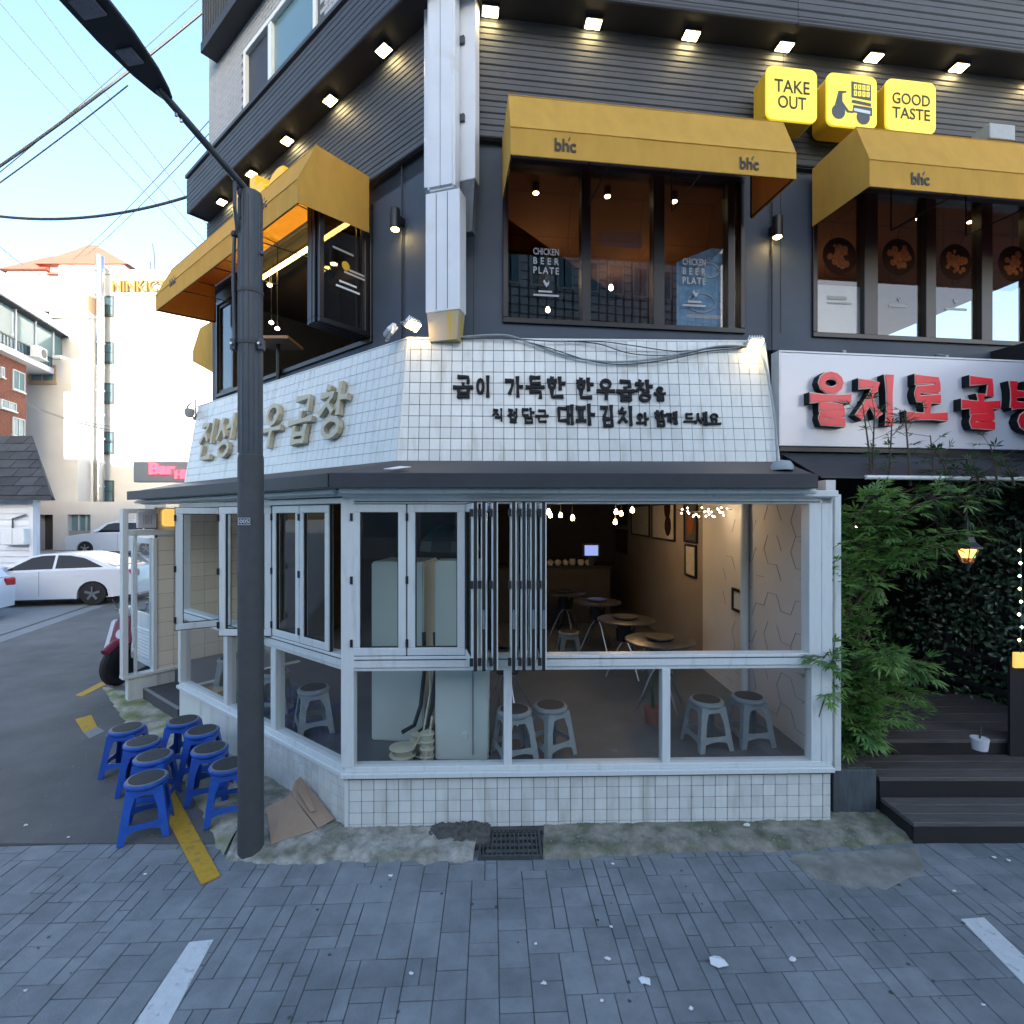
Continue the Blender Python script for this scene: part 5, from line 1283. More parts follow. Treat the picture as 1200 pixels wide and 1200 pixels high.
# ---- lit yellow sign boxes
def lit_box(label, px0, px1, py0, py1):
    xa, xb, za, zb_ = rect(UR, px0, px1, py0, py1, -.42)
    t = thing('lit_sign_box', label, 'sign', UR.off(xa, -.42, za), 'row of lit yellow sign boxes')
    def rr(x0, x1, z0, z1, r_, n=5):
        P = []
        for cx, cz, a0 in ((x1 - r_, z1 - r_, 0), (x0 + r_, z1 - r_, 90), (x0 + r_, z0 + r_, 180), (x1 - r_, z0 + r_, 270)):
            for k in range(n + 1): a = R(a0 + 90 * k / n); P.append((cx + r_ * math.cos(a), cz + r_ * math.sin(a)))
        return P
    obj('case', MB().prism(rr(xa + .004, xb - .004, za + .004, zb_ - .004, .07), -.40, -.20, 'y'), 'yellow_side', t, UR.M)
    obj('face', MB().prism(rr(xa, xb, za, zb_, .07), -.425, -.401, 'y'), 'yellow_sign', t, UR.M)
    obj('mount', MB().box(xa + .1, xb - .1, -.20, -.09, za + .1, zb_ - .1), 'soffit', t, UR.M)
    return t, xa, xb, za, zb_
t, xa, xb, za, zb_ = lit_box('lit yellow sign box reading TAKE OUT', 898, 957, 80, 142)
w_, h_ = xb - xa, zb_ - za
for s, a, b in (('TAKE', .52, .76), ('OUT', .22, .46)): obj('lettering', text_mb(s, xa + w_ * (.15 if s == 'TAKE' else .22), xb - w_ * (.15 if s == 'TAKE' else .22), za + h_ * a, za + h_ * b, .003, -.426, bold=.012), 'dark_print', t, UR.M)
t, xa, xb, za, zb_ = lit_box('lit yellow sign box with a grey delivery scooter picture', 969, 1027, 88, 149)
w_, h_ = xb - xa, zb_ - za
def disc(cx, cz, r_, m, y=-.427): obj('scooter_print', MB().lathe([(0, 0), (r_, 0), (r_, .002), (0, .002)], n=20).xform(T(xa + cx * w_, y, za + cz * h_) @ RX(90)), m, t, UR.M)
disc(.22, .26, .075, 'pole'); disc(.72, .20, .075, 'pole')
def pp(P, m='pole', y=-.4265): obj('scooter_print', MB().prism([(xa + a * w_, za + b * h_) for a, b in P], y - .002, y, 'y'), m, t, UR.M)
pp([(.50, .28), (.90, .24), (.90, .40), (.52, .42)]); pp([(.14, .36), (.18, .40), (.26, .40), (.40, .26), (.52, .26), (.52, .30), (.43, .30), (.30, .46), (.30, .62), (.38, .64), (.38, .67), (.22, .66), (.18, .5)], y=-.4272)
pp([(.48, .46), (.88, .42), (.88, .48), (.50, .52)], y=-.4272); pp([(.48, .56), (.88, .53), (.88, .84), (.48, .87)])
for r_ in range(2):
    for q in range(4):
        a_ = xa + w_ * (.53 + q * .085); b_ = za + h_ * (.72 - r_ * .125); obj('print_mark', MB().frame(a_, a_ + w_ * .06, b_, b_ + h_ * .095, w_ * .02, -.431, -.4285), 'yellow_sign', t, UR.M)
pp([(.53, .30), (.86, .27), (.86, .33), (.53, .36)], 'sticker_sky_pale', -.4285)
t, xa, xb, za, zb_ = lit_box('lit yellow sign box reading GOOD TASTE', 1038, 1096, 95, 155)
w_, h_ = xb - xa, zb_ - za
for s, a, b in (('GOOD', .52, .74), ('TASTE', .24, .46)): obj('lettering', text_mb(s, xa + w_ * .12, xb - w_ * .12, za + h_ * a, za + h_ * b, .003, -.426, bold=.012), 'dark_print', t, UR.M)
o = obj('vent_box', MB().box(*[UR.hit(1160, 155, -.3)[0], UR.hit(1190, 155, -.3)[0]], -.3, -.1, UR.hit(1175, 163, -.3)[1], UR.hit(1175, 145, -.3)[1]), 'grey_plastic', M=UR.M, bevel=.006); tag(o, 'pale grey metal box on the cladding above the farther awning', 'box')
# ================================================================== NEIGHBOUR SHOP ON THE RIGHT
NS = Fr(UR.off(0, -.45, 0))
xa, xb = NS.hit(914, 470)[0], 7.4
za, zb_ = NS.hit(1000, 524)[1], NS.hit(1000, 416)[1]
ns = thing('shop_sign', 'long white shop sign panel with big red Korean letters', 'sign', NS.off(xa, 0, za))
obj('panel', MB().box(xa, xb, 0, .12, za, zb_), 'sign_white', ns, NS.M, bevel=.006)
obj('edge_trim', MB().box(xa - .012, xb, -.006, .122, zb_ + .001, zb_ + .016), 'duct_white', ns, NS.M)
obj('edge_trim', MB().box(xa - .012, xa - .001, -.006, .122, za, zb_), 'duct_white', ns, NS.M)
obj('top_cover', MB().hexa([(xa, .0, zb_ + .017), (xb, .0, zb_ + .017), (xb, .44, zb_ + .16), (xa, .44, zb_ + .16)], [(xa, .0, zb_ + .022), (xb, .0, zb_ + .022), (xb, .44, zb_ + .166), (xa, .44, zb_ + .166)]), 'grey_wall', ns, NS.M)
for px in (990, 1110): x = NS.hit(px, 415)[0]; obj('strut', MB().bar((x, -.0, zb_ + .03), (x + .35, .44, zb_ + .19), .025, .02), 'duct_white', ns, NS.M)
lt = [('을', 952, 997, 438, 495), ('지', 1007, 1053, 440, 496), ('로', 1066, 1110, 444, 494), ('골', 1130, 1172, 443, 499), ('뱅', 1186, 1232, 447, 503)]
for ch, a, b, c, d in lt:
    xa_ = NS.hit(a, 470, -.1)[0]; xb_ = NS.hit(b, 470, -.1)[0]; z0 = NS.hit((a + b) / 2, d, -.1)[1]; z1 = NS.hit((a + b) / 2, c, -.1)[1]
    st_ = hangul(ch)
    random.seed(3); L0 = obj('letter', stroke_mb(st_, xa_, xb_, z0, z1, .084, -.080, -.002, 0), 'letter_black', ns, NS.M)
    obj('letter_rim', stroke_mb(st_, xa_, xb_, z0, z1, .082, -.085, -.0835, 0), 'letter_rim', L0, NS.M)
    obj('letter_face', stroke_mb(st_, xa_, xb_, z0, z1, .066, -.092, -.0905, 0), 'red_letter', L0, NS.M)
# retractable awning under the sign
aw = thing('black_awning', 'black fabric awning with white front bar under the white shop sign', 'awning', NS.off(xa, 0, 3.0))
AZ0 = NS.hit(1050, 531)[1]
yF = -.55; zF = NS.hit(1080, 560, yF)[1]
obj('fabric', MB().hexa([(xa + .02, .05, AZ0), (xb, .05, AZ0), (xb, yF, zF), (xa + .02, yF, zF)], [(xa + .02, .05, AZ0 - .01), (xb, .05, AZ0 - .01), (xb, yF, zF - .01), (xa + .02, yF, zF - .01)]), 'charcoal', aw, NS.M)
obj('front_bar', MB().tube([(xa + .45, yF, zF), (xb, yF, zF)], .020, 8), 'white_frame', aw, NS.M, smooth=True)
obj('cassette', MB().box(xa, xb, .0, .14, AZ0 + .002, za - .01), 'black_frame', aw, NS.M)
# dark porch walls
nb2 = thing('neighbour_shop', 'dark timber porch wall with glazed doors behind the climbing plants', 'building', T(3.0, 6.3, 0))
obj('party_wall', MB().box(2.72, 2.80, 4.60, 7.2, 0, 2.78), 'black_wood', nb2, I4)
obj('back_wall', MB().box(2.80, 9, 7.2, 7.3, 0, 4.6), 'black_wood', nb2, I4)
obj('side_wall', MB().prism([(6.1, 3.6), (6.2, 3.6), (5.3, 7.2), (5.2, 7.2)], 0, 4.4, 'z'), 'black_wood', nb2, I4)
obj('ceiling', MB().box(2.8, 9, 5.3, 7.3, 3.05, 3.15), 'black_wood', nb2, I4)
for x in (3.35, 4.15):
    f = obj('door', MB().frame(x, x + .72, .46, 2.55, .07, 7.12, 7.18), 'wood_dark', nb2, I4)
    obj('pane', MB().box(x + .06, x + .66, 7.14, 7.15, .5, 2.5), 'car_glass', f, I4)
o = obj('corner_post', MB().box(2.66, 2.715, 4.22, 4.30, .40, 2.68), 'white_frame', bevel=.004); tag(o, 'white narrow post beside the restaurant end, half hidden by leaves', 'post')
# timber steps: separate planks
def steps(label, x0a, x1a, yf, yb, z, n, M=I4):
    t = thing('timber_step', label, 'step', T((x0a + x1a) / 2, yf, 0), 'dark timber steps')
    d = (yb - yf) / n
    for k in range(n):
        obj('plank', MB().box(x0a - .0 * k, x1a, yf + k * d + .004, yf + (k + 1) * d - .004, z - .035, z), 'wood_dark', t, I4, bevel=.004)
    obj('riser', MB().box(x0a + .01, x1a, yf + .012, yf + .03, .0, z - .036), 'black_wood', t, I4)
    obj('side_board', MB().box(x0a + .0, x0a + .02, yf + .03, yb, .0, z - .036), 'black_wood', t, I4)
steps('lowest dark timber step standing on the paving', 3.06, 6.0, 3.90, 4.26, .165, 3)
steps('middle dark timber step', 3.06, 5.9, 4.262, 4.68, .325, 3)
steps('upper dark timber deck leading into the planted porch', 3.02, 5.8, 4.682, 5.9, .457, 6)
# zinc planter and the bushy plant
zp = thing('zinc_planter', 'weathered zinc planter box at the end of the tiled base', 'planter', T(2.85, 4.35, 0))
obj('box', MB().box(2.66, 3.02, 4.24, 4.56, .02, .40), 'zinc', zp, I4, bevel=.006)
obj('rim', MB().frame(2.65, 3.03, 4.23, 4.57, .02, -.40, -.385).xform(Matrix.Rotation(R(-90), 4, 'X') @ T(0, 0, 0)), 'zinc', zp, I4) if False else None
obj('soil', MB().box(2.68, 3.0, 4.26, 4.54, .40, .41), 'rubble', zp, I4)
def leaf_fan(mb, p, d, n, L, w, rr, droop=.35):
    """Palmate fan of n narrow bent leaflets at p pointing along d."""
    d = d.normalized(); up = Vector((0, 0, 1)); s_ = d.cross(up)
    if s_.length < .1: s_ = Vector((1, 0, 0))
    s_.normalize(); u = s_.cross(d).normalized()
    for k in range(n):
        a = (k / (n - 1) - .5) * 2.3 + rr.uniform(-.12, .12); l = L * (1 - .35 * abs(k / (n - 1) - .5) * 2) * rr.uniform(.85, 1.15)
        q = (d * math.cos(a) + s_ * math.sin(a)); q = (q + u * rr.uniform(-.15, .25)).normalized(); sd = q.cross(u).normalized() * w
        m1_ = p + q * l * .5 + Vector((0, 0, -droop * l * .12)); m2_ = p + q * l + Vector((0, 0, -droop * l * .6))
        b = len(mb.v); mb.v += [tuple(p), tuple(m1_ + sd), tuple(m2_), tuple(m1_ - sd), tuple(m1_ + u * .004)]
        mb.f += [(b, b + 4, b + 1), (b + 1, b + 4, b + 2), (b, b + 3, b + 4), (b + 3, b + 2, b + 4)]
rb = random.Random(17)
def bush(name, label, stems, lm, n_fans, L, w, base_pt, spread=.16, cat='plant', nl=7):
    t = thing(name, label, cat, T(*base_pt))
    fol = MB(); stm = MB()
    for P, cnt in stems:
        P = [Vector(p) for p in P]
        stm.tube(P, [.012 - .008 * i / (len(P) - 1) for i in range(len(P))], 5)
        seg = len(P) - 1
        for k in range(cnt):
            u = rb.uniform(.08, 1.0) * seg; i = min(int(u), seg - 1); p = P[i].lerp(P[i + 1], u - i)
            d = (P[i + 1] - P[i]).normalized() * .5 + Vector((rb.uniform(-1, 1), rb.uniform(-1, .6), rb.uniform(-.5, .7)))
            q = p + d.normalized() * rb.uniform(.03, spread)
            stm.tube([p, q], .0025, 3, cap=False)
            leaf_fan(fol, q, d, rb.choice((5, nl, nl)), L * rb.uniform(.7, 1.25), w * rb.uniform(.8, 1.2), rb)
    f = obj('foliage', fol, lm, t, I4, kind='stuff')
    obj('stems', stm, 'stem', t, I4, kind='stuff')
    return t
def arch(p0, p1, sag, n=5):
    p0, p1 = Vector(p0), Vector(p1)
    return [p0.lerp(p1, k / n) + Vector((0, 0, sag * 4 * (k / n) * (1 - k / n))) for k in range(n + 1)]
st = []
o_ = (2.85, 4.42, .41)
for k in range(12):                      # lower mass hanging forward over the planter
    e = at(rb.uniform(965, 1085), rb.uniform(755, 895), rb.uniform(4.15, 4.7)); st.append((arch(o_ if k % 2 else (2.86, 4.5, .9), e, .18), 52))
for k in range(8): e = at(rb.uniform(990, 1045), rb.uniform(700, 790), rb.uniform(4.3, 4.7)); st.append((arch(o_, e, .05), 44))
for k in range(3): e = at(rb.uniform(952, 975), rb.uniform(742, 850), 4.05); st.append((arch((2.8, 4.35, 1.0 + .1 * k), e, .1), 16))
bush('palmate_shrub', 'bright green shrub with palmate leaves spilling over the zinc planter', st, 'leaf', 0, .115, .011, (2.85, 4.4, .4))
st = []
for k in range(15):
    e = at(rb.uniform(980, 1165), rb.uniform(575, 690), rb.uniform(4.4, 5.0)); st.append((arch((2.9, 4.5, 1.4 + .05 * k), e, .25), 44))
for k in range(5): e = at(rb.uniform(965, 1000), rb.uniform(600, 700), rb.uniform(4.15, 4.4)); st.append((arch((2.85, 4.45, 1.2), e, .1), 18))
bush('climbing_shrub', 'dark green leafy canopy spreading under the black awning from the post', st, 'leaf', 0, .12, .011, (2.9, 4.5, .41))
st = []
for (px, py) in ((1010, 470), (1025, 478), (1045, 498), (1090, 510), (1100, 535), (1160, 520), (1060, 480), (1180, 545), (1140, 545)):
    e = at(px, py, 4.75); st.append((arch((e.x + rb.uniform(-.1, .1), 4.72, 2.78), e, .04), 9))
for k in range(9): e = at(rb.uniform(1080, 1215), rb.uniform(560, 640), rb.uniform(4.5, 5.0)); st.append((arch((3.6 + .1 * k, 4.8, 2.7), e, .12), 16))
bush('bamboo_spray', 'sparse bamboo-like sprays rising in front of the white shop sign', st, 'leaf_dark', 0, .12, .008, (3.4, 4.72, 2.7), nl=5)
# dense dark ivy on the porch side wall
def ivy(name, label, n, region, m, base_pt, s0, s1):
    t = thing(name, label, 'plant', T(*base_pt)); mb = MB()
    for k in range(n):
        p = region(); s_ = rb.uniform(s0, s1)
        nrm = Vector((rb.uniform(-1, .4), -1, rb.uniform(-.2, .9))).normalized(); a = nrm.cross(Vector((0, 0, 1))).normalized(); b_ = a.cross(nrm)
        th = rb.uniform(0, 6.28); A = a * math.cos(th) + b_ * math.sin(th); B = b_ * math.cos(th) - a * math.sin(th)
        pts = [p - A * s_ * .7, p + B * s_ * .42 - A * s_ * .1, p + A * s_ * .8, p - B * s_ * .42 - A * s_ * .1, p + nrm * s_ * .12]
        q = len(mb.v); mb.v += [tuple(v) for v in pts]; mb.f += [(q, q + 4, q + 1), (q + 1, q + 4, q + 2), (q + 2, q + 4, q + 3), (q + 3, q + 4, q)]
    obj('foliage', mb, m, t, I4, kind='stuff')
    tw = MB()
    for k in range(14): e = region(); tw.tube(arch((e.x, e.y + .06, .4), e, 0, 3), .006, 4)
    obj('stems', tw, 'stem', t, I4, kind='stuff')
def reg():
    z = rb.uniform(.35, 2.75); y = rb.uniform(3.9, 6.6); x = 6.1 - (y - 3.6) * .25 - abs(rb.gauss(0, .18)) - .03
    return Vector((x, y, z))
ivy('ivy', 'dense dark ivy hedge covering the porch side fence', 4000, reg, 'leaf_ivy', (5.6, 5, .3), .030, .065)
def reg2():
    z = rb.uniform(.5, 1.3) + .0; x = rb.uniform(3.5, 5.2); return Vector((x, 6.9 - abs(rb.gauss(0, .15)), z))
ivy('porch_plants', 'row of dark potted greenery below the porch windows', 700, reg2, 'leaf_dark', (4.3, 6.8, .46), .03, .07)
fn = thing('porch_fence', 'low black timber fence along the porch under the ivy', 'fence', T(5.5, 5, 0))
for k in range(5):
    z = .25 + k * .17; obj('rail', MB().bar((5.68, 3.95, z), (5.15, 6.2, z), .03, .05), 'black_wood', fn, I4)
for k in range(4): y = 3.98 + k * .7; obj('post', MB().box(5.66 - (y - 3.95) * .235, 5.72 - (y - 3.95) * .235, y, y + .06, 0, 1.1), 'black_wood', fn, I4)
# lantern on a post
p = at(1133, 650, 4.85)
la = thing('porch_lantern', 'dark green metal lantern glowing amber among the porch foliage', 'lantern', T(p.x, p.y, p.z - .14))
rz = .105
obj('roof', MB().lathe([(0, .17), (.05, .17), (.055, .155), (.07, .12), (.118, .075), (.122, .06), (0, .058)], p, 6), 'lantern_metal', la, I4)
obj('finial', MB().tube([(p.x, p.y, p.z + .17), (p.x, p.y, p.z + .36)], .012, 6), 'lantern_metal', la, I4)
obj('glass_panes', MB().lathe([(.048, -.075), (.095, .055), (.093, .055), (.046, -.075)], p, 6), 'glass_clear', la, I4)
obj('flame_bulb', MB().lathe([(0, -.03), (.022, -.015), (.026, .01), (.014, .04), (0, .05)], p, 10), 'bulb', la, I4, smooth=True)
obj('amber_liner', MB().lathe([(.040, -.03), (.078, .05), (.076, .05), (.038, -.03)], p, 6), 'lantern_glass', la, I4)
for k in range(6):
    a = R(60 * k); obj('glazing_bar', MB().tube([(p.x + .048 * math.cos(a), p.y + .048 * math.sin(a), p.z - .075), (p.x + .096 * math.cos(a), p.y + .096 * math.sin(a), p.z + .058)], .005, 5), 'lantern_metal', la, I4)
obj('cup', MB().lathe([(0, -.14), (.02, -.14), (.035, -.10), (.052, -.075), (0, -.074)], p, 12), 'lantern_metal', la, I4, smooth=True)
obj('hanging_rod', MB().tube([(p.x, p.y, p.z + .35), (p.x, p.y, 3.04), (p.x, 5.32, 3.06)], .008, 6), 'black_wood', la, I4, smooth=True)
# white pail by the fence, lit sign and string lights at the edge
p = ground(1148, 878, .46)
pl = thing('pail', 'small white pail standing on the dark deck by the fence', 'pail', T(*p))
obj('bucket', MB().lathe([(0, 0), (.055, 0), (.065, .09), (.068, .09), (.066, .10), (0, .095)], p, 16), 'paper', pl, I4, smooth=True)
obj('stalk', MB().tube([(p.x, p.y, p.z + .09), (p.x + .01, p.y, p.z + .2)], .008, 5), 'stem', pl, I4)
p = at(1200, 774, 4.6)
ys = thing('small_lit_sign', 'small glowing yellow sign plate at the porch entrance', 'sign', T(*p))
obj('plate', MB().box(p.x - .08, p.x + .25, p.y, p.y + .03, p.z - .07, p.z + .07), 'plaster_lit', ys, I4, bevel=.005)
obj('stand', MB().box(p.x - .09, p.x + .26, p.y + .035, p.y + .06, .1, p.z - .02), 'black_wood', ys, I4)
sl = thing('string_lights', 'vertical string of tiny coloured lights at the porch edge', 'lights', at(1196, 640, 4.6))if False else thing('string_lights', 'vertical string of tiny coloured lights at the porch edge', 'lights', T(*at(1196, 640, 4.6)))
for i, cc in enumerate(((1, .9, .5), (1, 1, .8), (.3, 1, .6), (1, .95, .3), (1, .9, .6), (.5, 1, .6), (1, .8, .3), (1, 1, .8))):
    if f'led{i % 4}' not in MATS: mat(f'led{i % 4}', cc, emit=3.0, ecol=cc)
    p = at(1196 + rb.uniform(-2, 2), 645 + i * 15, 4.6); obj('bulb', MB().lathe([(0, -.015), (.012, 0), (0, .015)], p, 6), f'led{i % 4}', sl, I4)
obj('cord', MB().tube([at(1196, 630, 4.6), at(1197, 700, 4.6), at(1196, 765, 4.6)], .004, 5), 'wire', sl, I4)
for px, py, Y in ((1001, 618, 6.2), (1117, 701, 6.4)):
    p = at(px, py, Y); lm = thing('porch_bulb', 'tiny glowing bulb deep in the dark porch', 'lamp', T(*p), 'bulbs in the porch')
    obj('bulb', MB().lathe([(0, -.03), (.03, 0), (0, .03)], p, 8), 'bulb_small', lm, I4, smooth=True); obj('cord', MB().tube([(p.x, p.y, p.z + .03), (p.x, p.y, 3.05)], .004, 5), 'wire', lm, I4)
# ================================================================== STREET FURNITURE
pb = ground(289, 1005); PX, PY = pb.x, pb.y + .06
sl_ = thing('street_lamp', 'tall dark grey street lamp post with overhanging LED head', 'street lamp', T(PX, PY, 0))
rp_ = .089
obj('lower_post', MB().lathe([(0, 0), (rp_, 0), (rp_, 2.92), (rp_ * .96, 2.95), (0, 2.95)], (PX, PY, 0), 32), 'pole_low', sl_, I4, smooth=True)
obj('upper_post', MB().lathe([(0, 2.951), (rp_ * .93, 2.951), (rp_ * .93, 4.86), (rp_ * .85, 4.90), (0, 4.90)], (PX, PY, 0), 32), 'pole', sl_, I4, smooth=True)
for k in range(6):                       # raised flutes on the upper shaft
    a = R(200 + 28 * k); obj('flute', MB().tube([(PX + .083 * math.cos(a), PY + .083 * math.sin(a), 2.97), (PX + .083 * math.cos(a), PY + .083 * math.sin(a), 4.85)], .006, 5), 'pole', sl_, I4, smooth=True)
for z in (3.78, 4.16): obj('band', MB().lathe([(.083, z - .012), (.089, z - .012), (.089, z + .012), (.083, z + .012)], (PX, PY, 0), 32), 'pole_low', sl_, I4, smooth=True)
for s_ in (-1, 1):
    obj('clamp', MB().box(PX + s_ * .085, PX + s_ * .12, PY - .07, PY - .02, 3.72, 3.80), 'pole', sl_, I4, bevel=.004); obj('bolt', MB().tube([(PX + s_ * .10, PY - .09, 3.76), (PX + s_ * .10, PY + .0, 3.76)], .010, 6), 'steel', sl_, I4)
obj('cable_guard', MB().tube([(PX - .10, PY - .03, 3.78), (PX - .115, PY - .03, 4.3), (PX - .105, PY - .03, 4.57)], .014, 6), 'pole', sl_, I4, smooth=True)
obj('knob', MB().lathe([(0, -.025), (.022, -.015), (.026, 0), (.02, .02), (0, .026)], (PX - .105, PY - .03, 4.58), 10), 'lamp_head', sl_, I4, smooth=True)
obj('knob', MB().lathe([(0, -.02), (.018, -.01), (.018, .01), (0, .02)], (PX + .10, PY - .03, 4.44), 10), 'pole', sl_, I4, smooth=True)
A0 = Vector((PX - .03, PY - .02, 4.92)); A1 = at(197, 117, 1); A1 = CAM + (A1 - CAM) * ((5.06 - CAMZ) / (A1 - CAM).z)
E1 = CAM + ray(78, -22) * ((5.17 - CAMZ) / ray(78, -22).z)
obj('arm', MB().tube([A0 + Vector((.02, .04, -.02)), A0.lerp(A1, .5), A1 + (E1 - A1) * .12], [.026, .024, .022], 10), 'pole', sl_, I4, smooth=True)
b0 = A0.lerp(A1, .16); 
obj('bracket', MB().tube([b0, b0 + Vector((0, 0, -.22)), Vector((PX - .07, PY - .05, 4.56))], .014, 6).tube([A0.lerp(A1, .08) + Vector((0, 0, -.01)), A0.lerp(A1, .08) + Vector((0, 0, -.26))], .008, 6), 'pole', sl_, I4)
for k in range(3): q = b0 + Vector((.015 + k * .02, .03 + k * .03, -.10 - .05 * k)); obj('bracket_web', MB().box(q.x - .004, q.x + .004, q.y - .02, q.y + .03, q.z - .015, q.z + .015), 'pole', sl_, I4)
# LED head: loft of flat sections along the arm axis
ax = (E1 - A1).normalized(); sd = ax.cross(Vector((0, 0, 1))).normalized(); upv = sd.cross(ax).normalized()
Lh = .86
secs = [(0, .030, .020), (.05, .055, .028), (.16, .092, .034), (.35, .122, .040), (.58, .130, .042), (.74, .112, .036), (.83, .075, .026), (.86, .045, .016)]
mb = MB(); NS_ = 14; prev = None
for s_, hw, hh in secs:
    c = A1 + ax * s_ + upv * .005; k = len(mb.v)
    for i in range(NS_):
        t_ = 2 * math.pi * i / NS_; cx, cz = math.cos(t_), math.sin(t_)
        z = hh * 1.25 * max(0, cz) ** .8 if cz > 0 else -hh * .22 * min(1, abs(cz) * 3)
        mb.v.append(tuple(c + sd * hw * (abs(cx) ** .7) * (1 if cx > 0 else -1) + upv * z))
    if prev is not None:
        for i in range(NS_): mb.f.append((prev + i, prev + (i + 1) % NS_, k + (i + 1) % NS_, k + i))
    else: mb.f.append(tuple(k + i for i in range(NS_)))
    prev = k
mb.f.append(tuple(prev + i for i in range(NS_)))
hd = obj('lamp_head', mb, 'lamp_head', sl_, I4, smooth=True)
for s0, s1, hw in ((.22, .30, .052), (.46, .545, .070), (.58, .665, .072)):
    def q(s_, w_, u): return A1 + ax * s_ + sd * w_ + upv * u
    obj('led_module', MB().hexa([q(s0, -hw, -.016), q(s0, hw, -.016), q(s1, hw, -.016), q(s1, -hw, -.016)], [q(s0, -hw, -.003), q(s0, hw, -.003), q(s1, hw, -.003), q(s1, -hw, -.003)]), 'led', hd, I4)
for s_ in (-.06, -.10): obj('sensor', MB().lathe([(0, -.05), (.009, -.045), (.009, 0), (0, 0)], A1 + ax * s_, 8), 'steel', sl_, I4)
# number plate
pz = CAMZ - (611 - 605) / 600 * (PY - .09)
npl = obj('number_plate', MB().box(PX - .045, PX + .045, PY - .0925, PY - .088, pz - .028, pz + .028), 'black_frame', sl_, I4)
obj('plate_border', MB().frame(PX - .043, PX + .043, pz - .026, pz + .026, .004, PY - .094, PY - .0926), 'paper', npl, I4)
obj('plate_number', text_mb('005', PX - .034, PX + .034, pz - .015, pz + .015, .001, PY - .0935, bold=.015), 'paper', npl, I4)

# ---- blue stools on the side street corner
spots = [(149, 853, 'blue plastic stool farthest from the lamp post, at the road side of the group', 10), (167, 869, 'blue plastic stool second from the front along the road side', 22), (180, 886, 'blue plastic stool directly behind the stool on the yellow line', 15), (172, 912, 'blue plastic stool standing on the yellow kerb line', 28),
         (215, 846, 'blue plastic stool beside the entrance step', 5), (237, 858, 'blue plastic stool against the tiled plinth, next to the entrance step stool', 15), (246, 879, 'blue plastic stool between plinth and kerb, one away from the lamp post', 20), (268, 898, 'blue plastic stool half hidden behind the lamp post', 25)]
bs = None
for px, py, lb, rz in spots:
    p = ground(px, py, .424); M = T(p.x, p.y, .030 if px > 200 else .014) @ RZ(rz)
    if bs is None: bs = stool('plastic_stool', lb, M, 'blue_plastic', 'blue stools on the corner')
    else: c = copy_tree(bs, None, M); c['label'] = lb
# ---- flattened cardboard leaning at the corner
cb_ = thing('cardboard', 'torn flattened brown cardboard leaning against the tiled corner', 'cardboard', T(-1.55, 3.95, .04))
def card(name, P, z):
    Q = []
    mb = MB(); top = [Vector(p) for p in P]; n = (top[1] - top[0]).cross(top[2] - top[0]).normalized() * .005
    k = len(top); mb.add([tuple(v) for v in top] + [tuple(v + n) for v in top], [tuple(range(k)), tuple(range(2 * k - 1, k - 1, -1))] + [(i, (i + 1) % k, k + (i + 1) % k, k + i) for i in range(k)])
    obj(name, mb, 'cardboard', cb_, I4)
def gp(px, py, z): return ground(px, py, z)
card('sheet', [gp(318, 990, .04), gp(372, 972, .05), gp(340, 930, .20), gp(336, 935, .19), gp(312, 946, .16)], 0)
card('flap', [gp(373, 971, .052), gp(392, 960, .06), gp(352, 910, .26), gp(346, 916, .25), gp(341, 929, .21)], 0)
card('edge', [gp(352, 912, .262), gp(348, 926, .23), gp(364, 952, .13), gp(370, 950, .13)], 0)
# ---- overhead wires
def wire(label, a, b, sag, r, n=18):
    a, b = Vector(a), Vector(b)
    P = [a.lerp(b, k / n) - Vector((0, 0, sag * 4 * (k / n) * (1 - k / n))) for k in range(n + 1)]
    o = obj('overhead_wire', MB().tube(P, r, 6), 'wire', smooth=True); return tag(o, label, 'wire', 'overhead wires above the side street')
wire('thick dark overhead cable running up to the balcony', at(-60, 235, 11), at(240, 12, 11), .12, .028)
wire('thin overhead wire just below the thick balcony cable', at(-60, 250, 11.5), at(240, -8, 11.5), .1, .010)
wire('thin overhead wire parallel under the balcony cable', at(-60, 256, 11.2), at(150, 100, 11.2), .06, .014)
wire('thick dark cable sagging to the dark eaves end', at(-60, 243, 9), UL.w(FLX, -.3, 7.85), .30, .022)
wire('long thin wire descending behind the lamp head, upper of three', at(30, -15, 16), at(260, 285, 16), .05, .014)
wire('long thin wire descending across the sky, middle of three', at(-20, -20, 16), at(260, 305, 16), .05, .014)
wire('long thin wire descending across the sky, lowest of three', at(-30, 10, 16), at(250, 310, 16), .05, .014)
wire('thin wire rising from the red roofs to the brick storey', at(85, 305, 30), at(260, 125, 14), .2, .014)
wire('second thin wire rising from the red roofs to the brick storey', at(100, 300, 30), at(260, 140, 14), .2, .014)
wire('short thin wire entering beside the red-roofed block', at(-10, 280, 25), at(26, 310, 32), .05, .02)
wire('slack wire crossing the cream wall towards the tiled wall', at(25, 470, 28), at(232, 520, 12), .3, .012)
wire('lower slack wire crossing the cream wall', at(25, 468, 29), at(232, 503, 14), .5, .012)
# ---- small camera lamp at the far end of the tiled wall
p = at(222, 484, 7.9)
cc = thing('security_camera', 'small grey dome camera on a bent arm at the tiled wall end', 'camera', T(*p))
obj('arm', MB().tube([SL.w(gl(1.0), 0, 1.0), p + Vector((.1, 0, .20)), p + Vector((0, 0, .14)), p + Vector((-.06, 0, .05))], .012, 6), 'pole', cc, I4)
obj('dome', MB().lathe([(0, -.07), (.05, -.06), (.07, 0), (.07, .06), (0, .08)], p, 12), 'grey_plastic', cc, I4, smooth=True)
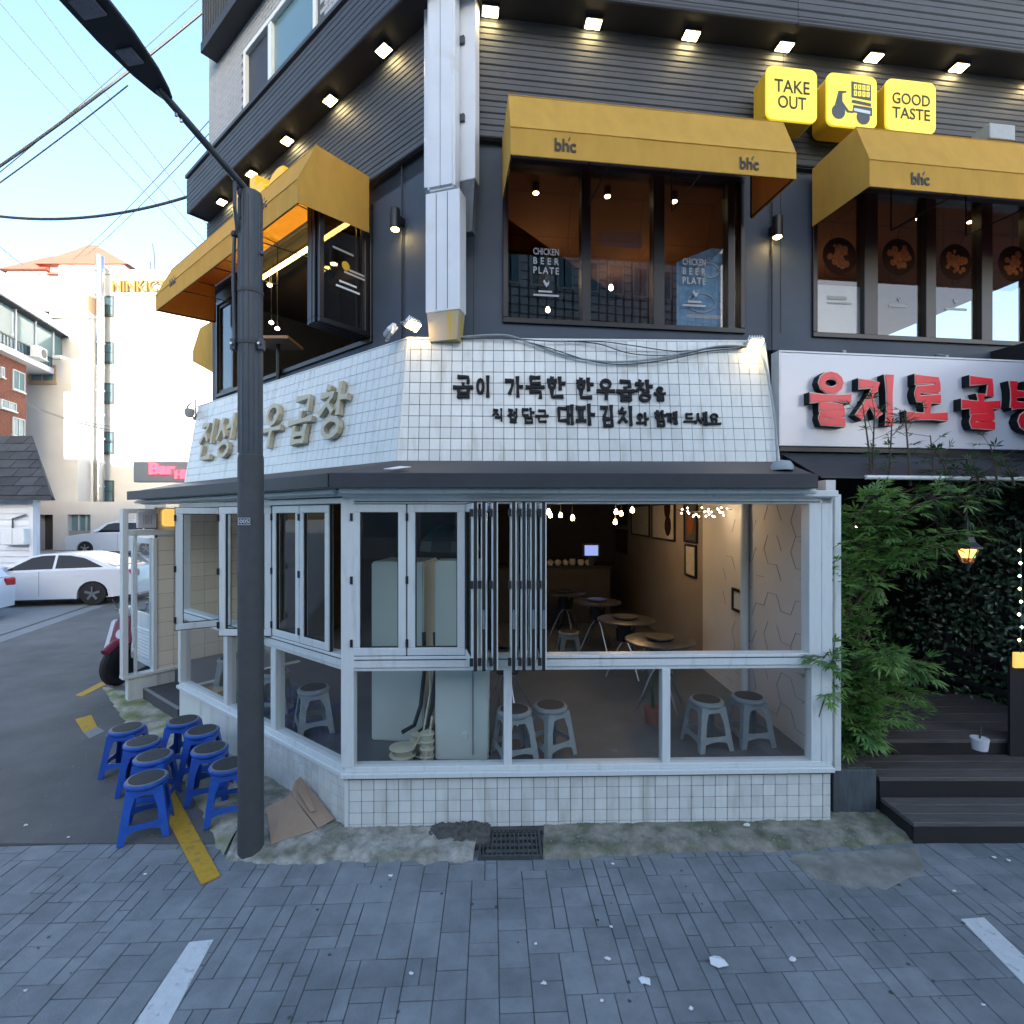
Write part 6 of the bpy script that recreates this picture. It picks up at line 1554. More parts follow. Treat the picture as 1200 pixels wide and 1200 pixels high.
# ================================================================== SIDE STREET BACKGROUND
def far_window(parent, M, x0, x1, z0, z1, y=-.03, fm='far_frame', gm='far_glass', mul=1, trans=0, w=.06):
    f = obj('window', MB().frame(x0, x1, z0, z1, w, y - .05, y + .03), fm, parent, M)
    for k in range(1, mul + 1):
        x = x0 + (x1 - x0) * k / (mul + 1); obj('mullion', MB().box(x - w / 3, x + w / 3, y - .04, y + .02, z0 + w, z1 - w), fm, f, M)
    for k in range(1, trans + 1):
        z = z0 + (z1 - z0) * k / (trans + 1); obj('transom', MB().box(x0 + w, x1 - w, y - .039, y + .019, z - w / 3, z + w / 3), fm, f, M)
    obj('pane', MB().box(x0 + w, x1 - w, y - .012, y + .01, z0 + w, z1 - w), gm, f, M)
    obj('sill', MB().box(x0 - .05, x1 + .05, y - .10, y + .02, z0 - .08, z0 - .002), fm, f, M)
    return f
# -- tall cream building
YB = 34.0
def bp(px, py, Y=YB): p = at(px, py, Y); return p.x, p.z
tb = thing('cream_building', 'tall sunlit cream rendered building with a narrow column of windows', 'building', T(-24, YB, 0))
xl_, zt_ = bp(108, 312); xr2, _ = bp(290, 320); zt2 = bp(200, 322)[1]
obj('wall', MB().box(xl_, xr2, YB, YB + 12, 0, zt2), 'stucco', tb, I4)
obj('stair_tower', MB().box(xl_, bp(122, 312)[0], YB - .12, YB + 3, 0, zt_), 'stucco', tb, I4)
obj('parapet', MB().box(xl_ - .05, xr2, YB - .08, YB + 12, zt2 + .002, zt2 + .3), 'stucco', tb, I4)
for z in (3.3, 6.5, 9.8):
    obj('seam', MB().box(bp(123, 0)[0], xr2, YB - .012, YB + .01, z, z + .05), 'stucco_seam', tb, I4)
for py0, py1 in ((347, 370), (401, 425), (449, 472), (506, 531), (563, 589)):
    a, z1 = bp(122, py0); b, z0 = bp(134, py1); far_window(tb, T(0, YB, 0), a, b, z0, z1, mul=0, trans=1, fm='pole', w=.09)
# left lower wing with tiled roof
lw = thing('cream_wing', 'lower cream wing with small tan roof beside the silver duct', 'building', T(-29, YB - 1, 0))
a, z1 = bp(72, 368, YB - 1); b, _ = bp(109, 368, YB - 1)
obj('wall', MB().box(a, b, YB - 1, YB + 6, 0, z1), 'stucco', lw, I4)
obj('roof', MB().prism([(a - .9, z1 + .02), (b, z1 + .02), (b, z1 + 1.1), (a + 1.1, z1 + 1.1)], YB - 1.4, YB + 5, 'y'), 'roof_tan', lw, I4)
obj('cornice', MB().box(a - .5, b, YB - 1.3, YB - 1.0, z1 - .35, z1 + .015), 'stucco', lw, I4)
x0, z1_ = bp(87, 424, YB - 1); x1, z0_ = bp(98, 435, YB - 1); far_window(lw, T(0, YB - 1, 0), x0, x1, z0_, z1_, mul=0)
x0, z1_ = bp(79, 514, YB - 1); x1, z0_ = bp(104, 525, YB - 1); far_window(lw, T(0, YB - 1, 0), x0, x1, z0_, z1_, mul=1, w=.08, fm='gasket')
a2, z2 = bp(30, 421, YB - 2); b2, _ = bp(72, 421, YB - 2)
w3 = thing('cream_house', 'cream house with a wide green-paned window next to the brick house', 'building', T(-30, YB - 2, 0))
obj('wall', MB().box(a2, b2 + 1.0, YB - 2, YB - 1.05, 0, z2), 'stucco', w3, I4); obj('coping', MB().box(a2 - .1, b2 + .05, YB - 2.15, YB - 1.1, z2 + .002, z2 + .22), 'duct_white', w3, I4)
x0, z1_ = bp(35, 428, YB - 2); x1, z0_ = bp(66, 449, YB - 2); far_window(w3, T(0, YB - 2, 0), x0, x1, z0_, z1_, fm='roof_tan', mul=1, w=.14)
# lower annexe with dark door and window behind the cars
an = thing('annexe', 'low pale annexe with a dark doorway behind the parked cars', 'building', T(-23, 30, 0))
a, _ = bp(28, 590, 30.0); b, _ = bp(170, 590, 30.0)
z1 = bp(60, 588, 30)[1]
obj('wall', MB().box(a, bp(42, 0, 30)[0], 30, 31.8, .4, z1).box(bp(62, 0, 30)[0], bp(79, 0, 30)[0], 30, 31.8, .4, z1).box(bp(106, 0, 30)[0], b, 30, 31.8, .4, z1).box(bp(42, 0, 30)[0], bp(62, 0, 30)[0], 30, 31.8, bp(0, 603, 30)[1], z1).box(bp(79, 0, 30)[0], bp(106, 0, 30)[0], 30, 31.8, bp(0, 603, 30)[1], z1), 'stucco', an, I4)
obj('doorway', MB().box(bp(42, 0, 30)[0], bp(62, 0, 30)[0], 30.6, 30.7, .4, bp(0, 603, 30)[1]), 'interior_dark', an, I4)
obj('door_post', MB().box(bp(42, 0, 30)[0], bp(44.5, 0, 30)[0], 29.95, 30.1, .4, bp(0, 603, 30)[1]), 'white_frame', an, I4)
f = obj('window', MB().box(bp(79, 0, 30)[0], bp(106, 0, 30)[0], 30.3, 30.4, bp(0, 640, 30)[1], bp(0, 603, 30)[1]), 'far_glass', an, I4)
obj('apron_wall', MB().box(bp(79, 0, 30)[0], bp(106, 0, 30)[0], 30.1, 30.25, .4, bp(0, 622, 30)[1]), 'concrete', an, I4)
for px in (88, 97): obj('mullion', MB().box(bp(px, 0, 30)[0], bp(px + 1, 0, 30)[0], 30.2, 30.299, bp(0, 640, 30)[1], bp(0, 603, 30)[1]), 'far_frame', f, I4)
# big silver duct
dt = thing('silver_duct', 'long silver ventilation duct climbing the cream building', 'duct', T(-27, 33.3, 0))
Yd = 33.2
def dp(px, py): return at(px, py, Yd)
obj('riser', MB().tube([dp(117, 300), dp(117, 420), dp(116.5, 500), dp(116, 585)], .24, 14), 'steel', dt, I4, smooth=True)
obj('riser', MB().tube([dp(110, 480), dp(110, 590)], .13, 12), 'steel', dt, I4, smooth=True)
obj('elbow', MB().tube([dp(116, 583), dp(116, 592), dp(113, 598), dp(106, 600), dp(80, 600)], .24, 14), 'steel', dt, I4, smooth=True)
obj('branch', MB().tube([dp(110, 586), dp(104, 587), dp(90, 586), dp(62, 585)], .18, 12), 'steel', dt, I4, smooth=True)
for k in range(10): p = dp(117, 318 + k * 28); obj('collar', MB().lathe([(.245, -.06), (.28, -.05), (.28, .05), (.245, .06)], p, 14), 'steel', dt, I4)
# bar sign
bs_ = thing('bar_sign', 'dark sign board with glowing red letters reading Bar', 'sign', T(*at(188, 553, 27)))
pa, pb_ = at(156, 565, 27), at(240, 541, 27)
obj('board', MB().box(pa.x, pb_.x, 27, 27.4, pa.z, pb_.z), 'bar_sign', bs_, I4, bevel=.03)
pa, pb_ = at(175, 556, 26.9), at(205, 542.5, 26.9); obj('lettering', text_mb('Bar', pa.x, pb_.x, pa.z, pb_.z, .12, 26.98, bold=.04), 'bar_red', bs_, I4)
pa, pb_ = at(205, 561, 26.9), at(228, 551, 26.9); obj('lettering', text_mb('HIM', pa.x, pb_.x, pa.z, pb_.z, .12, 26.98, bold=.03), 'bar_red', bs_, I4)
obj('bracket', MB().box(at(156, 0, 27).x + .3, at(240, 0, 27).x, 27.4, 34.0, at(0, 556, 27).z, at(0, 553, 27).z), 'far_frame', bs_, I4)
# rooftop letters
rl = thing('rooftop_letters', 'small yellow-brown letters standing along the cream roof edge', 'sign', T(*at(160, 336, YB)))
pa, pb_ = at(133, 343, YB - .2), at(196, 329, YB - .2); obj('lettering', text_mb('NINKICT', pa.x, pb_.x, pa.z, pb_.z, .15, YB - .2, bold=.02), 'yellow_far', rl, I4)
obj('rail', MB().box(pa.x, pb_.x, YB - .2, YB - .1, pa.z - .1, pa.z), 'far_frame', rl, I4)
ar = thing('roof_antenna', 'thin mast antenna on the cream roof', 'antenna', T(*at(180, 320, YB + 2)))
p = at(181, 322, YB + 2); obj('mast', MB().tube([p, p + Vector((0, 0, 1.3)), p + Vector((-.15, 0, 2.2))], .05, 6), 'pole', ar, I4); obj('mast', MB().tube([p + Vector((-.3, 0, 0)), p + Vector((-.3, 0, .9))], .05, 6), 'pole', ar, I4)
# -- far red roofed apartments
ap = thing('apartment_block', 'distant pale apartment block with salmon red hipped roofs', 'building', T(-75, 92, 0))
def apx(px, py): p = at(px, py, 92); return p.x, p.z
x0, z0 = apx(8, 318); x1, _ = apx(55, 318); x2, _ = apx(72, 318); x3, z3 = apx(148, 312)
obj('wall', MB().box(x0, x1, 92, 104, 0, z0), 'apt', ap, I4); obj('wall', MB().box(x2, x3, 91.5, 104, 0, z3), 'apt', ap, I4)
obj('stair_wall', MB().box(x1, x2, 92.4, 104, 0, z3), 'apt', ap, I4)
def hip(xa, xb, z, xr0, xr1, zr, ya=91, yb_=104): 
    ym = (ya + yb_) / 2
    obj('roof', MB().add([(xa, ya, z), (xb, ya, z), (xb, yb_, z), (xa, yb_, z), (xr0, ym, zr), (xr1, ym, zr)], [(0, 1, 5, 4), (1, 2, 5), (2, 3, 4, 5), (3, 0, 4), (3, 2, 1, 0)]), 'roof_red', ap, I4)
def rz_(py): return at(0, py, 97.5).z
hip(x0 - .8, x1 + .4, z0, x0 + 3, x1 - 1, rz_(300)); hip(x2 - 4, x3 + 1, z3, at(103, 0, 97.5).x, at(112, 0, 97.5).x, rz_(287))
hip(x1 - 2, x2 + 1, z3 - 1.5, x1 + .5, x2 - 1, rz_(296), 91.8, 103)
for py in (322, 334, 346, 358, 370, 382, 394):
    for px in (14, 22, 30, 38, 46): a, z = apx(px, py); f = obj('window', MB().box(a - .42, a + .42, 91.93, 92.05, z - .75, z + .35), 'far_glass', ap, I4)
    for px in (80, 87, 94, 101): a, z = apx(px, py); f = obj('window', MB().box(a - .42, a + .42, 91.43, 91.55, z - .75, z + .35), 'far_glass', ap, I4)
    a, z = apx(63, py); obj('window', MB().box(a - 1.1, a + 1.1, 92.3, 92.45, z - .7, z + .7), 'far_glass', ap, I4)
# -- brick house with glazed balcony (its street face runs away from the camera)
P0_ = Vector((-27.0, 25.0)); dirb = Vector((-.30, 1)).normalized()
BH = Fr(T(P0_.x, P0_.y, 0) @ RZ(math.degrees(math.atan2(dirb.y, dirb.x))))
bh_ = thing('brick_house', 'red brick house with a glazed blue balcony storey', 'building', BH.M)
def bhx(px, py): return BH.hit(px, py)
xe1 = bhx(31, 450)[0]; xe2 = bhx(72, 400)[0]; xs_ = -2.0
zf = bhx(10, 419)[1]
zc = bhx(2, 358)[1]
obj('wall', MB().box(xs_, xe1, 0.02, 6, 0, zf), 'mortar', bh_, BH.M)
mbb = MB(); z = 2.5; r = 0
while z < zf - .05:
    x = xs_ + (-.12 if r % 2 else 0)
    while x < xe1:
        a, b = max(x, xs_), min(x + .24, xe1)
        if b - a > .03: mbb.box(a + .005, b - .005, .0, .03, z + .005, z + .078)
        x += .25
    z += .085; r += 1
obj('brickwork', mbb, 'brick_red', bh_, BH.M, kind='stuff')
for (p0, p1, q0, q1) in ((14, 28, 435, 458), (0, 4, 430, 442), (0, 18, 470, 480), (14, 28, 490, 512)):
    a = bhx(p0, 450)[0]; b = bhx(p1, 450)[0]; z1 = bhx((p0 + p1) / 2, q0)[1]; z0 = bhx((p0 + p1) / 2, q1)[1]
    far_window(bh_, BH.M, a, b, z0, z1, y=-.02, mul=1)
obj('balcony_slab', MB().box(xs_, xe2, -.5, 4, zf + .002, zf + .35), 'duct_white', bh_, BH.M)
obj('balcony_back', MB().box(xs_, xe2, .4, 4, zf + .35, zc), 'far_frame', bh_, BH.M)
nb3 = 6
for k in range(nb3 + 1):
    x = xs_ + (xe2 - xs_) * k / nb3; obj('balcony_post', MB().box(x - .06, x + .06, -.45, -.33, zf + .35, zc), 'far_frame', bh_, BH.M)
for k in range(nb3):
    a = xs_ + (xe2 - xs_) * k / nb3 + .06; b = xs_ + (xe2 - xs_) * (k + 1) / nb3 - .06
    obj('balcony_glazing', MB().box(a, b, -.40, -.38, zf + .45, zc - .1), 'far_glass', bh_, BH.M)
    obj('balcony_rail', MB().box(a, b, -.44, -.405, zf + .95, zf + 1.02), 'pole', bh_, BH.M)
    for j in range(6): x = a + (b - a) * (j + .5) / 6; obj('baluster', MB().box(x - .012, x + .012, -.435, -.41, zf + .35, zf + .95), 'pole', bh_, BH.M)
rf = obj('roof', MB().prism([(-.8, zc + .002), (3, zc + .002), (3, zc + 1.2), (.6, zc + 1.0)], xs_, xe2 + .2, 'x'), 'shingle', bh_, BH.M)
for k in range(22): x = xs_ + (xe2 - xs_) * k / 22; obj('roof_rib', MB().hexa([(x, -.82, zc), (x + .06, -.82, zc), (x + .06, .6, zc + 1.0), (x, .6, zc + 1.0)], [(x, -.82, zc + .07), (x + .06, -.82, zc + .07), (x + .06, .6, zc + 1.07), (x, .6, zc + 1.07)]), 'zinc', rf, BH.M)
acx = bhx(27, 410)[0]
au = thing('air_conditioner', 'white outdoor air conditioner unit on the brick house balcony', 'air conditioner', BH.off(acx, -.6, zf + .4))
obj('case', MB().box(acx - .45, acx + .45, -.95, -.55, zf + .4, zf + 1.05), 'duct_white', au, BH.M, bevel=.02)
obj('fan_grille', MB().lathe([(0, 0), (.25, 0), (.25, .02), (0, .02)], n=18).xform(T(acx + .1, -.955, zf + .72) @ RX(90)), 'pole', au, BH.M)
obj('shelf', MB().box(acx - .5, acx + .5, -1.0, -.45, zf + .36, zf + .398), 'far_frame', au, BH.M)
# -- white sided house with dark shingles
YH = 19.0
wh = thing('sided_house', 'white lap-sided cottage with a dark shingle roof behind the cars', 'house', T(-18, YH, 0))
def hp(px, py, Y=YH): p = at(px, py, Y); return p.x, p.z
xw, zw = hp(37, 580); xw0 = -26
obj('core', MB().prism([(xw0, YH + .03), (xw - .02, YH + .03), (-21.2, YH + 4), (xw0, YH + 4)], 0, zw, 'z'), 'house_white', wh, I4)
for k in range(14):
    z = .1 + k * (zw - .1) / 14; h = (zw - .1) / 14
    obj('siding_board', MB().hexa([(xw0, YH - .03, z), (xw, YH - .03, z), (xw, YH + .02, z + h), (xw0, YH + .02, z + h)], [(xw0, YH + .03, z), (xw, YH + .03, z), (xw, YH + .03, z + h), (xw0, YH + .03, z + h)]), 'house_white', wh, I4)
obj('corner_board', MB().box(xw - .06, xw + .1, YH - .05, YH + .1, 0, zw), 'house_white', wh, I4)
xe_, ze_ = hp(63, 581, YH - .4); xrg, zrg = hp(38, 511, YH + 1.6)
yr0 = YH - .5; 
rows_n = 7
rf = obj('roof', MB().add([(xw0, yr0, ze_), (xe_, yr0, ze_), (-21.4, YH + 5, ze_), (xw0, YH + 5, ze_), (xw0, YH + 1.6, zrg), (xrg, YH + 1.6, zrg)], [(0, 1, 5, 4), (1, 2, 5), (2, 3, 4, 5), (3, 0, 4), (3, 2, 1, 0)]), 'shingle', wh, I4)
for k in range(rows_n):
    u0, u1 = k / rows_n, (k + 1) / rows_n
    A = Vector((xe_, yr0, ze_)); B = Vector((xrg, YH + 1.6, zrg)); l0, l1 = A.lerp(B, u0), A.lerp(B, u1)
    nz = Vector((0, -.6, .5)).normalized() * .05
    x = xw0 + 5.2 + (.35 if k % 2 else 0)
    while x < l0.x - .1:
        b = min(x + .72, l0.x); bt = min(x + .72, l1.x)
        if bt > x + .05:
            q = [Vector((x + .012, l0.y, l0.z)), Vector((b - .012, l0.y, l0.z)), Vector((bt - .012, l1.y, l1.z)), Vector((x + .012, l1.y, l1.z))]
            obj('shingle', MB().hexa([q[0] + nz, q[1] + nz, q[2] + nz * .3, q[3] + nz * .3], [q[0], q[1], q[2], q[3]]), 'shingle', rf, I4)
        x += .72
obj('fascia', MB().box(xw0, xe_ + .03, yr0 - .03, yr0, ze_ - .16, ze_ - .002), 'shingle', wh, I4)
eb = thing('meter_box', 'white electric meter box on the lap-sided cottage wall', 'box', T(*at(24, 640, YH)))
p0, p1 = hp(10, 638), hp(37, 619); obj('case', MB().box(p0[0], p1[0], YH - .3, YH - .035, p0[1], p1[1]), 'duct_white', eb, I4, bevel=.02); obj('lid_seam', MB().box((p0[0] + p1[0]) / 2 - .01, (p0[0] + p1[0]) / 2 + .01, YH - .306, YH - .3, p0[1] + .03, p1[1] - .03), 'grey_plastic', eb, I4)
obj('conduit', MB().tube([(p0[0] + .25, YH - .1, p1[1]), (p0[0] + .25, YH - .1, p1[1] + .35), (p1[0] - .1, YH - .1, p1[1] + .5)], .03, 6), 'pole', eb, I4)

# ================================================================== VEHICLES
def wheel(t, M, x, y, r, w=.2):
    ty = obj('wheel', MB().lathe([(.0, -w / 2), (r * .62, -w / 2), (r * .95, -w / 2), (r, -w / 2 + .03), (r, w / 2 - .03), (r * .95, w / 2), (r * .62, w / 2), (0, w / 2)], n=24).xform(T(x, y, r) @ RX(90)), 'tyre', t, M, smooth=True)
    s_ = -1 if y < 0 else 1
    obj('rim', MB().lathe([(0, 0), (r * .60, 0), (r * .62, .012), (r * .5, .014), (0, .010)], n=20).xform(T(x, y + s_ * (w / 2 + .002), r) @ RX(90 if s_ < 0 else -90)), 'gasket', ty, M)
    for k in range(5):
        a = R(72 * k + 18); obj('spoke', MB().bar((x, y + s_ * (w / 2 + .024), r), (x + math.cos(a) * r * .58, y + s_ * (w / 2 + .020), r + math.sin(a) * r * .58), .028 if False else .03, .06), 'rim', ty, M)
def car(label, M, prof, cab, wb0, wb1, r, W, belt, glass_side, kind='sedan'):
    """prof: lower body side outline front->rear (x,z) above the sills; cab: greenhouse outline (x,z). Nose at -x."""
    t = thing('parked_car', label, 'car', M)
    L0, L1 = prof[0][0], prof[-1][0]
    def archpts(cx):
        ra = r * 1.16; return [(cx + ra * math.cos(R(a)), r * .92 + ra * math.sin(R(a))) for a in range(0, 181, 20)]
    bot = [(L1, .28)] + [(wb1 + r * 1.16, .22)] + archpts(wb1) + [(wb1 - r * 1.16, .20), (wb0 + r * 1.16, .20)] + archpts(wb0) + [(wb0 - r * 1.16, .24), (L0, .28)]
    poly = prof + bot
    hw = W / 2
    mbd = MB(); n = len(poly)
    cz = .6
    ys = [(-hw, .93), (-hw * .97, .985), (-hw * .88, 1.0), (0, 1.0), (hw * .88, 1.0), (hw * .97, .985), (hw, .93)]
    xm = (L0 + L1) / 2
    for y, k in ys:
        bow = .10 * (1 - (abs(y) / hw) ** 2)
        for x, z in poly:
            f = 1 + (k - 1) * (1 if z > cz else .25)
            zz = cz + (z - cz) * f if z > cz else z
            xx = x + (bow if x > xm + 1.2 else (-bow if x < xm - 1.2 else 0)) * (1 if z < 1.0 else .2)
            mbd.v.append((xx, y, zz))
    for j in range(len(ys) - 1):
        for i in range(n):
            a = j * n + i; b = j * n + (i + 1) % n; mbd.f.append((a, b, b + n, a + n))
    mbd.f.append(tuple(range(n - 1, -1, -1))); mbd.f.append(tuple((len(ys) - 1) * n + i for i in range(n)))
    body = obj('body', mbd, 'car_white', t, M, smooth=True)
    obj('underbody', MB().box(L0 + .25, L1 - .25, -hw + .12, hw - .12, .16, .55), 'gasket', t, M)
    # greenhouse: pillars and roof as a frustum narrower at the top
    zb0, zt0 = min(z for x, z in cab), max(z for x, z in cab)
    mbc = MB(); n = len(cab); hb, ht = hw * .96, hw * .74
    for s_ in (-1, 1):
        for x, z in cab: u = (z - zb0) / (zt0 - zb0); mbc.v.append((x, s_ * (hb + (ht - hb) * u), z))
    for i in range(n): mbc.f.append((i, (i + 1) % n, n + (i + 1) % n, n + i))
    mbc.f.append(tuple(range(n - 1, -1, -1))); mbc.f.append(tuple(range(n, 2 * n)))
    cabo = obj('cabin', mbc, 'car_white', t, M, smooth=True)
    for P in glass_side:
        for s_ in (-1, 1):
            def q(x, z, e): u = (z - zb0) / (zt0 - zb0); return (x, s_ * (hb + (ht - hb) * u + e), z)
            nP = len(P); mg = MB().add([q(x, z, .010) for x, z in P] + [q(x, z, -.02) for x, z in P], [tuple(range(nP)), tuple(range(2 * nP - 1, nP - 1, -1))] + [(i, nP + i, nP + (i + 1) % nP, (i + 1) % nP) for i in range(nP)])
            obj('side_window', mg, 'car_glass', t, M)
    # windscreens
    def screen(a, b, nm):
        (xa_, za_), (xb_, zb1) = a, b
        ua = (za_ - zb0) / (zt0 - zb0); ub_ = (zb1 - zb0) / (zt0 - zb0); wa = (hb + (ht - hb) * ua) * .92; wb_ = (hb + (ht - hb) * ub_) * .90
        d = Vector((xb_ - xa_, 0, zb1 - za_)); nrm = Vector((-d.z, 0, d.x)).normalized() * .012
        if nrm.z < 0: nrm = -nrm
        q = [Vector((xa_, -wa, za_)), Vector((xa_, wa, za_)), Vector((xb_, wb_, zb1)), Vector((xb_, -wb_, zb1))]
        obj(nm, MB().hexa([v + nrm for v in q], [v - nrm for v in q]), 'car_glass', t, M)
    screen((cab[0][0] + .10, cab[0][1] + .05), (cab[1][0] - .05, cab[1][1] - .04), 'windscreen')
    screen((cab[-1][0] - .10, cab[-1][1] + .05), (cab[-2][0] + .06, cab[-2][1] - .05), 'rear_window')
    for x in (wb0, wb1):
        for s_ in (-1, 1): wheel(t, M, x, s_ * (hw - .11), r)
    for s_ in (-1, 1):
        obj('headlight', MB().box(L0 - .02, L0 + .35, s_ * hw * .55, s_ * hw * .90, .62, .76), 'paper', t, M, bevel=.03)
        obj('tail_light', MB().box(L1 - .22, L1 + .055, s_ * hw * .60, s_ * hw * .985, .78, .98), 'tail_red', t, M, bevel=.03)
        obj('wing_mirror', MB().box(cab[0][0] + .30, cab[0][0] + .42, s_ * hw * .98, s_ * (hw + .18), belt + .02, belt + .17), 'car_white', t, M, bevel=.03)
        for x in ((wb0 + wb1) / 2 - .15, (wb0 + wb1) / 2 + .85): obj('door_handle', MB().box(x, x + .2, s_ * hw * .985, s_ * (hw + .015), belt - .14, belt - .11), 'car_white', t, M)
        obj('door_seam', MB().box((wb0 + wb1) / 2 + .08, (wb0 + wb1) / 2 + .088, s_ * hw * .9, s_ * (hw + .002), .3, belt), 'gasket', t, M)
    return t
sed_prof = [(-2.28, .45), (-2.30, .62), (-2.22, .72), (-1.6, .86), (-.95, .95), (0, .99), (1.2, 1.02), (1.75, 1.03), (2.22, 1.0), (2.30, .85), (2.32, .5)]
sed_cab = [(-1.05, .94), (-.25, 1.36), (.05, 1.43), (.75, 1.44), (1.15, 1.36), (1.95, 1.02)]
sed_gl = [[(-.72, 1.00), (-.18, 1.33), (.05, 1.385), (.36, 1.395), (.36, 1.03)], [(.43, 1.035), (.43, 1.395), (.72, 1.385), (1.08, 1.31), (1.58, 1.06)]]
rw = ground(128, 709); ang_ = 12
Mc = T(rw.x, rw.y, .018) @ RZ(ang_) @ T(-1.72, .80, 0)
car('white fastback sedan parked across the end of the side street', Mc, sed_prof, sed_cab, -1.36, 1.36, .33, 1.80, .97, sed_gl)
hat_prof = [(-1.85, .45), (-1.88, .62), (-1.78, .76), (-1.25, .92), (-.7, .98), (.5, 1.0), (1.5, 1.02), (1.82, .98), (1.88, .75), (1.86, .45)]
hat_cab = [(-.95, .95), (-.25, 1.42), (.1, 1.50), (1.15, 1.50), (1.48, 1.40), (1.78, 1.0)]
hat_gl = [[(-.65, 1.02), (-.15, 1.39), (.1, 1.45), (.35, 1.45), (.35, 1.03)], [(.42, 1.03), (.42, 1.45), (1.1, 1.44), (1.4, 1.08)]]
Mh = T(-14.15, 11.75, .018) @ RZ(6)
car('white hatchback showing only its rear corner and red tail light', Mh, hat_prof, hat_cab, -1.2, 1.2, .30, 1.62, .98, hat_gl)
suv_prof = [(-2.45, .5), (-2.50, .80), (-2.40, .98), (-1.7, 1.08), (-1.2, 1.12), (0, 1.14), (2.2, 1.16), (2.45, 1.1), (2.48, .6)]
suv_cab = [(-1.30, 1.10), (-.65, 1.62), (-.3, 1.70), (1.9, 1.72), (2.2, 1.62), (2.42, 1.14)]
suv_gl = [[(-.95, 1.16), (-.52, 1.57), (-.2, 1.64), (.35, 1.65), (.35, 1.18)], [(.43, 1.18), (.43, 1.65), (1.25, 1.65), (1.25, 1.18)], [(1.33, 1.18), (1.33, 1.65), (2.0, 1.63), (2.2, 1.2)]]
ps_ = at(100, 649, 26.0)
Ms = T(ps_.x, ps_.y, .522) @ RZ(3) @ T(1.5, .95, 0)
sv = car('white people carrier parked on the raised lot behind the sedan', Ms, suv_prof, suv_cab, -1.5, 1.5, .35, 1.95, 1.12, suv_gl)
obj('roof_rail', MB().tube([(-.2, -.66, 1.74), (0, -.68, 1.79), (1.8, -.68, 1.80), (2.0, -.66, 1.74)], .02, 6), 'duct_white', sv, Ms)
# scooter behind the open door
ps_ = ground(133, 806)
Mk = T(ps_.x - .02, ps_.y + .05, .012) @ RZ(78)         # local x points to the nose, which faces the camera
Mk = T(ps_.x, ps_.y + .1, .012) @ RZ(-98)
sc_ = thing('scooter', 'red and white scooter parked nose-on beyond the entrance door', 'scooter', Mk)
def tyre(x, r, w): 
    o = obj('wheel', MB().lathe([(r * .62, -w / 2), (r * .9, -w / 2), (r, -w / 4), (r, w / 4), (r * .9, w / 2), (r * .62, w / 2), (r * .62, -w / 2)], n=26).xform(T(x, 0, r) @ RX(90)), 'tyre', sc_, Mk, smooth=True)
    obj('hub', MB().lathe([(0, -.03), (.05, -.03), (.05, .03), (0, .03)], n=14).xform(T(x, 0, r) @ RX(90)), 'steel', o, Mk)
    for k in range(6): a = R(60 * k); obj('spoke', MB().bar((x, 0, r), (x + math.cos(a) * r * .64, 0, r + math.sin(a) * r * .64), .02, .02), 'steel', o, Mk)
tyre(0, .29, .10); tyre(-1.2, .29, .10)
for s_ in (-1, 1): obj('fork', MB().tube([(0, s_ * .07, .29), (-.12, s_ * .06, .62)], .018, 8), 'steel', sc_, Mk, smooth=True)
obj('front_mudguard', MB().tube([(.22, 0, .52), (.08, 0, .61), (-.1, 0, .62), (-.24, 0, .52)], .062, 10), 'scooter_red', sc_, Mk, smooth=True)
obj('fairing', MB().hexa([(.03, -.17, .58), (.03, .17, .58), (-.12, .20, .60), (-.12, -.20, .60)], [(-.10, -.13, .98), (-.10, .13, .98), (-.20, .14, 1.0), (-.20, -.14, 1.0)]), 'scooter_red', sc_, Mk, bevel=.03, seg=3)
for s_ in (-1, 1): obj('leg_shield', MB().hexa([(.0, s_ * .18, .45), (.0, s_ * .28, .5), (-.14, s_ * .28, .5), (-.14, s_ * .18, .45)], [(-.10, s_ * .13, .95), (-.10, s_ * .24, .92), (-.18, s_ * .24, .92), (-.18, s_ * .13, .95)]), 'car_white', sc_, Mk, bevel=.02, seg=2)
obj('headlight', MB().lathe([(0, 0), (.07, 0), (.085, -.02), (.06, -.10), (0, -.12)], n=18).xform(T(-.02, 0, .75) @ RY(70)), 'paper', sc_, Mk, smooth=True)
obj('handlebar', MB().tube([(-.30, -.36, 1.05), (-.2, -.18, 1.07), (-.16, 0, 1.02), (-.2, .18, 1.07), (-.30, .36, 1.05)], .016, 8), 'black_frame', sc_, Mk, smooth=True)
obj('instrument_cowl', MB().box(-.26, -.08, -.11, .11, 1.0, 1.13), 'duct_white', sc_, Mk, bevel=.03, seg=2)
for s_ in (-1, 1):
    obj('mirror', MB().tube([(-.22, s_ * .22, 1.07), (-.2, s_ * .32, 1.22)], .007, 6).lathe([(0, -.01), (.06, -.008), (.06, .008), (0, .01)], (-.2, s_ * .34, 1.26), 12), 'black_frame', sc_, Mk)
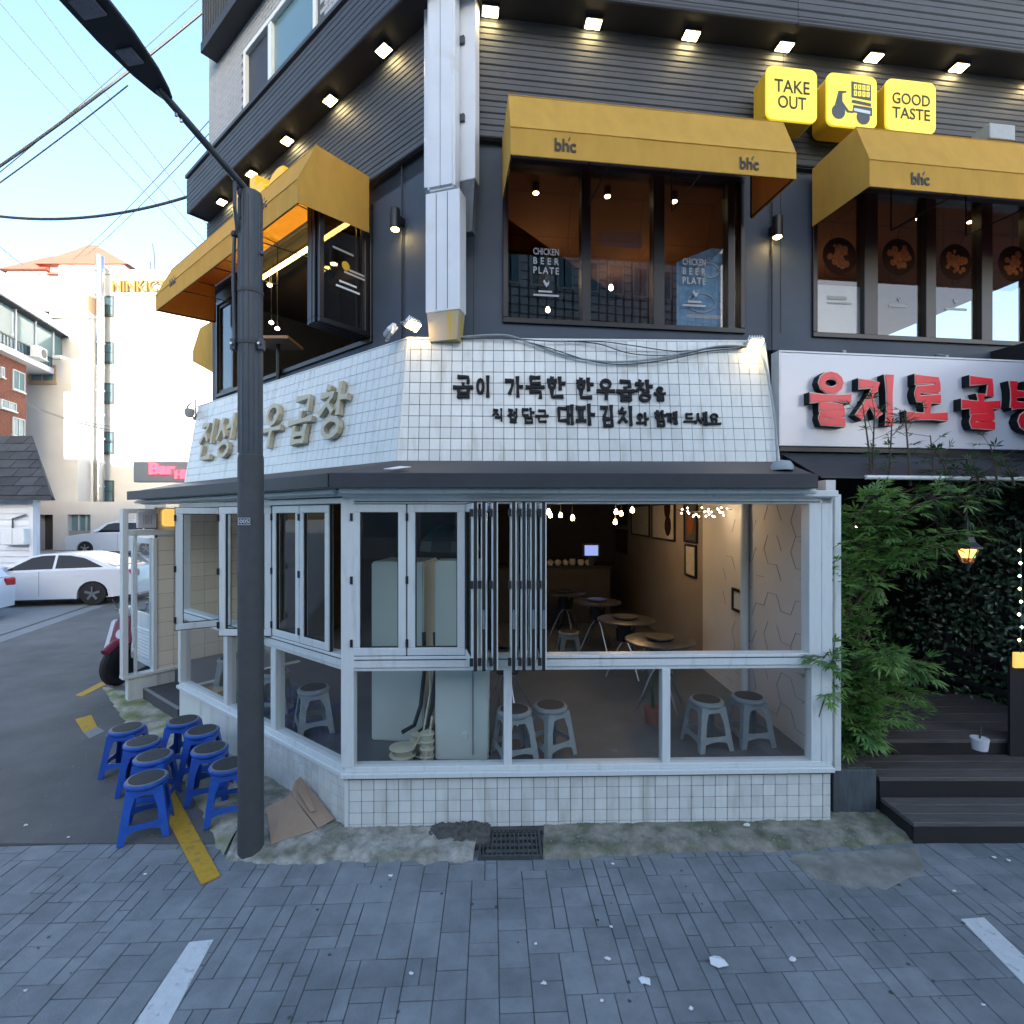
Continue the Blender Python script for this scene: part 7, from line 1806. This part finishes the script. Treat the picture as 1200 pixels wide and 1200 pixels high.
obj('body', MB().hexa([(-.2, -.16, .30), (-.2, .16, .30), (-1.2, .17, .42), (-1.2, -.17, .42)], [(-.45, -.14, .42), (-.45, .14, .42), (-1.45, .15, .74), (-1.45, -.15, .74)]), 'scooter_red', sc_, Mk, bevel=.04, seg=2)
obj('seat', MB().box(-1.35, -.60, -.15, .15, .72, .82), 'black_frame', sc_, Mk, bevel=.04, seg=2)
obj('crate', MB().box(-1.75, -1.3, -.25, .25, .80, 1.2), 'scooter_red', sc_, Mk, bevel=.02)

# ================================================================== BUILDINGS ACROSS THE STREET (behind the camera: they shade the corner and show in the glass)
def rear(label, x0, x1, y, h, rows, cols, tiled, m='rear_wall'):
    t = thing('opposite_building', label, 'building', T((x0 + x1) / 2, y, 0))
    obj('wall', MB().box(x0, x1, y - 10, y, 0, h), m, t, I4)
    for r in range(rows):
        for c in range(cols):
            xa = x0 + (x1 - x0) * (c + .18) / cols; xb = x0 + (x1 - x0) * (c + .82) / cols; za = h * (r + .30) / rows; zb = h * (r + .78) / rows
            f = obj('window', MB().frame(xa, xb, za, zb, .08, y + .0, y + .06), 'far_frame', t, I4); obj('pane', MB().box(xa + .08, xb - .08, y + .01, y + .03, za + .08, zb - .08), 'far_glass', f, I4)
    obj('parapet', MB().box(x0 - .1, x1 + .1, y - 10.1, y + .15, h + .002, h + .4), 'far_frame', t, I4)
    return t
RD, RH = -22.0, 12.6
rear('pale building across the street facing the corner', -8, 12, RD, RH + 2.8, 4, 6, True)
NEAR = rear('tiled building close across the street, facing the upper windows', 3.2, 13.6, -10, 14.0, 5, 9, True, 'rear_tile')
rear('long grey building across the street', -36, -8.2, RD - .5, RH, 4, 9, True)
rear('end building across the street down the hill', -75, -36.3, RD, RH + .4, 4, 11, True)
rear('low building across the street beyond the gap', 13.5, 40, RD, 6.0, 2, 7, True)
mb = MB()
for k in range(27): mb.box(3.3 + k * .39, 3.36 + k * .39, -10.0, -9.97, 0, 14)
for k in range(40): mb.box(3.2, 13.6, -10.0, -9.975, k * .35, k * .35 + .04)
obj('cladding_grid', mb, 'pole', NEAR, I4, kind='stuff')
